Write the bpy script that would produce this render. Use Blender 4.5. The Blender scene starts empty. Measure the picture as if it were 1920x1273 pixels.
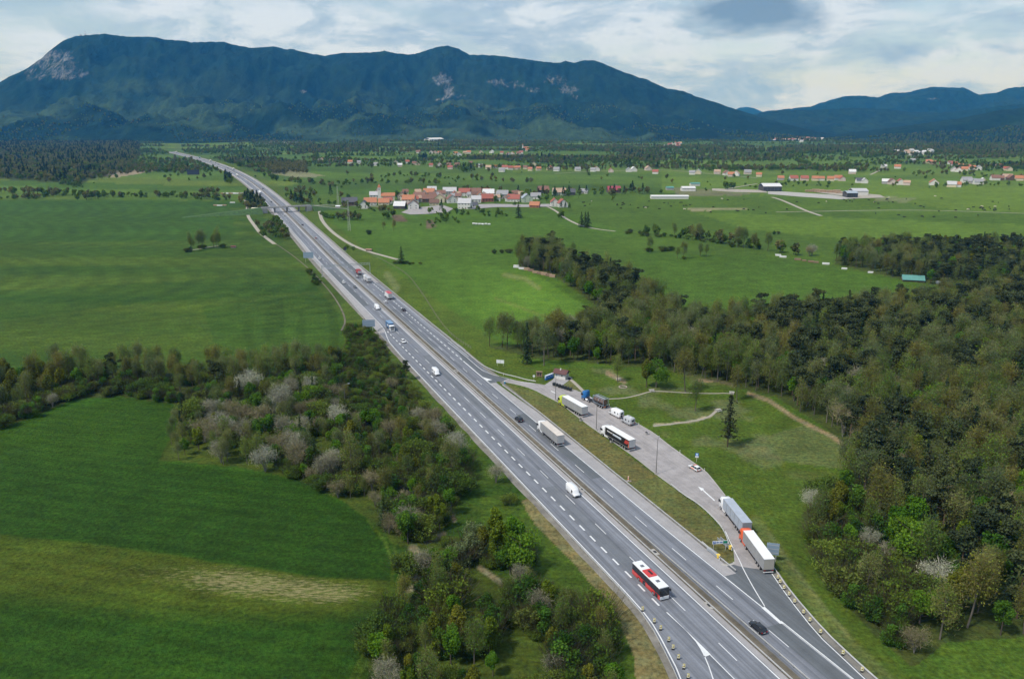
import bpy, math, random
import numpy as np
from mathutils import Vector, Matrix
random.seed(7); rng = np.random.default_rng(7)
S = bpy.context.scene
COL = S.collection
R = math.radians
# ---------------------------------------------------------------- camera, sky, sun, exposure
F_PX, HOR, CAM_H = 1500.0, 225.0, 103.0
PITCH = math.atan((636.5 - HOR) / F_PX)
cd = bpy.data.cameras.new('camera'); cam = bpy.data.objects.new('camera', cd); COL.objects.link(cam)
cam.location = (0, 0, CAM_H); cam.rotation_euler = (math.pi / 2 - PITCH, 0, 0)
cd.sensor_width = 36; cd.lens = F_PX / 1920 * 36; cd.clip_start = 1; cd.clip_end = 60000
S.camera = cam
SUN_EL, SUN_AZ = R(54), R(236)      # azimuth clockwise from +Y (the view direction)
sd = Vector((math.sin(SUN_AZ) * math.cos(SUN_EL), math.cos(SUN_AZ) * math.cos(SUN_EL), math.sin(SUN_EL)))
sl = bpy.data.lights.new('sun', 'SUN'); sl.energy = 2.45; sl.angle = R(6); sl.color = (1.0, 0.955, 0.90)
so = bpy.data.objects.new('sun', sl); COL.objects.link(so); so.rotation_euler = sd.to_track_quat('Z', 'Y').to_euler()
so.location = (-200, -200, 400)
W = bpy.data.worlds.new('World'); S.world = W; W.use_nodes = True
wn, wl = W.node_tree.nodes, W.node_tree.links; wn.clear()
def N(nodes, t, **kw):
    n = nodes.new(t)
    for k, v in kw.items(): setattr(n, k, v)
    return n
out = N(wn, 'ShaderNodeOutputWorld'); bg = N(wn, 'ShaderNodeBackground'); bg.inputs[1].default_value = 0.085
sky = N(wn, 'ShaderNodeTexSky', sky_type='NISHITA', sun_disc=False, sun_elevation=SUN_EL, sun_rotation=SUN_AZ, altitude=600, air_density=1.0, dust_density=1.2, ozone_density=1.0)
tc = N(wn, 'ShaderNodeTexCoord')
mp = N(wn, 'ShaderNodeMapping'); mp.inputs['Scale'].default_value = (2.6, 2.6, 8.0); mp.inputs['Location'].default_value = (3.1, 1.7, 0.4)
wl.new(tc.outputs['Generated'], mp.inputs['Vector'])
def wnoise(scale, det, rough, dist=0.0):
    n = N(wn, 'ShaderNodeTexNoise'); n.inputs['Scale'].default_value = scale; n.inputs['Detail'].default_value = det
    n.inputs['Roughness'].default_value = rough; n.inputs['Distortion'].default_value = dist
    wl.new(mp.outputs[0], n.inputs['Vector']); return n
def wramp(src, stops):
    r = N(wn, 'ShaderNodeValToRGB'); e = r.color_ramp.elements
    e[0].position, e[0].color = stops[0][0], (*stops[0][1], 1); e[1].position, e[1].color = stops[-1][0], (*stops[-1][1], 1)
    for p, c in stops[1:-1]:
        k = e.new(p); k.color = (*c, 1)
    wl.new(src, r.inputs[0]); return r
cov = wramp(wnoise(2.3, 11, 0.66, 0.25).outputs['Fac'], [(0.38, (0.16, 0.16, 0.16)), (0.57, (1, 1, 1))])
CLD = 1.0
ccol = wramp(wnoise(3.4, 11, 0.66, 0.35).outputs['Fac'], [(0.36, (2.7, 3.8, 5.25)), (0.47, (3.7, 4.75, 6.0)), (0.56, (5.35, 6.2, 7.25))])
mx = N(wn, 'ShaderNodeMix', data_type='RGBA')
wl.new(cov.outputs[0], mx.inputs['Factor']); wl.new(sky.outputs[0], mx.inputs['A']); wl.new(ccol.outputs[0], mx.inputs['B'])
# the one heavy grey cloud high over the valley
dot = N(wn, 'ShaderNodeVectorMath', operation='DISTANCE')
wl.new(mp.outputs[0], dot.inputs[0])
_d = Vector(((1405 - 960) / F_PX, math.cos(PITCH) - (22 - 636.5) / F_PX * math.sin(PITCH), -(math.sin(PITCH) + (22 - 636.5) / F_PX * math.cos(PITCH)))).normalized()
dot.inputs[1].default_value = (_d.x * 2.6 + 3.1, _d.y * 2.6 + 1.7, _d.z * 8 + 0.4)
nd = wnoise(5, 6, .6); ad = N(wn, 'ShaderNodeMath', operation='MULTIPLY_ADD'); ad.inputs[1].default_value = 0.30
wl.new(nd.outputs['Fac'], ad.inputs[0]); wl.new(dot.outputs['Value'], ad.inputs[2])
dk = wramp(ad.outputs[0], [(0.25, (1, 1, 1)), (0.40, (0, 0, 0))])
mx2 = N(wn, 'ShaderNodeMix', data_type='RGBA'); mx2.inputs['B'].default_value = (1.5, 2.35, 3.4, 1)
dm = N(wn, 'ShaderNodeMath', operation='MULTIPLY'); dm.inputs[1].default_value = 0.95
wl.new(dk.outputs[0], dm.inputs[0]); wl.new(dm.outputs[0], mx2.inputs['Factor']); wl.new(mx.outputs['Result'], mx2.inputs['A'])
wl.new(mx2.outputs['Result'], bg.inputs[0]); wl.new(bg.outputs[0], out.inputs[0])
S.view_settings.view_transform = 'Standard'; S.view_settings.look = 'None'
S.view_settings.exposure = 0.6; S.view_settings.gamma = 1.0; S.view_settings.use_curve_mapping = False
S.render.engine = 'CYCLES'; S.cycles.max_bounces = 5; S.cycles.diffuse_bounces = 3; S.cycles.glossy_bounces = 2
S.cycles.transparent_max_bounces = 4; S.cycles.volume_bounces = 0; S.cycles.use_denoising = True; S.cycles.caustics_reflective = False
# ---------------------------------------------------------------- helpers
def vnoise(x, y, seed=0):
    x = np.asarray(x, float); y = np.asarray(y, float)
    xi = np.floor(x).astype(np.int64); yi = np.floor(y).astype(np.int64); fx = x - xi; fy = y - yi
    fx = fx * fx * (3 - 2 * fx); fy = fy * fy * (3 - 2 * fy)
    def hsh(a, b):
        h = (a * 374761393 + b * 668265263 + seed * 1442695041) & 0x7fffffff
        h = ((h ^ (h >> 13)) * 1274126177) & 0x7fffffff
        return ((h ^ (h >> 16)) & 0xffff) / 65535.0
    return (hsh(xi, yi) * (1 - fx) + hsh(xi + 1, yi) * fx) * (1 - fy) + (hsh(xi, yi + 1) * (1 - fx) + hsh(xi + 1, yi + 1) * fx) * fy
def fbm(x, y, oct=4, seed=0):
    s = 0; a = .5; n = 0
    for k in range(oct):
        s = s + a * vnoise(x * 2 ** k, y * 2 ** k, seed + k * 17); n += a; a *= .5
    return s / n
def ss(a, b, v): 
    t = np.clip((np.asarray(v, float) - a) / (b - a), 0, 1); return t * t * (3 - 2 * t)
DV = np.array([-0.37398, 0.92744]); NV = np.array([0.92744, 0.37398]); C0 = np.array([51.09, 130.38])
_A = [(1461,1272),(1349,1165),(1270,1098),(1160,1000),(1029,885),(989,845),(944,802),(833,700),(782,646),(735,601),(677,544),(620,490),(608,474),(568,429),(531,396),(512,380),(492,363),(474,348),(455,335),(427,317),(402,307),(371,298),(341,291),(319,285)]
_sp, _cp = math.sin(PITCH), math.cos(PITCH)
def unproj(x, y, z=0.0):
    x = np.asarray(x, float); y = np.asarray(y, float)
    v = (y - 636.5) / F_PX; u = (x - 960) / F_PX
    t = (CAM_H - z) / np.maximum(_sp + v * _cp, 1e-4)
    return u * t, (_cp - v * _sp) * t
def proj(X, Y, Z):
    dz = Z - CAM_H
    d = Y * _cp - dz * _sp; up = Y * _sp + dz * _cp
    return 960 + F_PX * X / d, 636.5 - F_PX * up / d
_ax, _ay = unproj([p[0] for p in _A], [p[1] for p in _A])
_s = (_ax - C0[0]) * DV[0] + (_ay - C0[1]) * DV[1]; _n = (_ax - C0[0]) * NV[0] + (_ay - C0[1]) * NV[1]
_k = _s > 480
_pf = np.polyfit(np.r_[_s[_k], 480, 400, 300], np.r_[_n[_k], 0, 0, 0], 4)
S_MAX = float(_s.max())
def axis(s, off=0.0):
    s = np.asarray(s, float); n = np.where(s > 400, np.polyval(_pf, s) * ss(400, 620, s), 0.0)
    h = 1.0; n2 = np.where(s + h > 400, np.polyval(_pf, s + h) * ss(400, 620, s + h), 0.0)
    sl_ = (n2 - n) / h
    X = C0[0] + s * DV[0] + n * NV[0]; Y = C0[1] + s * DV[1] + n * NV[1]
    nx = NV[0] - sl_ * DV[0]; ny = NV[1] - sl_ * DV[1]; L = np.hypot(nx, ny)
    return X + off * nx / L, Y + off * ny / L
def road_dist(X, Y):
    s = (X - C0[0]) * DV[0] + (Y - C0[1]) * DV[1]; n = (X - C0[0]) * NV[0] + (Y - C0[1]) * NV[1]
    na = np.where(s > 400, np.polyval(_pf, np.clip(s, 0, S_MAX)) * ss(400, 620, s), 0.0)
    return n - na - 2
def terr(X, Y):
    X = np.asarray(X, float); Y = np.asarray(Y, float)
    d = np.abs(road_dist(X, Y)); m = ss(90, 220, d) * ss(200, 500, Y)
    a = 1.2 + 9 * ss(900, 3500, Y)
    z = a * (fbm(X / 260 + 7, Y / 260 + 3, 3, 5) - .42) + 14 * ss(1600, 3600, Y) * (fbm(X / 700, Y / 600, 3, 9) - .45)
    return np.maximum(z * m, -3.0)
def G(x, y):
    z = 0.0
    for _ in range(4):
        X, Y = unproj(x, y, z); z = terr(X, Y)
    return X, Y, z
def inpoly(x, y, P):
    x = np.asarray(x, float); y = np.asarray(y, float); c = np.zeros(x.shape, bool)
    n = len(P); j = n - 1
    for i in range(n):
        xi, yi = P[i]; xj, yj = P[j]
        if yi != yj:
            c ^= ((yi > y) != (yj > y)) & (x < (xj - xi) * (y - yi) / (yj - yi) + xi)
        j = i
    return c
# ---- materials
MATS = {}
def mat(name, col, rough=0.6, metal=0.0, noise=0.0, nscale=3.0, spec=0.4, coat=0.0, bump=0.0, obj_rand=0.0):
    if name in MATS: return MATS[name]
    m = bpy.data.materials.new(name); m.use_nodes = True; t = m.node_tree; b = t.nodes['Principled BSDF']
    b.inputs['Base Color'].default_value = (*col, 1); b.inputs['Roughness'].default_value = rough; b.inputs['Metallic'].default_value = metal
    b.inputs['Specular IOR Level'].default_value = spec
    if coat: b.inputs['Coat Weight'].default_value = coat
    if noise or bump:
        g = t.nodes.new('ShaderNodeNewGeometry') if False else t.nodes.new('ShaderNodeTexCoord')
        n = t.nodes.new('ShaderNodeTexNoise'); n.inputs['Scale'].default_value = nscale; n.inputs['Detail'].default_value = 6
        t.links.new(g.outputs['Object'], n.inputs['Vector'])
        r = t.nodes.new('ShaderNodeMapRange'); r.inputs[1].default_value = .3; r.inputs[2].default_value = .7
        r.inputs[3].default_value = 1 - noise; r.inputs[4].default_value = 1 + noise * .6
        t.links.new(n.outputs['Fac'], r.inputs[0])
        mm = t.nodes.new('ShaderNodeVectorMath'); mm.operation = 'SCALE'; mm.inputs[0].default_value = col
        t.links.new(r.outputs[0], mm.inputs['Scale']); t.links.new(mm.outputs[0], b.inputs['Base Color'])
        if bump:
            bp = t.nodes.new('ShaderNodeBump'); bp.inputs['Strength'].default_value = bump; t.links.new(n.outputs['Fac'], bp.inputs['Height']); t.links.new(bp.outputs[0], b.inputs['Normal'])
    MATS[name] = m; return m
class MB:
    """collects shapes for ONE mesh object"""
    def __init__(s): s.v = []; s.f = []
    def add(s, vs, fs):
        o = len(s.v); s.v += [tuple(p) for p in vs]; s.f += [tuple(i + o for i in f) for f in fs]; return s
    def box(s, x0, x1, y0, y1, z0, z1):
        return s.add([(x0,y0,z0),(x1,y0,z0),(x1,y1,z0),(x0,y1,z0),(x0,y0,z1),(x1,y0,z1),(x1,y1,z1),(x0,y1,z1)],
                     [(0,3,2,1),(4,5,6,7),(0,1,5,4),(1,2,6,5),(2,3,7,6),(3,0,4,7)])
    def prism(s, prof, y0, y1, inset=0.0):
        """prof: (x,z) outline, extruded along y"""
        n = len(prof); vs = [(x, y0, z) for x, z in prof] + [(x, y1, z) for x, z in prof]
        fs = [tuple(range(n)), tuple(range(2 * n - 1, n - 1, -1))] + [(i, i + n, (i + 1) % n + n, (i + 1) % n) for i in range(n)]
        return s.add(vs, fs)
    def loft(s, secs, cap=True):
        n = len(secs[0]); vs = [p for q in secs for p in q]; fs = []
        for k in range(len(secs) - 1):
            for i in range(n): fs.append((k*n+i, k*n+(i+1)%n, (k+1)*n+(i+1)%n, (k+1)*n+i))
        if cap: fs += [tuple(range(n - 1, -1, -1)), tuple(range((len(secs)-1)*n, len(secs)*n))]
        return s.add(vs, fs)
    def cyl(s, a, b, r0, r1=None, n=10):
        a = Vector(a); b = Vector(b); r1 = r0 if r1 is None else r1; d = (b - a).normalized()
        u = d.orthogonal().normalized(); w = d.cross(u); A = []; B = []
        for i in range(n):
            t = 2 * math.pi * i / n; e = u * math.cos(t) + w * math.sin(t); A.append(a + e * r0); B.append(b + e * r1)
        return s.add(A + B, [tuple(range(n - 1, -1, -1)), tuple(range(n, 2 * n))] + [(i, (i+1)%n, (i+1)%n+n, i+n) for i in range(n)])
    def quad(s, *p): return s.add(p, [tuple(range(len(p)))])
    def build(s, name, m, parent=None, smooth=False, bevel=0.0):
        me = bpy.data.meshes.new(name); me.from_pydata(s.v, [], s.f); me.update()
        if m is not None: me.materials.append(m)
        if bevel:
            import bmesh
            bm = bmesh.new(); bm.from_mesh(me); bmesh.ops.bevel(bm, geom=bm.edges[:], offset=bevel, segments=2, affect='EDGES', clamp_overlap=True); bm.to_mesh(me); bm.free()
        if smooth:
            me.polygons.foreach_set('use_smooth', [True] * len(me.polygons))
        o = bpy.data.objects.new(name, me); COL.objects.link(o)
        if parent is not None: o.parent = parent
        return o
def tag(o, label=None, cat=None, group=None, kind=None):
    if label: o['label'] = label
    if cat: o['category'] = cat
    if group: o['group'] = group
    if kind: o['kind'] = kind
    return o
def thing(name, label, cat, loc=(0,0,0), rz=0.0, group=None):
    o = bpy.data.objects.new(name, None); COL.objects.link(o); o.location = loc; o.rotation_euler = (0, 0, rz); o.empty_display_size = .5
    return tag(o, label, cat, group)
def dup(root, loc, rz=0.0, label=None, group=None, scale=None):
    r = root.copy(); COL.objects.link(r); r.location = loc; r.rotation_euler = (0, 0, rz)
    if scale is not None: r.scale = scale
    if label: r['label'] = label
    if group: r['group'] = group
    for ch in list(root.children):
        c = ch.copy(); COL.objects.link(c); c.parent = r
        for g in list(ch.children):
            d = g.copy(); COL.objects.link(d); d.parent = c
    return r
def raw_mesh(name, V, Fc, m, cols=None, smooth=False, extra=None):
    V = np.asarray(V, np.float32); Fc = np.asarray(Fc, np.int32); k = Fc.shape[1]
    me = bpy.data.meshes.new(name); me.vertices.add(len(V)); me.vertices.foreach_set('co', V.ravel())
    me.loops.add(Fc.size); me.loops.foreach_set('vertex_index', Fc.ravel()); me.polygons.add(len(Fc))
    me.polygons.foreach_set('loop_start', np.arange(0, Fc.size, k, dtype=np.int32))
    me.update(calc_edges=True); me.validate()
    if cols is not None:
        a = me.color_attributes.new('Col', 'FLOAT_COLOR', 'POINT'); c = np.ones((len(V), 4), np.float32); c[:, :3] = cols; a.data.foreach_set('color', c.ravel())
    if extra is not None:
        a = me.color_attributes.new('Msk', 'FLOAT_COLOR', 'POINT'); c = np.ones((len(V), 4), np.float32); c[:, :3] = extra; a.data.foreach_set('color', c.ravel())
    if smooth: me.polygons.foreach_set('use_smooth', np.ones(len(Fc), bool))
    if m is not None: me.materials.append(m)
    return me
def link(name, me, parent=None):
    o = bpy.data.objects.new(name, me); COL.objects.link(o)
    if parent is not None: o.parent = parent
    return o
# ---------------------------------------------------------------- ground sheet
gx = np.r_[-9000, -4500, -2400, -1500, -1000, np.arange(-700, 2621, 3.2), 2900, 3500, 4600, 6800, 11000]
gy = np.r_[9000, 5000, 3200, 2300, 1800, 1550, np.arange(1400, 330, -3.2), np.arange(330, 262, -1.1), np.arange(262, 239, -.8), 237, 235.5]
PX, PY = np.meshgrid(gx, gy)
GX, GY = unproj(PX, PY, 0.0); GZ = terr(GX, GY); GX, GY = unproj(PX, PY, np.where(PY < 1300, GZ, 0)); GZ = terr(GX, GY)
GX = np.clip(GX, -14300, 14300); GZ = terr(GX, GY)
qx, qy = proj(GX, GY, GZ)                       # where each ground point is seen: only used to read the field plan
wob = 5 * (fbm(GX / 9, GY / 9, 3, 3) - .5) * np.clip(qy / 900, .12, 1) * 2
wx = qx + wob; wy = qy + .5 * wob
C = np.zeros(PX.shape + (3,))
def setc(mask, col, f=1.0):
    global C
    k = (np.asarray(mask, float) * f)[..., None]
    C = C * (1 - k) + np.array(col) * k
gm = fbm(GX / 60, GY / 45, 4, 1); gl = fbm(GX / 320, GY / 26, 3, 2); gs = fbm(GX / 14, GY / 14, 3, 8)
C[:] = (.050, .118, .028)
# patchwork of fields across the valley floor
cx = GX + 60 * (fbm(GX / 300, GY / 300, 2, 31) - .5); cy = GY + 60 * (fbm(GX / 260, GY / 300, 2, 33) - .5)
fid = np.floor(cx / 190).astype(int) * 71 + np.floor((cy + 40 * np.floor(cx / 190)) / 120).astype(int) * 131
fr = ((fid * 2654435761) % 1000) / 1000.0
pal = np.array([(.045,.115,.027),(.060,.140,.034),(.070,.155,.040),(.052,.122,.035),(.085,.160,.048),(.042,.100,.030)])
far = ss(900, 1300, GY)
C = C * (1 - far[..., None]) + pal[(fr * 5.99).astype(int)] * far[..., None]
# left side meadows in long bands
left = (road_dist(GX, GY) < -12) & (GY < 1050)
band = np.clip((gl - .28) / .44, 0, 1)[..., None]
C = np.where(left[..., None], np.array([.027,.078,.0185]) * (1 - band) + np.array([.050,.108,.026]) * band, C)
def poly(P, col, f=1.0, edge=True): setc(inpoly(wx if edge else qx, wy if edge else qy, P), col, f)
poly([(-900,372),(430,376),(440,440),(330,452),(-900,470)], (.030,.092,.024), .75)
poly([(-900,640),(0,600),(300,565),(640,545),(600,505),(300,530),(0,545),(-900,580)], (.024,.078,.018), .6)
poly([(380,575),(640,548),(645,700),(420,700)], (.024,.080,.018), .55)
st = np.clip((vnoise(GX / GY * 74 + .35 * vnoise(GX / 30, GY / 30, 4), GY / 130, 41) - .50) / .22, 0, 1)
setc(inpoly(wx, wy, [(400,575),(640,548),(645,700),(420,700)]), (.017,.062,.016), 0); C = np.where((inpoly(wx, wy, [(400,575),(640,548),(645,700),(430,700)]) & (st > 0))[..., None], C * (1 - .20 * st[..., None]), C)
# crop fields at the near left
poly([(-900,830),(0,800),(60,782),(140,748),(230,744),(372,762),(300,862),(440,874),(560,899),(640,938),(700,980),(735,1030),(748,1100),(700,1200),(645,1300),(640,1700),(-900,1700)], (.024,.083,.016))
lt = ss(905, 820, wy)[..., None] * .8
C = np.where(inpoly(wx, wy, [(-900,830),(0,800),(60,782),(230,744),(372,762),(300,862),(440,874),(560,899),(-900,960)])[..., None], C * (1 - lt) + np.array([.034,.105,.020]) * lt, C)
straw = np.zeros(PX.shape)
ztop = np.interp(qx, [-900,0,200,400,600,745], [990,999,1020,1050,1078,1088]); zbot = np.interp(qx, [-900,0,150,300,500,640,740], [1130,1150,1165,1180,1185,1178,1150])
zz = ss(0, 7, wy - ztop) * ss(0, 60, zbot - wy) * ss(752, 735, qx)
setc(zz, (.052,.112,.024), .95)
cen = np.interp(qx, [-900,0,200,450,640,740], [1070,1066,1068,1092,1115,1118])
sw = np.exp(-((qy - cen) / 50) ** 2) * np.interp(qx, [-900,0,120,300,430,640,700,740], [.5,.5,.58,.72,.98,.95,.8,.2]) * zz
straw = np.maximum(straw, sw * 1.05); setc(sw, (.085,.130,.034), .6)
# right side meadows
rgt = road_dist(GX, GY) > 14
poly([(560,400),(1060,395),(1180,440),(1050,470),(975,500),(1040,520),(1140,600),(1000,640),(900,656),(850,640),(740,545),(660,470)], (.050,.128,.027), .9)
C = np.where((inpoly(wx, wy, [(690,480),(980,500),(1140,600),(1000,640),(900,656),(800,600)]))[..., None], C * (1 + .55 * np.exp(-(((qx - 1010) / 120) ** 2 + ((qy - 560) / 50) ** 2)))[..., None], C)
poly([(1060,385),(1240,372),(1460,372),(1960,410),(1960,480),(1560,500),(1450,470),(1180,430)], (.052,.122,.028), .85)
poly([(1180,470),(1420,480),(1700,525),(1860,560),(1600,590),(1440,600),(1300,600),(1200,540)], (.046,.118,.026), .9)
poly([(1300,398),(2000,425),(2000,470),(1700,460),(1400,430)], (.078,.170,.038), .8)  # sun patch on the pasture, put into the colour as brighter grass
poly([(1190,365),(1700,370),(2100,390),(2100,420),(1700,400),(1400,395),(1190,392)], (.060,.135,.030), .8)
poly([(1240,330),(1960,345),(1960,376),(1700,372),(1240,362)], (.090,.185,.046), .7)  # sunlit band painted into the field colour
poly([(1620,352),(2000,352),(2000,405),(1780,392),(1640,372)], (.088,.180,.040), .8)  # sun patch by the last farms, painted as brighter green
poly([(1240,285),(1960,300),(1960,345),(1240,335)], (.082,.172,.046), .6)  # far sunlit band, its sunlight put into the ground colour
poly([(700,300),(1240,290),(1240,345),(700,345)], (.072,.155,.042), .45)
poly([(110,246),(300,243),(330,258),(260,258)], (.060,.150,.055), .9)
# verges of the motorway
rd = road_dist(GX, GY)
setc((rd > 12) & (rd < 34) & (GY > 300), (.066,.115,.034), .55 ); setc((rd < -11) & (rd > -26) & (GY > 250), (.055,.105,.030), .5)
# rest area lawn, island, mown strips
lawn = [(1000,690),(1100,690),(1300,700),(1400,735),(1600,840),(1590,900),(1520,960),(1560,1090),(1650,1200),(1720,1300),(1640,1300),(1450,1085),(1360,925),(1200,795),(1100,735)]
poly(lawn, (.052,.108,.027), .9)
dry = ss(.52, .66, fbm(GX / 13, GY / 13, 4, 55)) * inpoly(wx, wy, lawn) * ss(990, 820, qy)
setc(dry, (.125,.120,.050), .55)
poly([(1500,800),(1600,835),(1590,880),(1500,870),(1380,850),(1390,830)], (.115,.115,.052), .45)
isl = [(930,714),(1000,733),(1050,758),(1144,828),(1230,891),(1307,945),(1354,990),(1376,1040),(1374,1058),(1345,1055),(1290,1010),(1180,905),(1060,815),(1000,770),(940,720)]
poly(isl, (.118,.112,.040), .97, False)
setc(inpoly(qx, qy, isl) & (gs > .52), (.088,.110,.034), .6)
poly([(1036,722),(1100,742),(1090,726),(1062,706),(1030,714)], (.13,.125,.05), .8, False)
def dline(P, w):
    d = np.full(PX.shape, 1e9)
    for (x0, y0), (x1, y1) in zip(P[:-1], P[1:]):
        L2 = (x1-x0)**2 + (y1-y0)**2; t = np.clip(((wx-x0)*(x1-x0) + (wy-y0)*(y1-y0)) / L2, 0, 1)
        d = np.minimum(d, np.hypot(wx - x0 - t*(x1-x0), wy - y0 - t*(y1-y0)))
    return ss(w, w * .4, d)
setc(dline([(1415,980),(1475,1060),(1540,1150),(1600,1215),(1650,1262),(1720,1330)], 20), (.098,.125,.040), .75)
setc(dline([(1440,1000),(1505,1090),(1590,1190)], 5), (.125,.135,.05), .6)
# bottom strip beside the slip road, dry grass
poly([(900,930),(990,930),(1250,1200),(1290,1400),(1120,1400),(1140,1200),(1060,1110),(960,1060),(900,1010)], (.046,.105,.024), .9)
poly([(978,940),(1012,928),(1100,1025),(1205,1130),(1256,1212),(1290,1400),(1195,1400),(1188,1230),(1150,1140),(1075,1055),(1000,978)], (.185,.160,.072), .9)
# field track, trampled
setc(dline([(690,975),(725,1020),(738,1060),(735,1110),(705,1185),(655,1273),(630,1330)], 4.5), (.060,.128,.032), .8)
setc(dline([(706,975),(738,1018),(750,1060),(747,1112),(715,1190),(668,1273)], 4.5), (.052,.118,.030), .7)
# bare soil and reeds
for P, c, f in [([(185,330),(215,320),(262,316),(300,318),(262,326),(215,333)], (.27,.22,.16), .9), ([(505,312),(560,320),(610,330),(560,334),(500,325)], (.25,.21,.14), .6),
    ([(735,403),(752,402),(764,415),(738,417)], (.125,.085,.06), .95), ([(798,414),(812,413),(820,426),(800,428)], (.125,.085,.06), .9),
    ([(500,266),(560,266),(560,272),(500,272)], (.26,.22,.16), .6), ([(1290,392),(1400,391),(1400,394),(1295,396)], (.26,.22,.14), .7),
    ([(1262,352),(1400,362),(1420,366),(1270,368)], (.17,.13,.09), .6), ([(1640,366),(1720,372),(1700,380),(1640,376)], (.2,.17,.1), .5)]:
    poly(P, c, f)
for P, w, c in [([(1405,738),(1440,750),(1490,783),(1560,818),(1605,850)], 5, (.26,.19,.12)), ([(1310,713),(1345,714),(1378,722)], 4, (.27,.20,.13)), ([(1225,797),(1300,790),(1330,780),(1346,768)], 2.5, (.33,.28,.21)),
     ([(840,955),(850,975)], 6, (.24,.18,.12)), ([(990,1080),(975,1070)], 6, (.25,.19,.12)),
    ([(930,560),(985,580),(1040,600)], 3, (.10,.15,.05)), ([(945,515),(985,523),(1010,540)], 6, (.14,.17,.055)), ([(725,515),(745,540),(735,555)], 9, (.13,.15,.055)), ([(1140,700),(1170,715)], 6, (.24,.18,.12))]:
    setc(dline(P, w), c, .8)
# leaf litter under the woods
WOOD = {
 'right': [(912,650),(1000,672),(1120,682),(1220,690),(1300,705),(1380,727),(1450,742),(1535,793),(1605,850),(1590,890),(1505,965),(1520,1040),(1560,1100),(1640,1190),(1710,1250),(1770,1205),(2100,1180),(2100,560),(1900,560),(1700,585),(1600,592),(1440,606),(1340,618),(1270,604),(1180,545),(1060,492),(1030,470),(980,482),(968,502),(1035,516),(1080,545),(1125,580),(1142,608),(1000,642)],
 'farright': [(1562,494),(1630,512),(1722,530),(1830,548),(1930,578),(2150,590),(2150,470),(1930,468),(1760,466),(1640,470),(1575,474)],
 'hedge': [(-300,760),(-300,880),(0,805),(60,783),(140,748),(230,744),(372,762),(470,740),(560,730),(640,700),(640,672),(560,690),(400,700),(200,690),(0,712)],
 'thicket': [(297,862),(440,874),(560,899),(640,938),(700,978),(742,1022),(790,1030),(835,985),(880,900),(862,850),(800,780),(745,690),(690,615),(650,618),(640,700),(560,730),(470,740),(372,762),(330,800)],
 'bottom': [(690,1330),(690,1225),(735,1150),(765,1105),(768,1045),(800,1000),(900,1010),(925,1075),(1000,1100),(1080,1135),(1135,1190),(1160,1330)],
 'leftfar': [(-700,335),(0,336),(60,340),(150,347),(168,336),(205,331),(232,320),(255,303),(262,275),(245,264),(130,258),(0,250),(-700,250)],
}
for k, P in WOOD.items(): setc(inpoly(wx, wy, P), (.050,.088,.028) if k in ('bottom', 'thicket') else (.044,.054,.022), .7)
for P, w, c in [([(900,1064),(930,1085),(965,1108)], 7, (.24,.20,.13)), ([(776,1030),(796,1052),(782,1080)], 12, (.28,.23,.15)), ([(766,1106),(800,1096)], 8, (.26,.22,.14)), ([(838,952),(850,978)], 7, (.25,.19,.13)), ([(800,1015),(830,1000)], 7, (.25,.20,.13))]: setc(dline(P, w) * (gs > .50), c, .7)
gw = np.clip((C[..., 1] / np.maximum(C[..., 0], 1e-4) - 1.25) / .6, 0, 1)[..., None]; C = C * (np.array([1.12, .87, .45]) * gw + (1 - gw)); crop = inpoly(wx, wy, [(-900,830),(0,800),(230,744),(372,762),(300,862),(560,899),(700,980),(748,1100),(640,1700),(-900,1700)])[..., None]
C = np.where(crop, C * np.array([.84, .84, .70]), C)
C *= (.80 + .40 * gm)[..., None]; C *= (.88 + .24 * gs)[..., None]
C *= (1 + .10 * np.sin(GX * .30 + GY * 1.15 + 1.5 * fbm(GX / 25, GY / 25, 2, 88)) * (left | inpoly(wx, wy, [(-900,990),(0,998),(745,1088),(690,1200),(640,1700),(-900,1700)])))[..., None]
bump = np.where(inpoly(wx, wy, [(-900,830),(0,800),(230,744),(372,762),(300,862),(560,899),(700,980),(748,1100),(640,1700),(-900,1700)]), 1.0, .45)
msk = np.stack([straw, bump, np.zeros_like(bump)], -1)
nr, nc = PX.shape
V = np.stack([GX, GY, GZ], -1).reshape(-1, 3); ii = np.arange(nr * nc).reshape(nr, nc)
Fq = np.stack([ii[:-1, :-1], ii[:-1, 1:], ii[1:, 1:], ii[1:, :-1]], -1).reshape(-1, 4)
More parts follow.
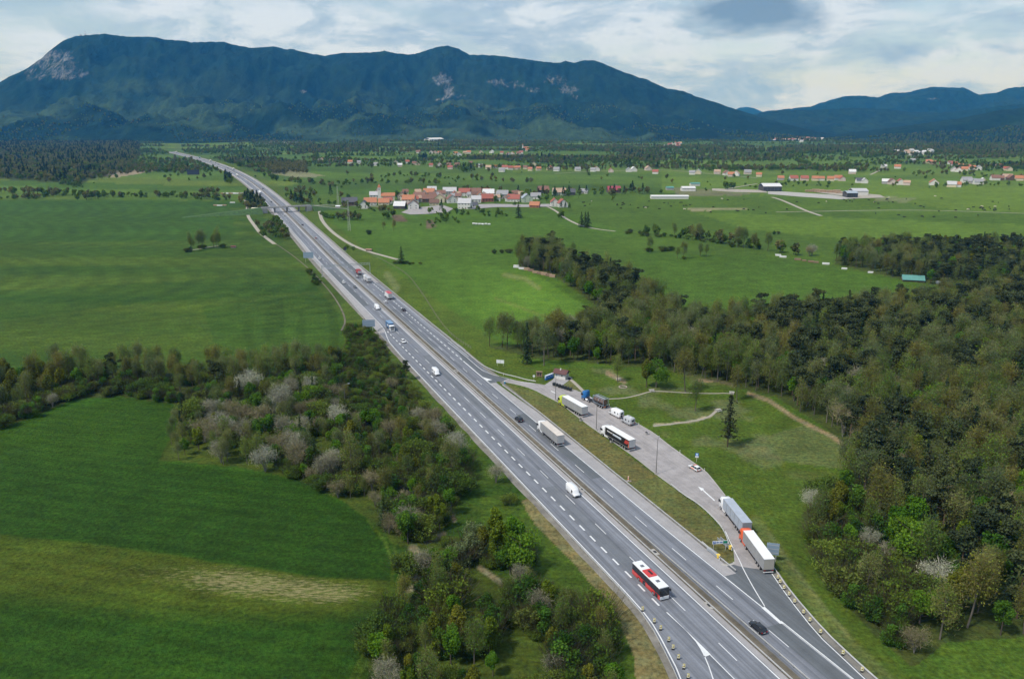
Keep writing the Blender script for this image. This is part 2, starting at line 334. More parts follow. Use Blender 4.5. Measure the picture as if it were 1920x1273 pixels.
def ground_material():
    m = bpy.data.materials.new('meadow'); m.use_nodes = True; t = m.node_tree; L = t.links; b = t.nodes['Principled BSDF']
    b.inputs['Roughness'].default_value = .95; b.inputs['Specular IOR Level'].default_value = .1
    at = t.nodes.new('ShaderNodeAttribute'); at.attribute_name = 'Col'; ms = t.nodes.new('ShaderNodeAttribute'); ms.attribute_name = 'Msk'
    sp = t.nodes.new('ShaderNodeSeparateColor'); L.new(ms.outputs['Color'], sp.inputs[0])
    tcn = t.nodes.new('ShaderNodeTexCoord')
    def nz(scale, det, rough, mpv=None, rot=0):
        n = t.nodes.new('ShaderNodeTexNoise'); n.inputs['Scale'].default_value = scale; n.inputs['Detail'].default_value = det; n.inputs['Roughness'].default_value = rough
        if mpv:
            q = t.nodes.new('ShaderNodeMapping'); q.inputs['Scale'].default_value = mpv; q.inputs['Rotation'].default_value = (0, 0, rot)
            L.new(tcn.outputs['Object'], q.inputs[0]); L.new(q.outputs[0], n.inputs['Vector'])
        else: L.new(tcn.outputs['Object'], n.inputs['Vector'])
        return n
    def rng_(src, a, b_, c, d):
        r = t.nodes.new('ShaderNodeMapRange'); r.inputs[1].default_value = a; r.inputs[2].default_value = b_; r.inputs[3].default_value = c; r.inputs[4].default_value = d; L.new(src, r.inputs[0]); return r.outputs[0]
    n1 = nz(.9, 6, .7); n2 = nz(.11, 5, .6); n3 = nz(1.0, 4, .65, (.05, .55, 1), R(-6))
    def mul(a, b_):
        k = t.nodes.new('ShaderNodeMath'); k.operation = 'MULTIPLY'; L.new(a, k.inputs[0]); L.new(b_, k.inputs[1]); return k.outputs[0]
    g = mul(mul(rng_(n1.outputs['Fac'], .30, .70, .42, 1.58), rng_(n2.outputs['Fac'], .3, .7, .78, 1.22)), rng_(n3.outputs['Fac'], .3, .7, .90, 1.10))
    vm = t.nodes.new('ShaderNodeVectorMath'); vm.operation = 'SCALE'; L.new(at.outputs['Color'], vm.inputs[0]); L.new(g, vm.inputs['Scale'])
    # a slow drift of hue: yellower and bluer tufts
    hn = nz(.35, 4, .6); hx = t.nodes.new('ShaderNodeMix'); hx.data_type = 'RGBA'; hx.blend_type = 'MULTIPLY'
    hr = t.nodes.new('ShaderNodeValToRGB'); hr.color_ramp.elements[0].color = (.84, .97, 1.0, 1); hr.color_ramp.elements[1].color = (1.22, 1.04, .9, 1); hr.color_ramp.elements[0].position = .3; hr.color_ramp.elements[1].position = .7
    L.new(hn.outputs['Fac'], hr.inputs[0]); hx.inputs['Factor'].default_value = 1; L.new(vm.outputs[0], hx.inputs['A']); L.new(hr.outputs[0], hx.inputs['B'])
    # straw lying in streaks
    sn = nz(1.0, 7, .72, (.42, 1.7, 1), R(-9)); sm = t.nodes.new('ShaderNodeMath'); sm.operation = 'ADD'; L.new(sn.outputs['Fac'], sm.inputs[0])
    sr = rng_(sp.outputs['Red'], 0, 1, -.40, .06); L.new(sr, sm.inputs[1])
    sf = rng_(sm.outputs[0], .48, .64, 0, .8)
    mxn = t.nodes.new('ShaderNodeMix'); mxn.data_type = 'RGBA'; L.new(sf, mxn.inputs['Factor']); L.new(hx.outputs['Result'], mxn.inputs['A']); mxn.inputs['B'].default_value = (.30, .26, .125, 1)
    L.new(mxn.outputs['Result'], b.inputs['Base Color'])
    bp = t.nodes.new('ShaderNodeBump'); bp.inputs['Distance'].default_value = .5; L.new(sp.outputs['Green'], bp.inputs['Strength'])
    bn = nz(1.6, 5, .65); L.new(bn.outputs['Fac'], bp.inputs['Height']); L.new(bp.outputs[0], b.inputs['Normal'])
    return m
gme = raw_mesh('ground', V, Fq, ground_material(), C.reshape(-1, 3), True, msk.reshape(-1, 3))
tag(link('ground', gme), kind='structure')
# ---------------------------------------------------------------- mountains
def mountain_material(name, haze=1.0):
    m = bpy.data.materials.new(name); m.use_nodes = True; t = m.node_tree; L = t.links; b = t.nodes['Principled BSDF']
    b.inputs['Roughness'].default_value = .95; b.inputs['Specular IOR Level'].default_value = .05
    at = t.nodes.new('ShaderNodeAttribute'); at.attribute_name = 'Col'; ms = t.nodes.new('ShaderNodeAttribute'); ms.attribute_name = 'Msk'
    tcn = t.nodes.new('ShaderNodeTexCoord'); sp = t.nodes.new('ShaderNodeSeparateColor'); L.new(ms.outputs['Color'], sp.inputs[0])
    n = t.nodes.new('ShaderNodeTexNoise'); n.inputs['Scale'].default_value = .024; n.inputs['Detail'].default_value = 9; n.inputs['Roughness'].default_value = .72
    q = t.nodes.new('ShaderNodeMapping'); q.inputs['Scale'].default_value = (1, .45, .8); L.new(tcn.outputs['Object'], q.inputs[0]); L.new(q.outputs[0], n.inputs['Vector'])
    r = t.nodes.new('ShaderNodeMapRange'); r.inputs[1].default_value = .3; r.inputs[2].default_value = .7; r.inputs[3].default_value = .42; r.inputs[4].default_value = 1.75; L.new(n.outputs['Fac'], r.inputs[0])
    vm = t.nodes.new('ShaderNodeVectorMath'); vm.operation = 'SCALE'; L.new(at.outputs['Color'], vm.inputs[0]); L.new(r.outputs[0], vm.inputs['Scale'])
    rn = t.nodes.new('ShaderNodeTexNoise'); rn.inputs['Scale'].default_value = .042; rn.inputs['Detail'].default_value = 8; rn.inputs['Roughness'].default_value = .75
    q2 = t.nodes.new('ShaderNodeMapping'); q2.inputs['Scale'].default_value = (1, .25, .55); L.new(tcn.outputs['Object'], q2.inputs[0]); L.new(q2.outputs[0], rn.inputs['Vector'])
    am = t.nodes.new('ShaderNodeMath'); am.operation = 'ADD'; L.new(rn.outputs['Fac'], am.inputs[0])
    rr = t.nodes.new('ShaderNodeMapRange'); rr.inputs[3].default_value = -.40; rr.inputs[4].default_value = .09; L.new(sp.outputs['Red'], rr.inputs[0]); L.new(rr.outputs[0], am.inputs[1])
    rf = t.nodes.new('ShaderNodeMapRange'); rf.inputs[1].default_value = .46; rf.inputs[2].default_value = .66; L.new(am.outputs[0], rf.inputs[0])
    mx_ = t.nodes.new('ShaderNodeMix'); mx_.data_type = 'RGBA'; L.new(rf.outputs[0], mx_.inputs['Factor']); L.new(vm.outputs[0], mx_.inputs['A']); mx_.inputs['B'].default_value = (.20, .205, .20, 1)
    L.new(mx_.outputs['Result'], b.inputs['Base Color'])
    bp = t.nodes.new('ShaderNodeBump'); bp.inputs['Strength'].default_value = .7; bp.inputs['Distance'].default_value = 45; L.new(n.outputs['Fac'], bp.inputs['Height']); L.new(bp.outputs[0], b.inputs['Normal'])
    return m
FOOT = []
def range_mesh(name, m, ridge, x0, x1, rf0, rr0, step=4.0, foot=.26, brk=.55, K=84, rough=.16, seed=1, rock=(), mead=(), gull=1.0, base_col=(.0085,.025,.015), mead_col=(.040,.070,.028), mead_amt=.5):
    px = np.arange(x0, x1 + .1, step); top = np.interp(px, [p[0] for p in ridge], [p[1] for p in ridge])
    # small roughness of the skyline itself: tree tops
    top = top + 2.2 * (fbm(px / 7, px * 0 + seed, 3, seed) - .5)
    u = (px - 960) / F_PX; v = (top - 636.5) / F_PX
    dx, dy, dz = u, _cp - v * _sp, -(_sp + v * _cp); hd = np.hypot(dx, dy); tanel = dz / hd
    ux, uy = dx / hd, dy / hd
    rf = np.interp(px, *rf0) if isinstance(rf0, tuple) else np.full(px.shape, rf0); rr = np.interp(px, *rr0) if isinstance(rr0, tuple) else np.full(px.shape, rr0)
    tt = np.r_[np.linspace(-.03, 1, K), 1.06, 1.15, 1.3, 1.6]
    T = tt[:, None] * np.ones(len(px)); RR = rf + (rr - rf) * T
    X = RR * ux; Y = RR * uy
    tc_ = np.clip(T, 0, 1)
    prof = np.where(tc_ < brk, foot * (tc_ / brk) ** 1.25, foot + (1 - foot) * (1 - (1 - np.clip((tc_ - brk) / (1 - brk), 0, 1)) ** 1.7))
    prof = np.where(T > 1, 1 - .28 * (T - 1), prof)
    nz1 = 1 - np.abs(2 * fbm(X / 620 + 40, Y / 900 + 9, 4, seed) - 1); nz2 = 1 - np.abs(2 * fbm(X / 210, Y / 420, 4, seed + 3) - 1); nz3 = fbm(X / 90, Y / 120, 3, seed + 5)
    env = ss(0, .25, T) * (1 - .75 * ss(.80, 1, T)) * (T <= 1.001)
    prof = prof + rough * gull * env * ((nz1 - .62) * .8 + (nz2 - .62) * .62 + (nz3 - .5) * .12)
    prof = np.where(T <= 0, T * .1, np.maximum(prof, -.01))
    zr = CAM_H + rr * tanel
    Z = prof * np.maximum(zr, 4)
    # match the skyline: the highest point along each line of the range
    for _ in range(3):
        el = ((Z - CAM_H) / RR)[K // 3:].max(0); Z = Z * np.clip((tanel * rr + CAM_H) / np.maximum(el * rr + CAM_H, 1), .6, 1.6)
    Z = np.where(T < 0, -6, Z)
    qx_, qy_ = proj(X, Y, Z)
    rel = T
    md = np.clip((fbm(X / 330, Y / 260, 4, seed + 11) - .50) / .10, 0, 1) * (1 - ss(brk * .7, brk * 1.15, rel)) * mead_amt * 1.4
    for (mx0, my0, a, b_, s_) in mead: md = np.maximum(md, s_ * np.exp(-(((qx_ - mx0) / a) ** 2 + ((qy_ - my0) / b_) ** 2) ** 1.5) * np.clip((fbm(X / 150, Y / 150, 3, seed + 21) - .25) / .3, 0, 1))
    md = np.clip(md, 0, 1)[..., None]
    fv = (.72 + .56 * fbm(X / 260, Y / 260, 4, seed + 31))[..., None]
    spring = np.clip((fbm(X / 420, Y / 330, 3, seed + 41) - .5) / .12, 0, 1)[..., None] * (1 - ss(.55, .95, rel))[..., None] * .6
    fc = (np.array(base_col) * (1 - spring) + np.array([.020,.041,.018]) * spring) * fv
    col = fc * (1 - md) + np.array(mead_col) * md
    rk = np.zeros(X.shape)
    for (rx, ry, a, b_, s_) in rock: rk = np.maximum(rk, s_ * np.exp(-(((qx_ - rx) / a) ** 2 + ((qy_ - ry) / b_) ** 2) ** 2))
    V = np.stack([X, Y, Z], -1).reshape(-1, 3); a, b2 = X.shape; I = np.arange(a * b2).reshape(a, b2)
    Q = np.stack([I[:-1, :-1], I[:-1, 1:], I[1:, 1:], I[1:, :-1]], -1).reshape(-1, 4)
    FOOT.append((X, Y, Z, T, md[..., 0], qx_, qy_))
    o = link(name, raw_mesh(name, V, Q, m, col.reshape(-1, 3), True, np.stack([rk, rk * 0, rk * 0], -1).reshape(-1, 3)))
    return tag(o, kind='structure')
mm_ = mountain_material('mountain_forest')
NANOS = [(-760,205),(-400,190),(-120,186),(-50,172),(0,155),(20,143),(50,130),(80,108),(100,90),(120,76),(140,68),(160,66.5),(195,64),(235,69),(290,70),(310,75),(335,76),(360,80),(390,79),(420,79),(440,85),(470,90),(490,90),(513,87),(530,92),(550,93),(580,101),(610,105),(640,100),(680,99),(695,99),(720,96),(740,100),(770,103),(790,98),(815,90),(838,86),(860,92),(880,103),(910,104),(930,104),(960,108),(990,112),(1020,117),(1050,118),(1060,115),(1075,118),(1095,114),(1115,114),(1130,119),(1150,128),(1175,138),(1200,146),(1215,150),(1230,158),(1250,166),(1280,171),(1310,183),(1340,192),(1370,202),(1400,212),(1430,221),(1470,232),(1530,246),(1600,256)]
range_mesh('mountain', mm_, NANOS, -760, 1590, ([-760,0,900,1590],[4300,4100,3900,4200]), ([-760,0,900,1300,1590],[6000,6500,6800,6300,5200]), seed=3, rough=.42, mead_amt=.62,
    rock=[(98,112,66,32,.86),(125,138,62,18,.9),(70,140,52,18,.8),(60,160,20,8,.6),(190,150,22,8,.6),(140,95,28,12,.5),(830,150,26,20,.95),(843,172,16,16,1.0),(828,186,22,6,1.0),(870,181,24,5,.8),(905,178,14,4,.7),(720,122,36,14,.55),(800,105,40,18,.5),(930,155,26,12,.85),(965,158,26,12,.85),(1000,168,26,10,.8),(1040,150,40,16,.75),(1065,168,26,14,.85),(1078,182,10,8,.8),(780,172,22,5,.5),(567,172,16,6,.8),(590,176,12,4,.6),(565,117,20,6,.4),(265,100,16,10,.35),(560,140,14,16,.3),(330,90,12,8,.3),(1120,180,12,5,.5),(490,158,8,8,.4),(695,148,14,8,.5)],
    mead=[(270,162,95,14,.75),(340,178,60,10,.6),(745,165,38,9,.8),(700,180,40,8,.5),(60,215,60,7,.6),(150,222,60,5,.5),(470,205,60,8,.5),(300,232,60,5,.7),(840,232,60,7,.75),(935,220,50,5,.6),(1010,235,60,4,.6),(1000,196,40,8,.4),(1150,205,60,10,.3),(560,232,40,4,.5),(830,215,18,3,.4)])
mf_ = mountain_material('far_mountain_forest')
FARR = [(1380,222),(1420,212),(1430,210),(1490,203),(1520,200),(1540,193),(1580,181.5),(1600,180),(1620,180),(1645,183),(1670,174.5),(1700,174),(1730,167),(1750,162.5),(1780,165),(1805,164.5),(1820,170),(1835,178),(1870,174),(1890,166),(1905,164),(1930,163),(2000,170),(2100,150),(2300,160),(2620,190)]
range_mesh('far_mountain', mf_, FARR, 1380, 2620, 7400, 9600, seed=13, rough=.35, rock=[(1750,186,22,3,.9),(1780,184,20,2.5,.6),(1590,187,10,4,.5),(1880,174,14,2.5,.5)], mead_amt=.05, foot=.3)
FRONT = [(1400,236),(1424,212),(1470,208),(1600,203),(1660,204),(1700,210),(1760,212),(1820,206),(1880,199),(1940,193),(2050,200),(2200,180),(2620,195)]
range_mesh('forest_ridge', mf_, FRONT, 1400, 2620, 6000, 7200, seed=23, rough=.42, mead_amt=.15, foot=.4)
HILL = [(1500,262),(1560,252),(1620,246),(1700,236),(1800,222),(1880,206),(1960,198),(2100,205),(2300,215),(2620,225)]
range_mesh('forest_hill', mf_, HILL, 1500, 2620, 4300, 5300, seed=29, rough=.2, mead_amt=.25, foot=.45, base_col=(.010,.028,.015))
PEAK = [(1370,212),(1385,203),(1400,200),(1412,203),(1430,210),(1445,214)]
range_mesh('distant_peak', mf_, PEAK, 1370, 1445, 12500, 13500, seed=43, rough=.05, mead_amt=0)
# ---------------------------------------------------------------- haze: one closed box of pale air round the whole scene
hz = MB().box(-14500, 14500, -900, 17500, -9, 900).build('haze', None)
hm = bpy.data.materials.new('haze_air'); hm.use_nodes = True; hm.node_tree.nodes.clear()
ho = hm.node_tree.nodes.new('ShaderNodeOutputMaterial'); hv = hm.node_tree.nodes.new('ShaderNodeVolumePrincipled')
hv.inputs['Color'].default_value = (.05, .375, 1.0, 1); hv.inputs['Absorption Color'].default_value = (1, 1, 1, 1); hv.inputs['Density'].default_value = 5.4e-5; hv.inputs['Anisotropy'].default_value = .1
hm.node_tree.links.new(hv.outputs[0], ho.inputs['Volume']); hz.data.materials.append(hm); tag(hz, kind='stuff')
# ---------------------------------------------------------------- roads
def tbl(*kv): 
    k = [a for a, _ in kv]; v = [b for _, b in kv]
    return lambda s: np.interp(s, k, v)
def s_of(x, y):
    X, Y = unproj(x, y); return float((X - C0[0]) * DV[0] + (Y - C0[1]) * DV[1])
def sval(o, s): return o(s) if callable(o) else np.full(np.shape(s), float(o))
def srange(s0, s1, d=3.0):
    a = np.arange(s0, min(s1, 420), d); b = np.arange(max(s0, 420), s1, 14.0); return np.r_[a[a < s1], b, s1]
def road_mat(name, col, streak=.16, fine=.12, rough=.85):
    m = bpy.data.materials.new(name); m.use_nodes = True; t = m.node_tree; L = t.links; b = t.nodes['Principled BSDF']
    b.inputs['Roughness'].default_value = rough; b.inputs['Specular IOR Level'].default_value = .3
    uv = t.nodes.new('ShaderNodeUVMap'); tcn = t.nodes.new('ShaderNodeTexCoord')
    q = t.nodes.new('ShaderNodeMapping'); q.inputs['Scale'].default_value = (.62, .011, 1); L.new(uv.outputs[0], q.inputs[0])
    n = t.nodes.new('ShaderNodeTexNoise'); n.inputs['Scale'].default_value = 1; n.inputs['Detail'].default_value = 4; n.inputs['Roughness'].default_value = .6; L.new(q.outputs[0], n.inputs['Vector'])
    n2 = t.nodes.new('ShaderNodeTexNoise'); n2.inputs['Scale'].default_value = .22; n2.inputs['Detail'].default_value = 8; n2.inputs['Roughness'].default_value = .7; L.new(tcn.outputs['Object'], n2.inputs['Vector'])
    n3 = t.nodes.new('ShaderNodeTexNoise'); n3.inputs['Scale'].default_value = 3.0; n3.inputs['Detail'].default_value = 4; L.new(tcn.outputs['Object'], n3.inputs['Vector'])
    q4 = t.nodes.new('ShaderNodeMapping'); q4.inputs['Scale'].default_value = (1.5, .0022, 1); L.new(uv.outputs[0], q4.inputs[0]); n4 = t.nodes.new('ShaderNodeTexNoise'); n4.inputs['Scale'].default_value = 1; n4.inputs['Detail'].default_value = 2; L.new(q4.outputs[0], n4.inputs['Vector'])
    def rg(src, a):
        r = t.nodes.new('ShaderNodeMapRange'); r.inputs[1].default_value = .3; r.inputs[2].default_value = .7; r.inputs[3].default_value = 1 - a; r.inputs[4].default_value = 1 + a; L.new(src, r.inputs[0]); return r.outputs[0]
    k0 = t.nodes.new('ShaderNodeMath'); k0.operation = 'MULTIPLY'; L.new(rg(n.outputs['Fac'], streak), k0.inputs[0]); L.new(rg(n4.outputs['Fac'], streak * .6), k0.inputs[1])
    a1, a2, a3 = k0.outputs[0], rg(n2.outputs['Fac'], fine), rg(n3.outputs['Fac'], .07)
    k1 = t.nodes.new('ShaderNodeMath'); k1.operation = 'MULTIPLY'; L.new(a1, k1.inputs[0]); L.new(a2, k1.inputs[1])
    k2 = t.nodes.new('ShaderNodeMath'); k2.operation = 'MULTIPLY'; L.new(k1.outputs[0], k2.inputs[0]); L.new(a3, k2.inputs[1])
    vm = t.nodes.new('ShaderNodeVectorMath'); vm.operation = 'SCALE'; vm.inputs[0].default_value = col; L.new(k2.outputs[0], vm.inputs['Scale']); L.new(vm.outputs[0], b.inputs['Base Color'])
    return m
M_ASPH = road_mat('asphalt', (.158, .168, .190), .36); M_ASPH2 = road_mat('dark_asphalt', (.108, .118, .128), .18)
M_SHO = road_mat('pale_shoulder', (.31,.298,.298), .10, .14); M_PAVE = road_mat('rest_area_paving', (.300,.280,.275), .10, .22)
M_LINE = road_mat('road_paint', (.66, .67, .67), .06, .10); M_GRAV = road_mat('gravel', (.19, .178, .155), .10, .38, .95)
M_MED = road_mat('median_soil', (.128, .112, .084), .28, .40, .95); M_TRACK = road_mat('pale_track', (.33, .30, .25), .1, .2, .95); M_CONC = road_mat('concrete', (.36, .345, .32), .08, .14)
def uv_obj(name, V, Fc, UV, m, parent=None, kind=None):
    me = raw_mesh(name, V, Fc, m); l = me.uv_layers.new(name='UVMap')
    l.data.foreach_set('uv', np.asarray(UV, np.float32)[np.asarray(Fc).ravel()].ravel())
    return tag(link(name, me, parent), kind=kind)
def strip(name, s0, s1, o0, o1, z, m, parent=None, kind=None, d=3.0):
    s = srange(s0, s1, d); a = sval(o0, s); b = sval(o1, s); x0, y0 = axis(s, a); x1, y1 = axis(s, b); n = len(s)
    V = np.r_[np.c_[x0, y0, np.full(n, z)], np.c_[x1, y1, np.full(n, z)]]; UV = np.r_[np.c_[a, s], np.c_[b, s]]; i = np.arange(n - 1)
    return uv_obj(name, V, np.c_[i, i + n, i + n + 1, i + 1], UV, m, parent, kind)
def densify(P, step):
    o = [P[0]]
    for a, b in zip(P[:-1], P[1:]):
        a = np.array(a, float); b = np.array(b, float); k = max(1, int(np.linalg.norm(b - a) / step))
        o += [tuple(a + (b - a) * j / k) for j in range(1, k + 1)]
    return o
def smooth(P, it=2):
    for _ in range(it):
        Q = [P[0]]
        for a, b in zip(P[:-1], P[1:]):
            a = np.array(a); b = np.array(b); Q += [tuple(.75 * a + .25 * b), tuple(.25 * a + .75 * b)]
        P = Q + [P[-1]]
    return P
def wpath(P, it=2, z=None):
    Q = [tuple(float(c) for c in (unproj(x, y, z) if z is not None else G(x, y)[:2])) for x, y in P]
    return smooth(Q, it) if it else Q
def ribbon(name, P, w, z, m, parent=None, kind=None, it=2, world=False, w2=None):
    """a flat band of width w (metres) along a line"""
    Q = np.array(P if world else wpath(P, it)); n = len(Q); T = np.gradient(Q, axis=0); T /= np.linalg.norm(T, axis=1)[:, None]; Nn = np.c_[T[:, 1], -T[:, 0]]
    ww = np.linspace(w, w if w2 is None else w2, n)[:, None] / 2
    a = Q - Nn * ww; b = Q + Nn * ww; zz = terr(Q[:, 0], Q[:, 1]) + z if np.isscalar(z) else z
    s = np.r_[0, np.cumsum(np.linalg.norm(np.diff(Q, axis=0), axis=1))]
    V = np.r_[np.c_[a, zz], np.c_[b, zz]]; UV = np.r_[np.c_[s * 0, s], np.c_[s * 0 + w, s]]; i = np.arange(n - 1)
    return uv_obj(name, V, np.c_[i, i + n, i + n + 1, i + 1], UV, m, parent, kind)
def sheet(name, P, z, m, parent=None, kind=None):
    from mathutils.geometry import tessellate_polygon
    Q = [tuple(float(c) for c in unproj(x, y)) for x, y in P]; tri = tessellate_polygon([[Vector((a, b, 0)) for a, b in Q]])
    UV = [((a - C0[0]) * NV[0] + (b - C0[1]) * NV[1], (a - C0[0]) * DV[0] + (b - C0[1]) * DV[1]) for a, b in Q]
    tri = [t if (Q[t[1]][0]-Q[t[0]][0])*(Q[t[2]][1]-Q[t[0]][1])-(Q[t[1]][1]-Q[t[0]][1])*(Q[t[2]][0]-Q[t[0]][0]) > 0 else (t[0], t[2], t[1]) for t in tri]
    return uv_obj(name, [(a, b, z) for a, b in Q], tri, UV, m, parent, kind)
def za(a, b): return (900 + a / 5.647, 660 + b / 5.647)
def zb(a, b): return (1140 + a / 3.692, 1000 + b / 3.692)
def zc(a, b): return (1220 + a / 4.244, 800 + b / 4.244)
def zd(a, b): return (840 + a / 10.606, 640 + b / 10.606)
S0 = -75.0
Lout = tbl((-75,-62),(-40,-42),(-20,-30),(-5,-22),(0,-19.5),(7,-17.5),(10,-16.5),(19,-14.3),(24,-13.3),(29,-12.85),(36,-12.65),(240,-12.75),(264,-12.3),(274,-11.1),(283,-9.7),(290,-8.9),(300,-8.45),(330,-8.3),(4000,-8.3))
Lasph = lambda s: np.where(s < 288, np.minimum(Lout(s), np.interp(s, [262, 264], [-99, -12.3])) * 0 + np.where(s < 262, Lout(s) - .55, -13.2), Lout(s) - .3)
Rout = tbl((-75,14.2),(-40,13.5),(-10,12.9),(20,12.2),(55,11.4),(120,10.95),(200,10.6),(300,11.0),(400,11.6),(4000,11.6))
Rlane = tbl((-75,9.4),(-10,8.4),(50,7.7),(200,7.1),(300,7.5),(400,7.7),(4000,7.75))
SG = s_of(*zd(790, 795))                    # nose of the exit to the rest area
SE = SG + 36
left_road = strip('motorway', S0, S_MAX, Lasph, .28, .06, M_ASPH, kind='structure')
right_road = strip('motorway', S0, S_MAX, 3.9, lambda s: np.where((s > SG - 4) & (s < 424), 15.4 + ss(SG, SG + 40, s) * .4, Rout(s) + .28), .06, M_ASPH, kind='structure')
strip('median', S0, S_MAX, .28, 1.65, .052, M_SHO, kind='structure'); strip('median', S0, S_MAX, 1.65, 3.9, .056, M_MED, kind='structure')
strip('hard_shoulder', 282, S_MAX, tbl((282,-13.3),(330,-13.2),(436,-11.4),(4000,-11.3)), lambda s: Lout(s) - .28, .068, M_SHO, kind='structure')
strip('hard_shoulder', 33.5, SG - 3, lambda s: Rout(s) + .28, tbl((30,15.35),(150,15.2),(SG,13.2)), .068, M_SHO, kind='structure')
strip('hard_shoulder', 410, S_MAX, lambda s: Rout(s) + .28, tbl((410,15.9),(4000,15.6)), .068, M_SHO, kind='structure')
strip('gravel_verge', S0, 300, lambda s: Lasph(s) - 1.7 - .5 * vnoise(s / 7, s * 0, 3), lambda s: Lasph(s) + .1, .045, M_GRAV, kind='structure')
strip('gravel_verge', 300, S_MAX, -14.4, -11.2, .040, M_GRAV, kind='structure')
strip('gravel_verge', SG + 4, S_MAX, 15.0, lambda s: 17.2 + .5 * vnoise(s / 9, s * 0, 5), .045, M_GRAV, kind='structure')
strip('gravel_verge', 36, SG - 3, 15.0, 16.3, .045, M_GRAV, kind='structure')
# resurfaced lengths of lane
M_PATCH = road_mat('resurfaced_asphalt', (.132, .142, .158), .3)
for s0_, s1_, a_, b_, m_ in ((40, 92, -8.2, -4.4, M_PATCH), (150, 236, -4.0, -.5, M_PATCH), (92, 150, lambda s: Rlane(s) + .2, lambda s: Rout(s) - .25, M_ASPH2), (246, 330, 4.4, lambda s: Rlane(s) - .2, M_PATCH), (-60, 14, lambda s: Rlane(s) + .2, lambda s: Rout(s) - .4, M_ASPH2), (345, 470, -8.0, -4.4, M_ASPH2), (430, 560, lambda s: Rlane(s) + .2, lambda s: Rout(s) - .25, M_ASPH2)):
    strip('resurfaced_lane', s0_, s1_, a_, b_, .066, m_, kind='structure')
# rest area
PAVE = [zd(1190,745), za(320,292), za(430,312), za(580,332), za(700,352), za(770,368), za(900,388), za(1030,414), za(1115,440), za(1220,500), za(1345,568), za(1480,650), za(1680,770), za(1850,868), zc(130,140), zc(230,212), zc(300,262), zc(430,352), zc(490,420), zc(535,482), zc(592,552), zc(640,610), (1386,958), (1412,1000), (1432,1036), (1449,1071), (1425,1067.5), (1390,1062.5), zc(655,1096), zc(666,1078), zc(660,1000), zc(632,900), zc(572,800), zc(482,700), zc(372,605), zc(250,530), zc(150,455), zc(40,375), (1190,856.5), za(1380,930), za(1240,840), za(1080,722), za(850,542), za(700,467), za(560,392), za(400,345), za(250,318), zd(1075,805)]
pave = sheet('rest_area_pavement', PAVE, .072, M_PAVE, kind='structure')
sheet('exit_ramp', [zd(180,175), zd(300,275), zd(450,395), zd(600,522), zd(690,600), zd(780,640), zd(870,668), zd(1020,708), zd(1190,745), zd(1075,805), zd(960,795), zd(880,772), zd(780,790), zd(690,715), zd(500,555), zd(300,390)], .064, M_ASPH2, kind='structure')
sheet('entry_ramp', [(1374,1057), (1390,1062.5), (1425,1067.5), (1449,1071), zb(1130,262), zb(1255,440), zb(1455,690), zb(1605,830), zb(1785,1000), (1705,1345), (1800,1420), (1640,1420), zb(1700,1012), zb(1300,690), zb(1065,510), zb(900,380), zb(780,282), zb(700,208), zb(760,205), zb(820,220), zb(860,200)], .064, M_ASPH2, kind='structure')
sheet('gore_apron', [zd(780,790), zd(880,772), zd(930,790), zd(1000,850), zd(1040,890), zd(960,935), zd(880,868)], .066, M_ASPH2, kind='structure')
ribbon('gravel_verge', [(1451.5,1072), (1481,1115), (1546,1189.6), (1600.5,1241), (1635.7,1273), (1725,1352)], 2.0, .05, M_GRAV, kind='structure', it=1)
sheet('hut_forecourt', [(1021,722), (1036,712), (1041,705), (1052,700), (1064,704), (1074,709), (1066,714), (1058,720), (1050,727), (1034,725)], .05, M_SHO, kind='structure')
# paths
ribbon('footpath', [(1064,708), (1072,713), (1085,725), (1098,738)], 1.5, .05, M_TRACK, kind='structure')
ribbon('footpath', [(1140,748), (1170,747), (1200,740), (1215,735), (1232,733), (1290,737), (1340,738), (1360,737), (1374,739)], .9, .05, M_TRACK, kind='structure')
ribbon('footpath', [(1225,799), (1260,795), (1310,788), (1330,782), (1346,768)], 1.0, .05, M_TRACK, kind='structure')
ribbon('farm_track', [(459,375), (464,385), (463,398), (467,410), (475,420), (487,437), (500,447), (515,458)], 3.4, .06, M_TRACK, kind='structure')
ribbon('farm_track', [(515,456), (545,476), (575,500), (600,525), (630,560), (650,600), (640,620)], .9, .05, M_MED, kind='structure')
ribbon('village_lane', [(570,386), (592,385.5), (612,385), (640,385.5), (680,386), (720,388)], 5, .08, M_PAVE, kind='structure')
ribbon('village_lane', [(594,386), (598,392), (600,402), (604,415), (620,433), (640,448), (660,460), (690,472), (720,480), (746,487)], 3.6, .07, M_TRACK, kind='structure')
ribbon('farm_track', [(1020,385), (1040,394), (1055,406), (1068,414), (1090,424), (1120,430), (1154,434)], 3.2, .06, M_TRACK, kind='structure')
ribbon('farm_track', [(1447,370), (1462,374), (1490,386), (1515,397), (1540,405)], 4.5, .06, M_TRACK, kind='structure')
ribbon('farm_track', [(1455,398), (1560,396), (1700,394), (1800,396), (1960,402)], 3.0, .05, M_TRACK, kind='structure', it=1)
ribbon('village_lane', [(1040,326), (1100,322), (1180,320), (1240,318), (1330,326), (1420,334)], 4, .12, M_PAVE, kind='structure', it=1)
ribbon('village_lane', [(1355,356), (1400,348), (1420,345)], 4, .12, M_TRACK, kind='structure', it=1)
ribbon('village_lane', [(1632,328), (1645,322), (1650,318), (1665,316)], 4, .12, M_TRACK, kind='structure', it=1)
ribbon('farm_track', [(355,470), (380,466), (400,462), (425,461)], 2.0, .05, M_TRACK, kind='structure', it=1)
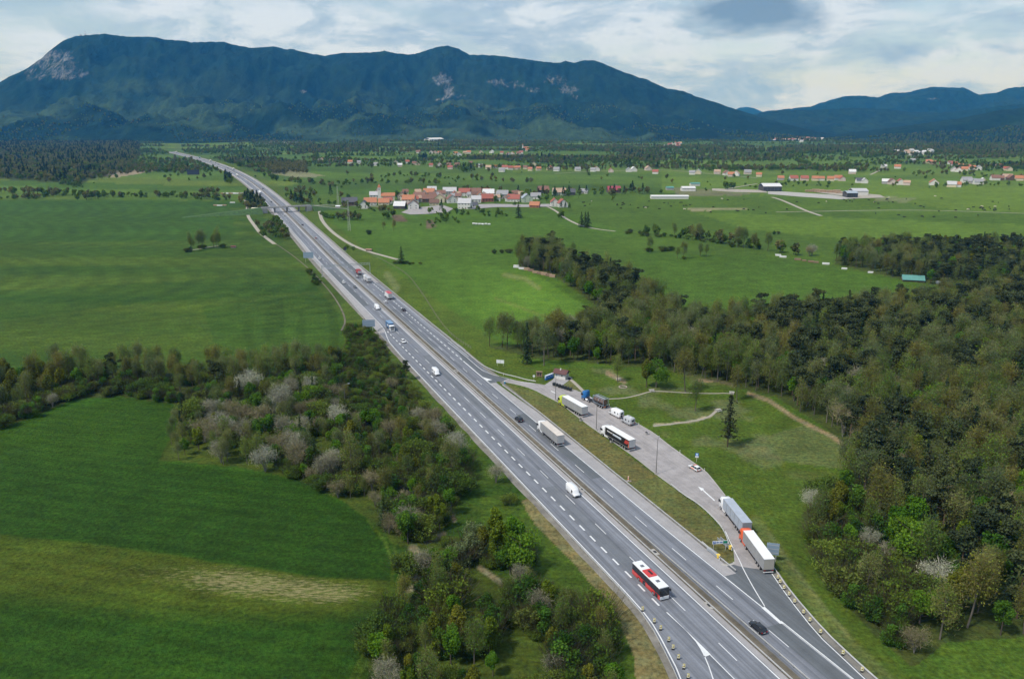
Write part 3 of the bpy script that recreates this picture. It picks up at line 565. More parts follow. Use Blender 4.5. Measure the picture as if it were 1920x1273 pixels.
# painted lines, children of the road they lie on
ZM = .078
strip('edge_line', S0, S_MAX, -.14, .14, ZM, M_LINE, left_road)
strip('edge_line', 31, 2400, lambda s: Lout(s) - .13, lambda s: Lout(s) + .13, ZM, M_LINE, left_road)
strip('edge_line', S0, 31, lambda s: Lout(s) - .13, lambda s: Lout(s) + .13, ZM, M_LINE, left_road, d=1.5)
strip('edge_line', S0, SG + 2, lambda s: Rout(s) - .13, lambda s: Rout(s) + .13, ZM, M_LINE, right_road)
strip('edge_line', 414, S_MAX, lambda s: Rout(s) - .13, lambda s: Rout(s) + .13, ZM, M_LINE, right_road)
strip('edge_line', SE, 414, lambda s: np.interp(s, [SE, 260, 400, 414], [15.0, 15.0, 14.4, 13.0]) - .1, lambda s: np.interp(s, [SE, 260, 400, 414], [15.0, 15.0, 14.4, 13.0]) + .1, ZM, M_LINE, right_road)
s_sol = s_of(*zd(310, 395))
strip('edge_line', SG - 1, s_sol, lambda s: Rout(s) - .2, lambda s: Rout(s) + .2, ZM + .004, M_LINE, right_road)
def dashes(name, first, per, length, width, offf, s_end, parent, s_sep=430):
    s = first; me = None; V = []; Fq_ = []; k = 0
    while s < s_end:
        x, y = axis(s, float(sval(offf, s))); xa, ya = axis(s + 1, float(sval(offf, s + 1)))
        ang = math.atan2(float(ya - y), float(xa - x))
        if s < s_sep:
            if me is None:
                mb = MB().box(-length/2, length/2, -width/2, width/2, -.006, .006); o = mb.build(name, M_LINE, parent); me = o.data
            else:
                o = bpy.data.objects.new(name, me); COL.objects.link(o); o.parent = parent
            o.location = (x, y, ZM + .004); o.rotation_euler = (0, 0, ang)
        else:
            c, n_ = math.cos(ang), math.sin(ang)
            for a, b in ((-1,-1),(1,-1),(1,1),(-1,1)):
                V.append((x + a*length/2*c - b*width/2*n_, y + a*length/2*n_ + b*width/2*c, ZM + .004))
            Fq_.append((4*k, 4*k+1, 4*k+2, 4*k+3)); k += 1
        s += per
    if V: uv_obj(name, V, Fq_, [(0, 0)] * len(V), M_LINE, parent, 'stuff')
l0 = s_of(1122.1, 992.2); dashes('lane_dash', l0 - 54, 18, 6, .17, -4.2, 1500, left_road)
r0 = s_of(1201, 977.5); dashes('lane_dash', r0 - 72, 18, 6, .17, Rlane, 1500, right_road)
w0 = s_of(1229, 1128.5)
dashes('merge_dash', w0, 6, 3, .42, -8.45, 284, left_road)
dashes('merge_dash', s_sol + 3.5, 6, 3, .42, Rout, 412, right_road)
sheet('gore_marking', [zb(400,545), zb(413,547), zb(560,690), zb(712,838), zb(668,855), zb(640,800), zb(606,748), zb(540,672)], ZM, M_LINE, left_road)
ribbon('ramp_line', [zb(668,848), zb(700,925), zb(728,1008), (1352,1310)], .22, ZM, M_LINE, left_road, it=0)
strip('ramp_line', S0, s_of(*zb(705,842)), -8.12, -7.92, ZM, M_LINE, left_road)
ribbon('ramp_line', [zb(1085,505), zb(1000,365), zb(930,235), (1389,1055.5), (1372.5,1024), (1360,996)], .22, ZM + .004, M_LINE, pave, it=1)
sheet('gore_marking', [zb(1062,514), zb(1085,508), zb(1150,566), zb(1215,625), zb(1190,625), zb(1110,556)], ZM + .004, M_LINE, right_road)
strip('edge_line', S0, s_of(*zb(1180,610)), lambda s: Rout(s) + .0, lambda s: Rout(s) + .42, ZM, M_LINE, right_road)
ribbon('ramp_line', [zb(1134,278), zb(1250,447), zb(1450,700), zb(1600,840), zb(1780,1010), (1700,1345)], .22, ZM, M_LINE, right_road, it=1)
ribbon('ramp_line', [zd(0,30), zd(300,255), zd(600,520), zd(700,588), zd(870,655), zd(1020,695), zd(1180,738), za(430,318), za(580,338)], .2, ZM + .003, M_LINE, pave, it=1)
sheet('gore_marking', [zd(690,712), zd(730,725), zd(880,768), zd(780,786), zd(740,752)], ZM + .004, M_LINE, right_road)
sheet('lane_dash', [za(748,417), za(755,412), za(802,434), za(796,439)], ZM + .004, M_LINE, pave)
sheet('arrow_marking', [zc(375,475), zc(424,494), zc(418,500), zc(511,586), zc(506,591), zc(411,506), zc(403,511)], ZM + .004, M_LINE, pave)
# kerbs round the rest area
def kerb(P, w=.3, h=.13, it=1):
    Q = np.array(wpath(P, it)); n = len(Q); T = np.gradient(Q, axis=0); T /= np.linalg.norm(T, axis=1)[:, None]; Nn = np.c_[T[:, 1], -T[:, 0]] * w / 2
    mb = MB(); mb.loft([[(*(q - k), .03), (*(q + k), .03), (*(q + k), .072 + h), (*(q - k), .072 + h)] for q, k in zip(Q, Nn)])
    return tag(mb.build('kerb', M_CONC), kind='structure')
kerb([za(250,318), za(400,346), za(560,393), za(700,468), za(850,543), za(1080,723), za(1240,841), za(1380,931), (1190,857), zc(40,376), zc(150,456), zc(250,531), zc(372,606), zc(482,701), zc(572,801)])
kerb([za(770,366), za(900,386), za(1030,412)]); kerb([za(1345,566), za(1480,648), za(1680,768), za(1850,866), zc(130,138), zc(230,210), zc(300,260), zc(430,350), zc(490,418), zc(592,550)])
kerb([zc(560,1098), zc(600,1104), zc(655,1094), zc(668,1078)], .6, .05)
# ---------------------------------------------------------------- guard rails
M_RAIL = mat('galvanised_rail', (.52, .52, .51), .5, .2, .15, .6); M_POST = mat('rail_post', (.25, .25, .245), .6, .4)
def guard_rail(Q, label, post=4.0, sep=1e9, h=.76, double=False):
    Q = np.array(Q); n = len(Q); T = np.gradient(Q, axis=0); T /= np.linalg.norm(T, axis=1)[:, None]; Nn = np.c_[T[:, 1], -T[:, 0]]
    t = thing('guard_rail', label, 'guard rail', (float(Q[0,0]), float(Q[0,1]), 0), 0, 'steel guard rails along the motorway')
    O = Q[0]; P = Q - O
    prof = [(-.05, h-.31), (.05, h-.31), (.085, h-.24), (.03, h-.16), (.085, h-.08), (.05, h), (-.05, h)]
    MB().loft([[(p[0] + k[0]*a, p[1] + k[1]*a, z) for a, z in prof] for p, k in zip(P, Nn)]).build('rail', M_RAIL, t)
    L = np.r_[0, np.cumsum(np.linalg.norm(np.diff(P, axis=0), axis=1))]; mb = MB()
    for s in np.arange(.5, L[-1], post):
        x, y = np.interp(s, L, P[:, 0]), np.interp(s, L, P[:, 1]); mb.box(x-.06, x+.06, y-.05, y+.05, 0, h - .03)
    tag(mb.build('post', M_POST, t), kind='stuff')
    return t
def ax_line(s0, s1, o):
    s = srange(s0, s1, 6.0); x, y = axis(s, sval(o, s)); return np.c_[x, y]
guard_rail(ax_line(S0, 1500, 1.72), 'steel guard rail on the median beside the oncoming carriageway')
guard_rail(ax_line(S0, 1500, tbl((-75,5.0),(0,4.7),(60,3.75),(250,3.7),(400,4.3),(2000,4.3))), 'steel guard rail on the median beside the carriageway leading away')
guard_rail(ax_line(S0, 292, lambda s: Lasph(s) - .35), 'steel guard rail along the outer edge of the slip road with the beacons')
guard_rail(ax_line(300, 1400, tbl((300,-13.6),(436,-11.8),(2000,-11.7))), 'steel guard rail along the pale shoulder below the far meadows')
guard_rail(ax_line(34, SG - 8, tbl((30,15.6),(150,15.5),(SG,13.9))), 'steel guard rail between the motorway and the olive island lawn')
guard_rail(wpath([zd(60,0), zd(300,190), zd(500,350), zd(650,480), zd(850,580), zd(1060,660), zd(1400,740), za(480,305), za(590,322)], 1), 'curved steel guard rail outside the exit ramp to the rest area')
guard_rail(ax_line(SE + 8, 1500, tbl((SE,16.4),(330,16.6),(424,17.0),(2000,16.6))), 'steel guard rail on the meadow side of the far right carriageway')
guard_rail(wpath([(1449.5,1066), (1481,1112), (1546,1187), (1600.5,1238.5), (1635.7,1270), (1725,1349)], 1), 'steel guard rail behind the yellow beacons of the entry ramp')
guard_rail(wpath([zc(160,468), zc(250,545), zc(375,622), zc(485,722), zc(565,812), zc(600,880), zc(628,968)], 1), 'curved steel guard rail on the inner edge of the rest area', 2.0)
guard_rail(wpath([zc(408,930), zc(470,985), zc(540,1042)], 1) , 'short doubled guard rail ending at the yellow crash cushion', 2.0)
# ---------------------------------------------------------------- overpass
def overpass():
    a = np.array([float(c) for c in unproj(500, 388.8, 6.6)]); b = np.array([float(c) for c in unproj(573, 385.2, 6.6)])
    d = b - a; L = float(np.linalg.norm(d)); ang = math.atan2(d[1], d[0])
    t = thing('overpass', 'narrow concrete road bridge crossing over the motorway before the village', 'bridge', (a[0], a[1], 0), ang)
    c = mat('bridge_concrete', (.34, .33, .31), .85, 0, .15, .4); dkc = mat('bridge_fascia', (.13, .135, .135), .8)
    MB().box(-6, L+6, -3.8, 3.8, 5.5, 6.3).build('deck', c, t); MB().box(-6, L+6, -3.2, 3.2, 6.3, 6.36).build('road_surface', M_PAVE, t)
    for y in (-3.7, 3.5): MB().box(-6, L+6, y, y+.2, 6.3, 6.75).build('parapet', c, t)
    for y in (-3.62, 3.58):
        mb = MB().box(-6, L+6, y, y+.06, 7.25, 7.33)
        for x in np.arange(-5, L+6, 2.5): mb.box(x, x+.07, y, y+.06, 6.75, 7.25)
        mb.build('railing', M_RAIL, t)
    for f_ in (.20, .515, .82):
        for y in (-2.2, 2.2): MB().cyl((L*f_, y, 0), (L*f_, y, 5.5), .55, n=12).build('pier', c, t)
    for x in (-6.6, L+.2):
        MB().box(x, x+6.4, -4.4, 4.4, 0, 5.5).build('abutment', c, t)
    # earth ramps carrying the lane up to the bridge
    g = mat('bank_grass', (.050, .100, .028), .95, 0, .35, .5)
    m1 = MB().loft([[(-6.6,-4,6.28),(-6.6,4,6.28),(-6.6,13,-.5),(-6.6,-13,-.5)],[(-40,-4,4),(-40,4,4),(-40,10,-.5),(-40,-10,-.5)],[(-95,-3,-.3),(-95,3,-.3),(-95,4,-.6),(-95,-4,-.6)]]); tag(m1.build('embankment', g, t))
    m2 = MB().loft([[(L+6.6,-4,6.28),(L+6.6,4,6.28),(L+6.6,13,-.5),(L+6.6,-13,-.5)],[(L+24,-4,3.4),(L+24,4,3.4),(L+24,9,-.5),(L+24,-9,-.5)],[(L+52,-3,-.3),(L+52,3,-.3),(L+52,4,-.6),(L+52,-4,-.6)]]); m2.build('embankment', g, t)
    MB().loft([[(L+6,-2.6,6.37),(L+6,2.6,6.37),(L+6,2.6,6.3),(L+6,-2.6,6.3)],[(L+24,-2.6,3.5),(L+24,2.6,3.5),(L+24,2.6,3.4),(L+24,-2.6,3.4)],[(L+50,-2.6,.1),(L+50,2.6,.1),(L+50,2.6,-.1),(L+50,-2.6,-.1)]]).build('approach_road', M_PAVE, t)
overpass()
# meadow fences
M_WOOD = mat('weathered_wood', (.24, .215, .18), .9, 0, .2, 2)
def fence(P, label, spacing=3.0, h=1.3):
    Q = np.array(wpath(P, 2)); O = Q[0]; Pq = Q - O
    t = thing('fence', label, 'fence', (O[0], O[1], 0)); L = np.r_[0, np.cumsum(np.linalg.norm(np.diff(Pq, axis=0), axis=1))]; mb = MB(); pts = []
    for s in np.arange(0, L[-1], spacing):
        x, y = np.interp(s, L, Pq[:, 0]), np.interp(s, L, Pq[:, 1]); z = float(terr(x + O[0], y + O[1])); mb.box(x-.07, x+.07, y-.07, y+.07, z - .2, z + h); pts.append((x, y, z))
    tag(mb.build('post', M_WOOD, t), kind='stuff')
    for hh in (.5, 1.1):
        MB().loft([[(x-.02, y, z+hh-.03), (x+.02, y, z+hh-.03), (x+.02, y, z+hh+.03), (x-.02, y, z+hh+.03)] for x, y, z in pts]).build('rail', M_WOOD, t)
fence([(690,474), (720,490), (748,505), (768,520), (785,542), (805,572), (822,600), (845,628), (868,645), (885,655)], 'pale post fence curving along the foot of the meadow beside the motorway')
# ---------------------------------------------------------------- vegetation
def leaf_mat(name, tint_lo, tint_hi, trans=.25):
    m = bpy.data.materials.new(name); m.use_nodes = True; t = m.node_tree; L = t.links; t.nodes.clear()
    o = t.nodes.new('ShaderNodeOutputMaterial'); d = t.nodes.new('ShaderNodeBsdfDiffuse'); tr = t.nodes.new('ShaderNodeBsdfTranslucent'); mx_ = t.nodes.new('ShaderNodeMixShader'); mx_.inputs[0].default_value = trans
    at = t.nodes.new('ShaderNodeAttribute'); at.attribute_name = 'Col'; oi = t.nodes.new('ShaderNodeObjectInfo')
    r = t.nodes.new('ShaderNodeValToRGB'); r.color_ramp.elements[0].color = (*tint_lo, 1); r.color_ramp.elements[1].color = (*tint_hi, 1); L.new(oi.outputs['Random'], r.inputs[0])
    k = t.nodes.new('ShaderNodeMix'); k.data_type = 'RGBA'; k.blend_type = 'MULTIPLY'; k.inputs['Factor'].default_value = 1; L.new(at.outputs['Color'], k.inputs['A']); L.new(r.outputs[0], k.inputs['B'])
    L.new(k.outputs['Result'], d.inputs[0]); L.new(k.outputs['Result'], tr.inputs[0]); L.new(d.outputs[0], mx_.inputs[1]); L.new(tr.outputs[0], mx_.inputs[2]); L.new(mx_.outputs[0], o.inputs[0])
    return m
M_BARK = leaf_mat('bark', (.75, .75, .75), (1.25, 1.25, 1.25), 0)
LM = {
 'budding': leaf_mat('budding_twigs', (.74, .80, .72), (1.30, 1.20, 1.05), .42), 'leafy': leaf_mat('fresh_leaves', (.75, .82, .8), (1.3, 1.15, .95), .35),
 'conifer': leaf_mat('spruce_needles', (.75, .8, .85), (1.3, 1.25, 1.05), .1), 'pine': leaf_mat('pine_needles', (.75, .8, .85), (1.35, 1.25, 1.1), .1),
 'shrub': leaf_mat('shrub_leaves', (.60, .78, .72), (1.25, 1.28, 1.05), .45), 'bare': leaf_mat('pale_twigs', (.8, .8, .8), (1.2, 1.2, 1.2), .1), 'willow': leaf_mat('willow_leaves', (.95, .95, .95), (1.1, 1.1, 1.05), .3)}
def unit(v): return v / np.maximum(np.linalg.norm(v, axis=1, keepdims=True), 1e-9)
def cards(c, sx, sy, cols, up=None, flat=0.0):
    """one small leaf-clump quad per centre, each turned its own way"""
    n = len(c); a = rng.normal(size=(n, 3)); 
    if up is not None: a = a * (1 - flat) + up * flat * 1.6
    a = unit(a); b = unit(np.cross(a, rng.normal(size=(n, 3)))); w = np.cross(a, b)
    sx = np.broadcast_to(sx, (n,))[:, None] * rng.uniform(.7, 1.3, (n, 1)); sy = np.broadcast_to(sy, (n,))[:, None] * rng.uniform(.7, 1.3, (n, 1))
    V = np.stack([c - b*sx, c + w*sy*.8 - b*sx*.15, c + b*sx, c - w*sy*.8 + b*sx*.15], 1).reshape(-1, 3)
    return V, np.arange(4*n).reshape(n, 4), np.repeat(cols, 4, 0)
def blades(p, q, w, cols):
    """thin twigs from p to q as slim quads"""
    d = unit(q - p); s = unit(np.cross(d, rng.normal(size=p.shape))); w = np.broadcast_to(w, (len(p),))[:, None]
    V = np.stack([p - s*w, p + s*w, q + s*w*.25, q - s*w*.25], 1).reshape(-1, 3)
    return V, np.arange(4*len(p)).reshape(-1, 4), np.repeat(cols, 4, 0)
def limb(pts, rad, col, n=5):
    pts = np.array(pts, float); V = []; Fc = []
    for k, (p, r) in enumerate(zip(pts, rad)):
        d = pts[min(k+1, len(pts)-1)] - pts[max(k-1, 0)]; d = d / (np.linalg.norm(d) + 1e-9); u = np.cross(d, [.3, .9, .2]); u /= np.linalg.norm(u) + 1e-9; w = np.cross(d, u)
        for i in range(n):
            t = 2*math.pi*i/n; V.append(p + (u*math.cos(t) + w*math.sin(t)) * r)
    for k in range(len(pts)-1):
        for i in range(n): Fc.append((k*n+i, k*n+(i+1) % n, (k+1)*n+(i+1) % n, (k+1)*n+i))
    return np.array(V), np.array(Fc), np.tile(col, (len(V), 1))
def join(parts):
    V = []; Fc = []; Cc = []; o = 0
    for v, f, c in parts: V.append(v); Fc.append(f + o); Cc.append(c); o += len(v)
    return np.concatenate(V), np.concatenate(Fc), np.concatenate(Cc)
def vary(col, n, s=.22):
    k = rng.uniform(1 - s, 1 + s, (n, 1)); return np.array(col) * k * rng.uniform(.93, 1.07, (n, 3))
def lobes(n, cz, rx, rz, sub, shell=.55):
    """clumped points in a crown: lobe centres in an ellipsoid, points round each lobe"""
    L_ = unit(rng.normal(size=(sub, 3))) * rng.uniform(.35, 1, (sub, 1)) ** .6 * np.array([rx, rx, rz]) * .72
    k = rng.integers(0, sub, n); lr = rng.uniform(.28, .5, sub)[k][:, None]
    p = L_[k] + unit(rng.normal(size=(n, 3))) * rng.uniform(shell, 1, (n, 1)) * lr * np.array([rx, rx, rz]) * 1.05
    return p + np.array([0, 0, cz]), k
def tree_budding(H, seed, n_tw=1150, n_lf=850, col=(.112,.094,.048), leaf=(.098,.100,.030), bark=(.13,.115,.095)):
    parts_t = []; c0 = np.array([rng.normal()*.3, rng.normal()*.3, H*.55]); tip = np.array([rng.normal()*.5, rng.normal()*.5, H*.93])
    parts_t.append(limb([(0,0,-.3), c0*[.6,.6,.45], c0, tip], [H*.016, H*.013, H*.009, H*.002], np.array(bark)))
    ends = []
    for k in range(13):
        z = H * rng.uniform(.28, .8); a = rng.uniform(0, 6.28); L_ = H * rng.uniform(.10, .19) * (1.15 - .5*z/H); b = np.array([c0[0]*z/(H*.55)*.8, c0[1]*z/(H*.55)*.8, z])
        e = b + np.array([math.cos(a)*L_, math.sin(a)*L_, L_*rng.uniform(.8, 1.9)]); parts_t.append(limb([b, (b+e)/2 + [0,0,.15], e], [H*.005, H*.0035, H*.0012], np.array(bark)*.95, 3)); ends.append(e)
    ends = np.array(ends + [tip])
    k = rng.integers(0, len(ends), n_tw); base = ends[k] + rng.normal(size=(n_tw, 3)) * np.array([.052, .052, .09]) * H
    d = unit(rng.normal(size=(n_tw, 3)) * [.8, .8, .5] + [0, 0, .85]); q = base + d * rng.uniform(.6, 1.5, (n_tw, 1)) * H/15
    tone = rng.uniform(.75, 1.25, len(ends))[k][:, None]
    A = blades(base, q, .055*H/15, vary(col, n_tw) * tone)
    k2 = rng.integers(0, len(ends), n_lf); p2 = ends[k2] + rng.normal(size=(n_lf, 3)) * np.array([.058, .058, .095]) * H
    B = cards(p2, .24*H/15, .20*H/15, vary(leaf, n_lf, .3) * rng.uniform(.75, 1.25, len(ends))[k2][:, None])
    return join([A, B]), join(parts_t)
def tree_leafy(H, seed, n=2600, col=(.060,.115,.020), wide=.30, bark=(.10,.085,.07), low=.30):
    rx = H*wide; rz = H*(1-low)/2; cz = H*(1+low)/2
    p, k = lobes(n, cz, rx, rz, 17); tone = rng.uniform(.72, 1.28, (17, 1))[k]
    A = cards(p, .34*H/13, .28*H/13, vary(col, n, .25)*tone)
    t = [limb([(0,0,-.3), (0.1,0,H*.3), (rng.normal()*.3, .1, H*.8)], [H*.02, H*.015, H*.004], np.array(bark))]
    for _ in range(9):
        z = H*rng.uniform(low*.9, .7); a = rng.uniform(0, 6.28); L_ = rx*rng.uniform(.5, .9)
        t.append(limb([(0.1,0,z), (math.cos(a)*L_, math.sin(a)*L_, z+L_*.6)], [H*.006, H*.002], np.array(bark), 3))
    return join([A]), join(t)
def tree_conifer(H, seed, col=(.040,.064,.028), wide=.19, low=.10, n_wh=24, ragged=.25, pw=.85):
    P = []; U = []; T = []; 
    for i in range(n_wh):
        f = i/(n_wh-1); z = H*(low + (1-low)*f**.92); Rr = H*wide*(1-f)**pw + .12
        for b in range(int(9 - 4*f)):
            a = rng.uniform(0, 6.28); L_ = Rr*rng.uniform(1-ragged*1.6, 1+ragged*.4); m = max(3, int(L_*2.6)); s = (np.arange(m)+.7)/m
            pts = np.c_[np.cos(a)*L_*s, np.sin(a)*L_*s, z - .28*L_*s**1.3 + rng.normal()*.15]; P.append(pts + rng.normal(size=pts.shape)*.16); T.append(np.full(m, rng.uniform(.7, 1.3)))
    P = np.concatenate(P); T = np.concatenate(T)[:, None]; n = len(P)
    A = cards(P, .46*H/18, .36*H/18, vary(col, n, .22)*T, np.array([0, 0, 1.]), .5)
    return join([A]), join([limb([(0,0,-.3), (0,0,H*.5), (0,0,H*.99)], [H*.014, H*.009, H*.001], np.array((.085,.068,.052)))])
def tree_pine(H, seed, col=(.054,.072,.032), n=2100):
    sub = 15; L_ = np.c_[rng.normal(size=sub)*H*.11, rng.normal(size=sub)*H*.11, H*rng.uniform(.45, .95, sub)]; L_[:, :2] *= (1.25 - .7*(L_[:, 2:3]/H - .45)/.5)
    k = rng.integers(0, sub, n); p = L_[k] + unit(rng.normal(size=(n, 3))) * rng.uniform(.5, 1, (n, 1)) * np.array([.098, .098, .052])*H
    A = cards(p, .36*H/17, .30*H/17, vary(col, n, .25)*rng.uniform(.7, 1.3, (sub, 1))[k])
    t = [limb([(0,0,-.3), (rng.normal()*.2,0,H*.5), (0,rng.normal()*.3,H*.9)], [H*.014, H*.010, H*.003], np.array((.13,.095,.07)))]
    for e in L_: t.append(limb([(0,0,max(e[2]-H*.08, H*.3)), e], [H*.004, H*.0015], np.array((.11,.085,.065)), 3))
    return join([A]), join(t)
def shrub(H, seed, wide=.72, n=3100, col=(.056,.080,.024), tw=(.10,.085,.05), n_tw=420):
    p, k = lobes(n, H*.48, H*wide, H*.56, 13, .35); p[:, 2] = np.abs(p[:, 2]); tone = rng.uniform(.70, 1.30, (13, 1))[k]
    A = cards(p, .175 if H < 6 else .21, .15 if H < 6 else .18, vary(col, n, .28)*tone)
    b = rng.normal(size=(n_tw, 3))*[H*wide*.4, H*wide*.4, .1] + [0, 0, H*.45]; q = b + unit(b - [0, 0, -H*.3] + rng.normal(size=b.shape)*.8)*H*.42*rng.uniform(.6, 1.3, (n_tw, 1))
    B = blades(b, q, .03*H/4.5, vary(tw, n_tw))
    t = [limb([(0,0,-.2), (math.cos(a)*H*.2, math.sin(a)*H*.2, H*.5)], [H*.02, H*.006], np.array((.10,.085,.065)), 4) for a in rng.uniform(0, 6.28, 5)]
    return join([A, B]), join(t)
def bare_shrub(H, seed, col=(.235,.22,.20), n=1500, leaf=(.20,.20,.16), n_lf=700):
    t = []; ends = []
    for _ in range(14):
        a = rng.uniform(0, 6.28); r = H*rng.uniform(.10, .34); e = np.array([math.cos(a)*r, math.sin(a)*r, H*rng.uniform(.5, .85)]); t.append(limb([(0,0,-.2), e*[.3,.3,.5], e], [H*.012, H*.008, H*.003], np.array((.20,.185,.165)), 4)); ends.append(e)
    ends = np.array(ends); k = rng.integers(0, len(ends), n); b = ends[k] + rng.normal(size=(n, 3))*H*.10; d = unit(rng.normal(size=(n, 3)) + (ends[k] - [0, 0, H*.3])/H*2)
    A = blades(b, b + d*H*.14*rng.uniform(.5, 1.2, (n, 1)), .034*H/7, vary(col, n, .25))
    k = rng.integers(0, len(ends), n_lf); B = cards(ends[k] + rng.normal(size=(n_lf, 3))*H*.12, .12*H/7, .10*H/7, vary(leaf, n_lf, .3))
    return join([A, B]), join(t)
def low(kind):
    if kind == 'budding': p, k = lobes(170, 6.6, 4.4, 5.0, 9); A = cards(p, 1.0, .85, vary((.165,.170,.068), 170, .35)); tr_ = limb([(0,0,-.3),(0,0,8)], [.25, .1], np.array((.11,.1,.08)), 4)
    elif kind == 'leafy': p, k = lobes(160, 6.6, 4.0, 4.8, 8); A = cards(p, 1.05, .9, vary((.115,.185,.034), 160, .35)); tr_ = limb([(0,0,-.3),(0,0,6)], [.25, .1], np.array((.09,.08,.06)), 4)
    elif kind == 'conifer':
        n = 150; f = rng.uniform(0, 1, n)**.75; a = rng.uniform(0, 6.28, n); r = (1-f)*4.3*rng.uniform(.6, 1.05, n); A = cards(np.c_[np.cos(a)*r, np.sin(a)*r, 1.5+f*14.5], .95, .75, vary((.044,.072,.032), n, .3)); tr_ = limb([(0,0,-.3),(0,0,15)], [.25, .03], np.array((.08,.065,.05)), 4)
    else: p, k = lobes(110, 2.2, 3.2, 2.2, 7); p[:, 2] = np.abs(p[:, 2]); A = cards(p, .75, .6, vary((.110,.165,.034), 110, .35)); tr_ = limb([(0,0,-.2),(0,0,2)], [.1, .05], np.array((.09,.08,.06)), 4)
    return join([A]), tr_
PROTO = {}
def reg(kind, gen, n):
    PROTO[kind] = []
    for i in range(n):
        (v, f, c), (tv, tf, tcol) = gen(i); mk = kind.split('_')[-1]
        cm = raw_mesh('crown', v, f, LM[mk], c); tm = raw_mesh('trunk', tv, tf, M_BARK, tcol)
        jv = np.r_[v, tv]; jm = raw_mesh(kind + '_tree', jv, np.r_[f, tf + len(v)], LM[mk], np.r_[c, tcol])
        PROTO[kind].append((cm, tm, jm))
B_C = [(tuple(np.array(a)*[1.62,2.05,1.5]), tuple(np.array(b)*[1.6,2.3,1.3])) for a, b in [((.112,.090,.050),(.100,.098,.034)), ((.118,.086,.048),(.112,.088,.032)), ((.098,.086,.052),(.080,.096,.032)), ((.120,.098,.062),(.098,.090,.044)), ((.100,.090,.046),(.092,.108,.028)), ((.112,.098,.072),(.086,.084,.046))]]
reg('budding', lambda i: tree_budding(16.5, i, col=B_C[i][0], leaf=B_C[i][1]), 6)
reg('leafy', lambda i: tree_leafy(13, i, col=[(.090,.20,.020),(.135,.195,.022),(.075,.165,.022),(.150,.175,.028),(.105,.205,.022)][i], wide=[.25,.22,.28,.24,.46][i], low=[.28,.25,.3,.25,.14][i]), 5)
reg('conifer', lambda i: tree_conifer(18, i, ragged=.2+.1*i) if i < 3 else tree_conifer(18, i, wide=.19, low=.20, ragged=.55, pw=.42, col=(.060,.070,.034)) if i == 3 else tree_conifer(18, i, wide=.32, low=.06, ragged=.2), 5)
reg('pine', lambda i: tree_pine(17, i), 3)
reg('shrub', lambda i: shrub(4.5, i, wide=[.55,.75,.48,.8,.6][i], col=[(.100,.182,.028),(.130,.180,.030),(.084,.160,.028),(.145,.188,.038),(.125,.150,.040)][i]), 5)
reg('bare', lambda i: bare_shrub(7, i, col=[(.33,.33,.25),(.26,.245,.175),(.23,.20,.12)][i], leaf=[(.30,.32,.20),(.19,.22,.10),(.16,.18,.06)][i]), 3)
reg('willow', lambda i: shrub(8.5, i, wide=.5, n=5200, col=(.175,.22,.095), n_tw=300), 1)
for kk, n in (('budding', 3), ('leafy', 3), ('conifer', 2), ('shrub', 3)): reg('low_' + kk, lambda i, kk=kk: low(kk), n)
TREES = []      # (kind, x, y, z, scale, rot, region)
def add_tree(kind, x, y, sc, region, var=None):
    TREES.append((kind, float(x), float(y), float(terr(x, y)), sc, random.uniform(0, 6.28), region, random.randrange(len(PROTO[kind])) if var is None else var))
def on_road(X, Y, m=0):
    d = road_dist(X, Y); return (d > -15.5 - m) & (d < 19 + m)
def fill(P, spacing, region, choose, xlim=(-120, 2040)):
    W_ = np.array([[float(c) for c in unproj(x, y)] for x, y in densify(P, 40)]); x0, y0 = W_.min(0); x1, y1 = W_.max(0)
    A, B = np.meshgrid(np.arange(x0, x1, spacing), np.arange(y0, y1, spacing)); A = (A + (np.arange(A.shape[0]) % 2)[:, None]*spacing/2).ravel(); B = B.ravel()
    A = A + rng.uniform(-.42, .42, A.shape)*spacing; B = B + rng.uniform(-.42, .42, B.shape)*spacing
    px, py = proj(A, B, 0*A); ok = inpoly(px, py, P) & (px > xlim[0]) & (px < xlim[1]) & (py < 1420) & ~on_road(A, B, -1)
    for X, Y, u, v in zip(A[ok], B[ok], px[ok], py[ok]):
        r = choose(u, v, X, Y)
        if r: add_tree(r[0], X, Y, r[1], region, *r[2:])
def ch_right(u, v, X, Y):
    n1 = float(fbm(X/38, Y/38, 3, 61)); n2 = float(fbm(X/24, Y/24, 3, 71)); r = random.random()
    if u > 1480 and v > 930 and u - 1480 < (v - 930)*.95 + 95:
        if r < .62: return 'shrub', random.uniform(.9, 1.9)
        if r < .80: return 'leafy', random.uniform(.45, .8)
        if r < .90: return 'bare', random.uniform(.8, 1.3)
        return 'budding', random.uniform(.55, .85)
    if u < 1030 and v > 630: return ('budding', random.uniform(.72, 1.02)) if r < .8 else ('pine', random.uniform(.6, .85)) if r < .9 else ('leafy', random.uniform(.4, .6))
    dark = .11 + .24*(u > 1480)*(v < 980)*float(n1 > .46) + .25*(1420 < u < 1500 and v < 660) + .22*(1090 < u < 1190 and v < 560)
    if r < dark: return ('pine', random.uniform(.75, 1.1)) if random.random() < .68 else ('conifer', random.uniform(.65, .95))
    if r < dark + (.13 if n2 < .56 else .32): return 'leafy', random.uniform(.6, 1.0)
    if r < dark + .40 and v > 1000: return 'leafy', random.uniform(.6, .95)
    return ('bare', random.uniform(1.2, 1.7), random.choice((1, 2))) if random.random() < .07 else ('budding', random.uniform(.58, 1.0))
fill(WOOD['right'], 5.3, 'right', ch_right)
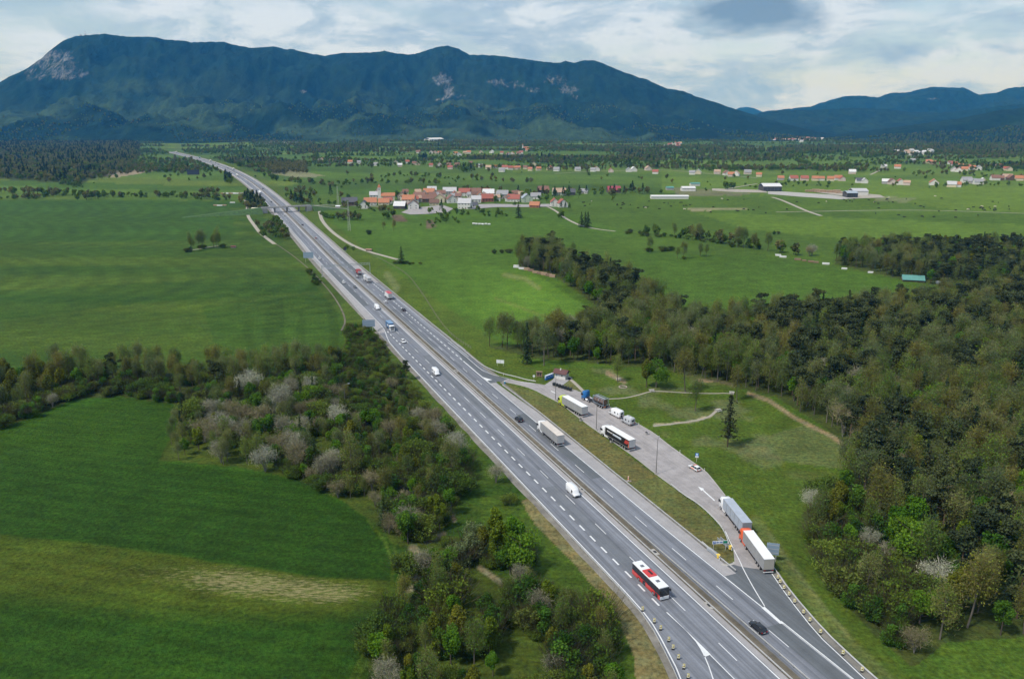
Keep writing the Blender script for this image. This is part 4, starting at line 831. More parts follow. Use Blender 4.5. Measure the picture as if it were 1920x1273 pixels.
def ch_fr(u, v, X, Y):
    r = random.random(); dk = .30 + .35*(u > 1720)
    if r < dk: return ('pine', random.uniform(.7, .95)) if random.random() < .6 else ('conifer', random.uniform(.6, .85))
    if r < dk + .16: return 'leafy', random.uniform(.7, 1.0)
    return 'budding', random.uniform(.6, .88)
fill(WOOD['farright'], 7.0, 'farright', ch_fr)
def ch_hedge(u, v, X, Y):
    r = random.random(); edge = float(np.interp(u, [-300,0,60,140,230,372,470], [880,805,783,748,744,762,740])) - v
    if edge < 16: return ('shrub', random.uniform(.8, 1.5)) if r < .94 else ('bare', random.uniform(.6, .9))
    if u < 120 and r < .25: return 'leafy', random.uniform(.6, .85), 3
    if r < .60: return 'budding', random.uniform(.48, .78)
    if r < .90: return 'shrub', random.uniform(.9, 1.6)
    return ('leafy', random.uniform(.5, .8)) if r < .96 else ('pine', random.uniform(.55, .75))
fill(WOOD['hedge'], 4.9, 'hedge', ch_hedge)
def ch_thick(u, v, X, Y):
    r = random.random(); n = float(fbm(X/20, Y/20, 3, 77)); rd_ = float(road_dist(X, Y))
    if u > 640 and v < 790:
        return ('shrub', random.uniform(.5, 1.0)) if r < .95 else ('budding', random.uniform(.28, .4))
    if v > 775 and 380 < u < 570 and r < .30: return 'bare', random.uniform(.8, 1.3)
    if n > .58 and r < .16: return 'bare', random.uniform(.7, 1.2)
    if n < .40 and r < .5: return None
    if r < .60: return 'shrub', .65 + 1.15*random.random()**2
    if r < .74: return 'budding', random.uniform(.32, .6)
    if r < .90: return 'leafy', random.uniform(.4, .75)
    return ('conifer', random.uniform(.35, .6)) if r < .93 else ('bare', random.uniform(.6, .9), 2)
fill(WOOD['thicket'], 3.9, 'thicket', ch_thick)
def ch_bot(u, v, X, Y):
    r = random.random()
    if abs(u - 880) < 75 and abs(v - 1045) < 60: return None
    if min(math.hypot(u - 785, v - 1055) - 26, math.hypot(u - 915, v - 1080) - 20, math.hypot(u - 945, v - 1098) - 20, math.hypot(u - 770, v - 1104) - 16) < 0: return None
    if float(fbm(X/16, Y/16, 3, 133)) < .27: return None
    if r < .66: return 'shrub', .7 + 1.1*random.random()**2
    if r < .75: return 'budding', random.uniform(.4, .62)
    if r < .95: return 'leafy', random.uniform(.4, .72), random.choice((1, 1, 3, 0))
    return 'bare', random.uniform(.7, 1.0), 1
fill(WOOD['bottom'], 4.0, 'bottom', ch_bot)
# scrub filling the gap round the willows
for _ in range(46):
    X, Y, _z = G(*random.choice([(random.uniform(765, 840), random.uniform(975, 1030)), (random.uniform(800, 860), random.uniform(1075, 1110)), (random.uniform(900, 1000), random.uniform(1000, 1075))]))
    add_tree(random.choice(('shrub', 'shrub', 'shrub', 'leafy')), X, Y, random.uniform(.45, 1.0) if random.random() < .8 else .42, 'bottom')
# hedges and tree lines, each a line of trunks on the ground
def hedge(P, width, gap, kinds, sc=(.7, 1.1), region='valley'):
    Q = np.array([[float(c) for c in G(x, y)[:2]] for x, y in densify(P, 12)]); L = np.r_[0, np.cumsum(np.linalg.norm(np.diff(Q, axis=0), axis=1))]
    for s in np.arange(0, L[-1] + .1, gap):
        s += random.uniform(-.4, .4)*gap; x = np.interp(s, L, Q[:, 0]) + random.uniform(-.5, .5)*width; y = np.interp(s, L, Q[:, 1]) + random.uniform(-.5, .5)*width
        if not on_road(x, y): add_tree(random.choice(kinds), x, y, random.uniform(*sc), region)
def spot(kind, x, y, sc, region='valley', var=None): X, Y, _ = G(x, y); add_tree(kind, X, Y, sc, region, var)
LB, LL, LC, LS = 'low_budding', 'low_leafy', 'low_conifer', 'low_shrub'
hedge([(0,372),(60,374),(110,366),(190,370),(300,370),(430,376)], 16, 3.2, [LB, LL, LS, LL], (.55, .95))
hedge([(0,362),(60,364),(125,366)], 30, 4, [LB, LB, LL], (.7, 1.0)); hedge([(160,376),(190,372)], 20, 4, [LB, LL], (.8, 1.1)); hedge([(380,366),(405,362)], 14, 4, [LL, LB], (.7, 1.0))
hedge([(350,474),(370,468),(390,464),(418,465)], 9, 2.6, ['shrub', 'shrub', 'budding'], (.55, .95), 'field clump')
hedge([(465,372),(475,382),(487,395)], 26, 3.4, [LL, LB, LC, LB], (.7, 1.0)); hedge([(497,424),(510,440),(528,449)], 22, 3.0, [LL, LS, LB], (.55, .85)); hedge([(515,415),(535,440)], 10, 3, [LS, LL], (.5, .8))
hedge([(585,525),(600,536)], 6, 3, ['shrub'], (.45, .7), 'field clump'); hedge([(575,508),(590,520)], 5, 4, ['shrub'], (.4, .6), 'field clump')
hedge([(540,373),(575,383),(592,384)], 24, 3.6, [LL, LB, LC], (.6, .9)); hedge([(560,360),(580,368)], 30, 5, [LL, LB], (.7, .9)); hedge([(610,404),(625,412)], 10, 4, [LS], (.8, 1.1)); hedge([(650,467),(662,470)], 8, 4, [LS, LS], (.6, .9))
hedge([(740,494),(785,497)], 5, 3, ['shrub'], (.4, .6), 'field clump'); spot('conifer', 753, 495, .72, 'lone', 4)
hedge([(926,476),(942,475)], 5, 2.6, ['shrub'], (.7, .9), 'field clump'); hedge([(948,475),(958,475)], 4, 2.6, ['shrub'], (.7, .9), 'field clump')
spot('conifer', 972, 409, .98, 'lone2', 4); spot('conifer', 1090, 426, .82, 'pair', 4); spot('conifer', 1102, 427, .86, 'pair', 4); spot('conifer', 1097, 424, .78, 'pair', 4)
hedge([(1182,438),(1200,440),(1240,444),(1300,449),(1345,455),(1380,462),(1425,470)], 14, 2.8, ['shrub', LS, 'budding', LL, 'shrub'], (.6, 1.0), 'hedge line'); hedge([(1290,446),(1330,450),(1370,460)], 14, 5, [LB, LL, LB], (.7, 1.0))
hedge([(1205,473),(1225,472),(1260,470)], 9, 3, ['shrub', 'shrub', 'budding'], (.6, 1.0), 'field clump'); hedge([(1266,486),(1288,487)], 7, 3, ['budding', 'shrub'], (.5, .8), 'field clump'); hedge([(1306,480),(1318,482)], 6, 3, ['budding'], (.5, .65), 'field clump')
hedge([(1452,440),(1463,439)], 4, 4, ['shrub'], (.6, .8), 'field clump'); hedge([(1460,474),(1500,480)], 14, 4, [LB, LL], (.7, 1.0)); spot('bare', 1522, 480, 1.3, 'pale'); spot('bare', 1517, 481, 1.1, 'pale')
hedge([(700,432),(742,434)], 5, 30, ['budding'], (.5, .6), 'field clump'); spot('budding', 738, 434, .62, 'field clump'); spot('shrub', 692, 440, 1.1, 'field clump')
hedge([(642,415),(655,410),(668,414)], 14, 4, [LL, LS, LB], (.6, .9)); hedge([(720,412),(735,408)], 10, 5, [LL, LS], (.6, .9))
hedge([(800,425),(835,408),(850,420)], 14, 7, [LS, LL], (.5, .8)); hedge([(900,402),(925,407),(952,405)], 10, 7, [LL, LS], (.6, .8)); hedge([(1045,410),(1056,408)], 5, 4, [LL], (.6, .8))
# village greenery
for x, y, k, s in [(745,374,LL,1.25),(620,368,LC,1.0),(652,378,LL,1.0),(640,372,LB,.9),(720,398,LB,.8),(690,392,LL,.8),(828,396,LC,.85),(930,382,LL,1.0),(810,384,LL,.7),(870,390,LL,.6),(965,385,LS,1),(1005,388,LL,.7),(1052,391,LC,.55),(1060,391,LC,.5),(1068,392,LC,.5),(1010,380,LL,.9),(1150,380,LL,.8),(760,376,LC,.8),(785,392,LS,1),(895,398,LL,.8),(880,392,LS,1.2),(855,398,LS,1.2),(1025,378,LL,.9),(1085,372,LL,1.0),(1040,372,LC,1.0),(1056,372,LC,1.0)]: spot(k, x, y, s)
hedge([(640,386),(700,396),(760,400)], 26, 9, [LL, LS, LB], (.5, .8)); hedge([(800,398),(860,405),(930,400)], 24, 9, [LL, LS], (.5, .8)); hedge([(960,372),(1010,370),(1060,366),(1130,365),(1180,366)], 40, 5, [LL, LB, LL, LC], (.7, 1.05)); hedge([(1185,362),(1225,364)], 30, 5, [LL, LC, LB], (.8, 1.1))
hedge([(840,362),(880,360),(950,362)], 40, 7, [LB, LB, LL], (.7, 1.0)); hedge([(640,348),(690,342),(760,345),(840,346)], 30, 7, [LL, LB, LS], (.6, 1.0)); hedge([(540,340),(600,345),(640,352)], 26, 6, [LL, LB, LS], (.6, .95))
hedge([(600,385),(640,382)], 16, 5, [LS, LL], (.4, .7)); hedge([(700,334),(760,330),(850,336),(920,340),(1000,344)], 30, 9, [LL, LS, LB], (.7, 1.0)); hedge([(860,322),(880,324)], 18, 5, [LC, LL], (1, 1.3)); hedge([(790,300),(800,302)], 20, 6, [LC], (1.0, 1.3)); hedge([(880,300),(910,300),(1040,300),(1060,298)], 40, 10, [LC, LL, LC, LB], (.8, 1.2))
hedge([(1050,306),(1120,300),(1180,306)], 60, 9, [LB, LL, LC], (.8, 1.1)); hedge([(1165,316),(1180,316)], 20, 6, [LC], (1, 1.3)); hedge([(1310,318),(1330,322),(1400,318)], 30, 9, [LL, LB], (.8, 1.0)); hedge([(1360,356),(1375,354)], 8, 5, [LL], (.9, 1.2)); hedge([(1400,350),(1460,352),(1540,348)], 14, 12, [LS, LL], (.5, .9)); hedge([(1700,330),(1800,326),(1920,340)], 40, 10, [LL, LB, LS], (.7, 1.0)); hedge([(1740,352),(1860,348),(1930,350)], 20, 9, [LS, LL], (.6, .9))
hedge([(1240,362),(1440,352)], 8, 90, [LS], (.8, 1.2)); hedge([(1490,346),(1600,352)], 8, 60, [LS], (.8, 1.2))
# poplar plantation and scattered trees by the motorway
for _ in range(150):
    x, y = random.uniform(500, 575), random.uniform(310, 326); spot(LB, x, y, random.uniform(.95, 1.25))
hedge([(440,328),(480,332),(540,328)], 60, 12, [LL, LS, LB], (.5, .9)); hedge([(510,338),(520,340)], 6, 6, [LL], (.9, 1.1)); hedge([(540,341),(552,342),(568,345)], 10, 9, [LL, LS], (.7, .9)); hedge([(385,331),(398,331)], 8, 7, [LS, LL], (.6, .9)); hedge([(425,330),(430,345)], 9, 5, [LL, LC], (.6, .9)); hedge([(360,325),(370,326)], 8, 6, [LL], (.9, 1.1)); hedge([(268,326),(290,322),(310,320),(345,316)], 24, 7, [LL, LB], (.7, 1.0)); hedge([(170,338),(195,336)], 24, 6, [LL, LB], (.9, 1.2)); hedge([(310,332),(312,333)], 6, 8, [LS], (1, 1)); hedge([(225,315),(240,312)], 20, 6, [LB], (1, 1.2)); hedge([(120,345),(150,352)], 14, 5, [LS, LL], (.7, .9))
def ch_lf(u, v, X, Y):
    r = random.random(); n_ = float(fbm(X/90, Y/140, 3, 91))
    if n_ < .36: return None
    return (LC, random.uniform(.8, 1.15)) if r < .16 else (LB, random.uniform(.8, 1.15)) if r < .70 else (LL, random.uniform(.8, 1.1))
fill(WOOD['leftfar'], 11.5, 'valley', ch_lf, (-60, 300))
# far hedgerows, copses and woods over the valley floor
def far_ok(u, v):
    return not (330 < u < 470 and 285 < v < 345 and False)
for k in range(520):
    u = random.uniform(-60, 1990); v = 252 + 70 * random.random()**1.5
    if u > 1240 and v > 290 and random.random() < .55: continue
    if 640 < u < 1240 and v > 306 and random.random() < .6: continue
    X, Y, _ = G(u, v); L = random.uniform(60, 420) * (1.4 if v < 285 else 1); a = random.gauss(0, .25) if random.random() < .8 else random.uniform(-1.5, 1.5)
    wd = random.choice((6, 8, 10, 24, 60, 90)); kinds = random.choice(([LB, LL], [LL, LS], [LB, LB, LL, LB, LL, LC], [LL, LB], [LS, LL]))
    for s in np.arange(0, L, 5.5 if wd < 30 else 3):
        x = X + s*math.cos(a) + random.uniform(-.5, .5)*wd; y = Y + s*math.sin(a) + random.uniform(-.5, .5)*wd
        if not on_road(x, y, 12): add_tree(random.choice(kinds), x, y, random.uniform(.6, 1.1), 'valley')
for k in range(200):
    u = random.uniform(0, 1960); v = random.uniform(280, 352)
    if v > 345 and u < 1240: continue
    X, Y, _ = G(u, v)
    if not on_road(X, Y, 10): add_tree(random.choice((LS, LL, LB)), X, Y, random.uniform(.5, 1.0), 'valley')
# wooded rises at the foot of the hills
def ch_far(u, v, X, Y):
    r = random.random()
    if float(fbm(X/160, Y/110, 3, 143)) < .46: return None
    return (LC, random.uniform(.8, 1.2)) if r < .07 else (LB, random.uniform(.8, 1.2)) if r < .62 else (LL, random.uniform(.8, 1.1))
for P in ([(1270,290),(1330,282),(1420,286),(1500,296),(1440,303),(1300,302)], [(1440,292),(1560,290),(1920,300),(1960,288),(1960,276),(1500,276)], [(520,280),(700,276),(700,286),(560,290)], [(860,268),(1050,266),(1050,273),(900,275)], [(1110,300),(1190,290),(1260,295),(1200,303)]):
    fill(P, 19, 'valley', ch_far)
# woods on the lower slopes
for X_, Y_, Z_, T_, md_, u_, v_ in FOOT[:1] + FOOT[3:4]:
    ok = np.argwhere((T_ > .0) & (T_ < .45) & (u_ > -60) & (u_ < 1980) & (v_ > 190) & (v_ < 275)); k_ = ok[rng.integers(0, len(ok), 7500 if X_ is FOOT[0][0] else 1800)]
    for i, j in k_:
        if i + 1 >= X_.shape[0] or j + 1 >= X_.shape[1]: continue
        a, b = rng.uniform(0, 1, 2); f = lambda A: float(A[i, j]*(1-a)*(1-b) + A[i+1, j]*a*(1-b) + A[i, j+1]*(1-a)*b + A[i+1, j+1]*a*b)
        x, y, z = f(X_), f(Y_), f(Z_)
        if f(md_) > .35 and random.random() < .82: continue
        if float(fbm(x/240, y/200, 3, 123)) < .43: continue
        kd = random.choice((LB, LL, LL, LC)); TREES.append((kd, x, y, z - 2.5, random.uniform(.8, 1.2), random.uniform(0, 6.28), 'valley', random.randrange(len(PROTO[kd]))))
# trees set singly
SINGLE = [('leafy', 1230, 727, 1.0, 4, 'bright green spreading tree beside the picnic table at the wood edge'), ('leafy', 1212, 726, .92, 3, 'narrow olive tree standing directly behind the bright green picnic tree'),
 ('conifer', 1364, 838, .98, 3, 'dark slender spruce standing alone in the open lawn'), ('budding', 1303, 772, .72, 2, 'thin nearly bare tree with forked trunk in the lawn above the curved path'), ('budding', 1382, 752, .78, 1, 'leaning brownish tree beside the stone picnic table at the path end'),
 ('budding', 1158, 716, .60, 4, 'small budding tree beside the stone fire ring'), ('leafy', 1120, 682, .62, 0, 'bright fresh green young tree in front of the tall bare trees'), ('budding', 1285, 735, .98, 1, 'tall brown tree behind the bright green picnic tree'),
 ('willow', 886, 1042, 1.0, 0, 'large silvery rounded willow in the scrub beside the reeds'), ('willow', 862, 1062, .78, 0, 'smaller silvery willow in front of the large one'), ('conifer', 840, 1112, .55, 4, 'dark bushy spruce just below the two silvery willows'),
 ('leafy', 1700, 1062, 1.08, 4, 'vivid yellow green maple standing out in the wood edge'), ('leafy', 722, 935, .36, 0, 'small vivid green rounded bush at the crop field corner'), ('budding', 845, 905, .78, 3, 'tall olive brown tree standing above the thicket near the motorway'),
 ('bare', 930, 905, .8, 1, 'small pale twiggy tree on the grass strip beside the motorway'), ('shrub', 955, 945, .72, 3, 'pale green rounded bush at the top of the dry grass strip'), ('bare', 735, 735, .85, 2, 'straw coloured bush at the motorway side of the thicket'), ('pine', 762, 712, .5, 0, 'small dark round pine close to the motorway shoulder'),
 ('pine', 1470, 622, 1.12, 0, 'tall dark pine group leader above the wood edge'), ('pine', 1482, 628, 1.1, 1, 'dark broad pine next to the tall leader pine'), ('pine', 1530, 600, 1.0, 2, 'dark pine crown rising behind the wood near the far meadow'), ('conifer', 988, 683, 1.02, 2, 'tall ragged spruce among bare trees behind the white signs'), ('budding', 1020, 686, 1.08, 5, 'tall dark bare tree with upright limbs beside the ragged spruce'),
 ('bare', 1756, 1118, 1.25, 0, 'pale dead branching tree low in the wood above the meadow corner'), ('bare', 1612, 806, 1.3, 0, 'pale dead tree sticking out of the wood behind the lawn'), ('bare', 470, 742, 1.45, 0, 'whitish leaning dead tree at the back of the thicket'), ('bare', 532, 772, 1.5, 0, 'tall pale bare tree in the middle of the thicket'),
 ('leafy', 1600, 712, 1.15, 0, 'bright green crown standing out in the middle of the big wood'), ('leafy', 1830, 690, 1.2, 4, 'broad bright green crown deep in the big wood'), ('leafy', 1320, 690, 1.2, 1, 'tall narrow fresh green tree in the wood edge behind the lawn'), ('budding', 660, 905, .85, 0, 'tall olive tree rising above the thicket rim at the crop field')]
for k, x, y, sc, var, lab in SINGLE:
    if sc: X, Y, _ = G(x, y); add_tree(k, X, Y, sc, 'single:' + lab, var)
KNAME = {'budding': 'budding_tree', 'leafy': 'leafy_tree', 'conifer': 'spruce_tree', 'pine': 'pine_tree', 'shrub': 'shrub', 'bare': 'twiggy_bush', 'willow': 'willow_tree'}
KDESC = {'budding': 'brown budding tree', 'leafy': 'fresh green leafy tree', 'conifer': 'dark spruce tree', 'pine': 'dark pine tree', 'shrub': 'green leafy shrub', 'bare': 'pale twiggy bush'}
RDESC = {'right': 'in the dense wood behind the rest area lawn', 'farright': 'in the dark wood beyond the teal roofed barn', 'hedge': 'in the wood strip between crop field and banded meadows', 'thicket': 'in the thicket between crop field and motorway', 'bottom': 'in the scrub between crop field and slip road',
 'field clump': 'in a small clump out in the open meadows', 'hedge line': 'in the hedge line across the far pasture', 'lone': 'standing alone beside the pale meadow fence', 'lone2': 'standing alone below the village houses', 'pair': 'in the tight group beside the curved farm track', 'pale': 'at the edge of the far dark wood'}
def zone(r, u, v):
    if r == 'right':
        if u < 1145 and v < 622: return 'in the wood strip above the wood piles'
        if v < 715 and u < 1330: return 'in the wood edge facing the toilet hut'
        if v < 640: return 'along the far meadow edge of the big wood'
        if v > 1080: return 'in the wood corner beside the yellow beacons'
        if v > 930: return 'in the wood edge facing the orange cab truck'
        return 'deep in the big wood past the dirt streak' if u > 1640 else 'behind the dirt streak at the lawn edge'
    if r == 'thicket':
        if v < 700: return 'in the thicket right below the pale shoulder'
        if v < 800: return 'in the upper thicket beside the wide dashes'
        return 'in the thicket tip above the crop field' if u < 560 else 'in the lower thicket beside the crop field' if u < 745 else 'in the thicket facing the tall white van'
    if r == 'hedge': return 'in the wood strip end nearest the thicket' if u > 380 else 'in the wood strip middle above the crop field' if u > 170 else 'in the wood strip end away from the motorway'
    if r == 'bottom': return 'in the scrub around the silvery willows' if v < 1120 else 'in the scrub facing the slip road beacons' if u > 960 else 'in the scrub beside the field track'
    return RDESC[r]
LIMIT = {'budding': 270, 'leafy': 160, 'conifer': 110, 'pine': 140, 'shrub': 270, 'bare': 90, 'willow': 5}
TREES.sort(key=lambda t: math.hypot(t[1], t[2])); cnt = {}; rest = {}
for t in TREES:
    k, x, y, z, sc, rot, rg_, var = t; px, py = proj(x, y, z); single = rg_.startswith('single:')
    inside = -10 < px < 1930 and 0 < py < 1285
    if k in LIMIT and (single or (inside and cnt.get(k, 0) < LIMIT[k])):
        cm, tm, jm = PROTO[k][var]; size = ('small ', 'middling ', 'tall ')[int(np.digitize(sc, (.72, .95) if k not in ('shrub', 'bare') else (.95, 1.35)))]
        lab = rg_[7:] if single else size + KDESC[k] + ' ' + zone(rg_, px, py)
        grp = None if single or rg_ in ('lone', 'lone2') else lab.replace(' tree ', ' trees ').replace(' shrub ', ' shrubs ').replace(' bush ', ' bushes ')
        o = thing(KNAME[k], lab, 'shrub' if k in ('shrub', 'bare') else 'tree', (x, y, z), rot, grp); o.scale = (sc*random.uniform(.92, 1.08), sc*random.uniform(.92, 1.08), sc)
        link('crown', cm, o); link('trunk', tm, o); cnt[k] = cnt.get(k, 0) + 1
    else: rest.setdefault(k, []).append(t)
def scatter(name, items, protos):
    """the rest of one kind as ONE object"""
    me = bpy.data.meshes.new(name); me.vertices.add(len(items)); me.vertices.foreach_set('co', np.array([[t[1], t[2], t[3]] for t in items], np.float32).ravel())
    for an, ty, vals in (('idx', 'INT', [t[7] for t in items]), ('sc', 'FLOAT', [t[4] for t in items]), ('rt', 'FLOAT', [t[5] for t in items])):
        a = me.attributes.new(an, ty, 'POINT'); a.data.foreach_set('value', np.array(vals, np.int32 if ty == 'INT' else np.float32))
    o = tag(link(name, me), kind='stuff'); cl = bpy.data.collections.new(name + '_kinds')
    for i, pm in enumerate(protos):
        po = bpy.data.objects.new('%s_kind_%02d' % (name, i), pm[2]); cl.objects.link(po)
    ng = bpy.data.node_groups.new(name, 'GeometryNodeTree'); ng.interface.new_socket('Geometry', in_out='INPUT', socket_type='NodeSocketGeometry'); ng.interface.new_socket('Geometry', in_out='OUTPUT', socket_type='NodeSocketGeometry')
    n, L = ng.nodes, ng.links; gi = n.new('NodeGroupInput'); go = n.new('NodeGroupOutput'); mp_ = n.new('GeometryNodeMeshToPoints'); ip = n.new('GeometryNodeInstanceOnPoints'); ci = n.new('GeometryNodeCollectionInfo')
    ci.inputs['Collection'].default_value = cl; ci.inputs['Separate Children'].default_value = True; ci.inputs['Reset Children'].default_value = True; ip.inputs['Pick Instance'].default_value = True
    def na(nm, ty):
        q = n.new('GeometryNodeInputNamedAttribute'); q.data_type = ty; q.inputs['Name'].default_value = nm; return q.outputs['Attribute']
    cx_ = n.new('ShaderNodeCombineXYZ'); L.new(na('rt', 'FLOAT'), cx_.inputs[2]); er = n.new('FunctionNodeEulerToRotation'); L.new(cx_.outputs[0], er.inputs[0])
    L.new(gi.outputs[0], mp_.inputs['Mesh']); L.new(mp_.outputs[0], ip.inputs['Points']); L.new(ci.outputs[0], ip.inputs['Instance']); L.new(na('idx', 'INT'), ip.inputs['Instance Index']); L.new(er.outputs[0], ip.inputs['Rotation']); L.new(na('sc', 'FLOAT'), ip.inputs['Scale']); L.new(ip.outputs[0], go.inputs[0])
    md_ = o.modifiers.new('scatter', 'NODES'); md_.node_group = ng
for k, it in rest.items(): scatter({'low_budding': 'far_budding_woods', 'low_leafy': 'far_green_woods', 'low_conifer': 'far_conifer_woods', 'low_shrub': 'far_hedge_foliage', 'shrub': 'undergrowth'}.get(k, KNAME.get(k, k).replace('_tree', '_woods').replace('twiggy_bush', 'twiggy_undergrowth')), it, PROTO[k])
print('TREES', len(TREES), cnt, {k: len(v) for k, v in rest.items()})
# ---------------------------------------------------------------- buildings
WALL = {'white': (.62,.61,.58), 'cream': (.56,.50,.36), 'pink': (.55,.46,.41), 'grey': (.34,.33,.32), 'brown': (.12,.085,.06), 'dark': (.07,.07,.07), 'brick red': (.30,.12,.08), 'pale green': (.42,.48,.38), 'orange': (.44,.24,.14)}
ROOF = {'orange': (.40,.165,.085), 'red': (.31,.10,.07), 'rust': (.20,.105,.075), 'brown': (.15,.085,.06), 'grey': (.27,.27,.28), 'pale grey': (.44,.44,.45), 'white': (.60,.60,.60), 'slate': (.085,.088,.10), 'blue grey': (.30,.35,.40), 'tan': (.40,.28,.20), 'crimson': (.30,.06,.075), 'teal': (.10,.27,.245)}
def wm(c): return mat('wall_' + c.replace(' ', '_'), WALL[c], .85, 0, .12, .8)
def rm(c): return mat('roof_' + c.replace(' ', '_'), ROOF[c], .75, 0, .22, 1.6)
M_WIN = mat('window_glass_dark', (.045,.052,.06), .15, 0, 0, 1, .6); M_DOOR = mat('door_wood', (.13,.08,.05), .6); M_CHIM = mat('chimney_render', (.30,.22,.18), .9)
HG = {}
def house_parts(key, w, d, h, rh, wall, roof, detail, flat=False):
    """w along the ridge, d across it; returns child meshes, built once per shape"""
    k = (round(w), round(d), round(h, 1), round(rh, 1), wall, roof, detail, flat); t = key
    y = d/2; ov = .5
    MB().prism([(-y, -1.0), (y, -1.0), (y, h), (0, h+rh) if not flat else (y, h+.05), (-y, h)], -w/2, w/2)
    wb = MB(); prof = [(-y, -1.5), (y, -1.5), (y, h), (0, h+rh), (-y, h)]; n = 5
    vs = [(-w/2, a, b) for a, b in prof] + [(w/2, a, b) for a, b in prof]
    wb.add(vs, [tuple(range(n-1, -1, -1)), tuple(range(n, 2*n))] + [(i, (i+1) % n, (i+1) % n+n, i+n) for i in range(n)])
    wb.build('wall', wm(wall), t)
    rb = MB(); s = rh/y
    for sg in (-1, 1):
        e = sg*(y+ov); ze = h - ov*s
        rb.loft([[(x, 0, h+rh+.06), (x, e, ze+.06), (x, e, ze+.28), (x, 0, h+rh+.30)] for x in (-w/2-ov, w/2+ov)])
    ro = rb.build('roof', rm(roof), t)
    if detail:
        cx_ = w*.22; MB().box(cx_-.35, cx_+.35, .5, 1.2, h+rh*.5, h+rh+1.1).build('chimney', M_CHIM, ro)
        nw = max(2, int(w/3.4))
        fl = [1.0] if h < 4 else [1.0, h-1.9]
        for z in fl:
            for i in range(nw):
                x = -w/2 + w*(i+.5)/nw
                for sg in (-1, 1):
                    if z == 1.0 and i == nw//2 and sg < 0: MB().box(x-.5, x+.5, sg*y-.04, sg*y+.04, 0, 2.1).build('door', M_DOOR, t)
                    else: MB().box(x-.5, x+.5, sg*y-.05, sg*y+.05, z, z+1.25).build('window', M_WIN, t)
            for sg in (-1, 1):
                for q in (-d*.24, d*.24): MB().box(sg*w/2-.05, sg*w/2+.05, q-.5, q+.5, z, z+1.25).build('window', M_WIN, t)
def scale_at(x, y):
    X, Y = unproj(x, y); return math.hypot(float(X), float(Y), CAM_H)/F_PX
def house(x, y, wpx, roof, wall, label, group, gable=False, hf=None, detail=True, name='house', deep=.8, two=True, rot=None):
    X, Y, Z = (float(c) for c in G(x, y)); m = scale_at(x, y); span = min(max(wpx*m, 5.0), 15.5 if name == 'house' else 19)
    if gable: d = min(span, 13); w = d*1.25
    else: w = span; d = min(max(w*deep, 7.5), 13)
    h = hf*1.12 if hf else (5.6 if two else 3.0)
    Y += (d if not gable else w)/2
    rz = (math.pi/2 if gable else 0) + math.atan2(-X, Y)*.6 + (rot if rot is not None else random.uniform(-.22, .22))
    t = thing(name, label, 'barn' if name == 'barn' else 'house', (X, Y, Z), rz, group); house_parts(t, w, d, h if detail else h*.78, min(d*.43, 5.2), wall, roof, detail)
    return t
def zv(a): return 640 + a/4.174
def zvy(b): return 340 + b/4.174
ORD = ['first','second','third','fourth','fifth','sixth','seventh','eighth','ninth','tenth','eleventh','twelfth','thirteenth','fourteenth','fifteenth','sixteenth','seventeenth','eighteenth','nineteenth','twentieth']
V1 = 'houses of the village beyond the fields'
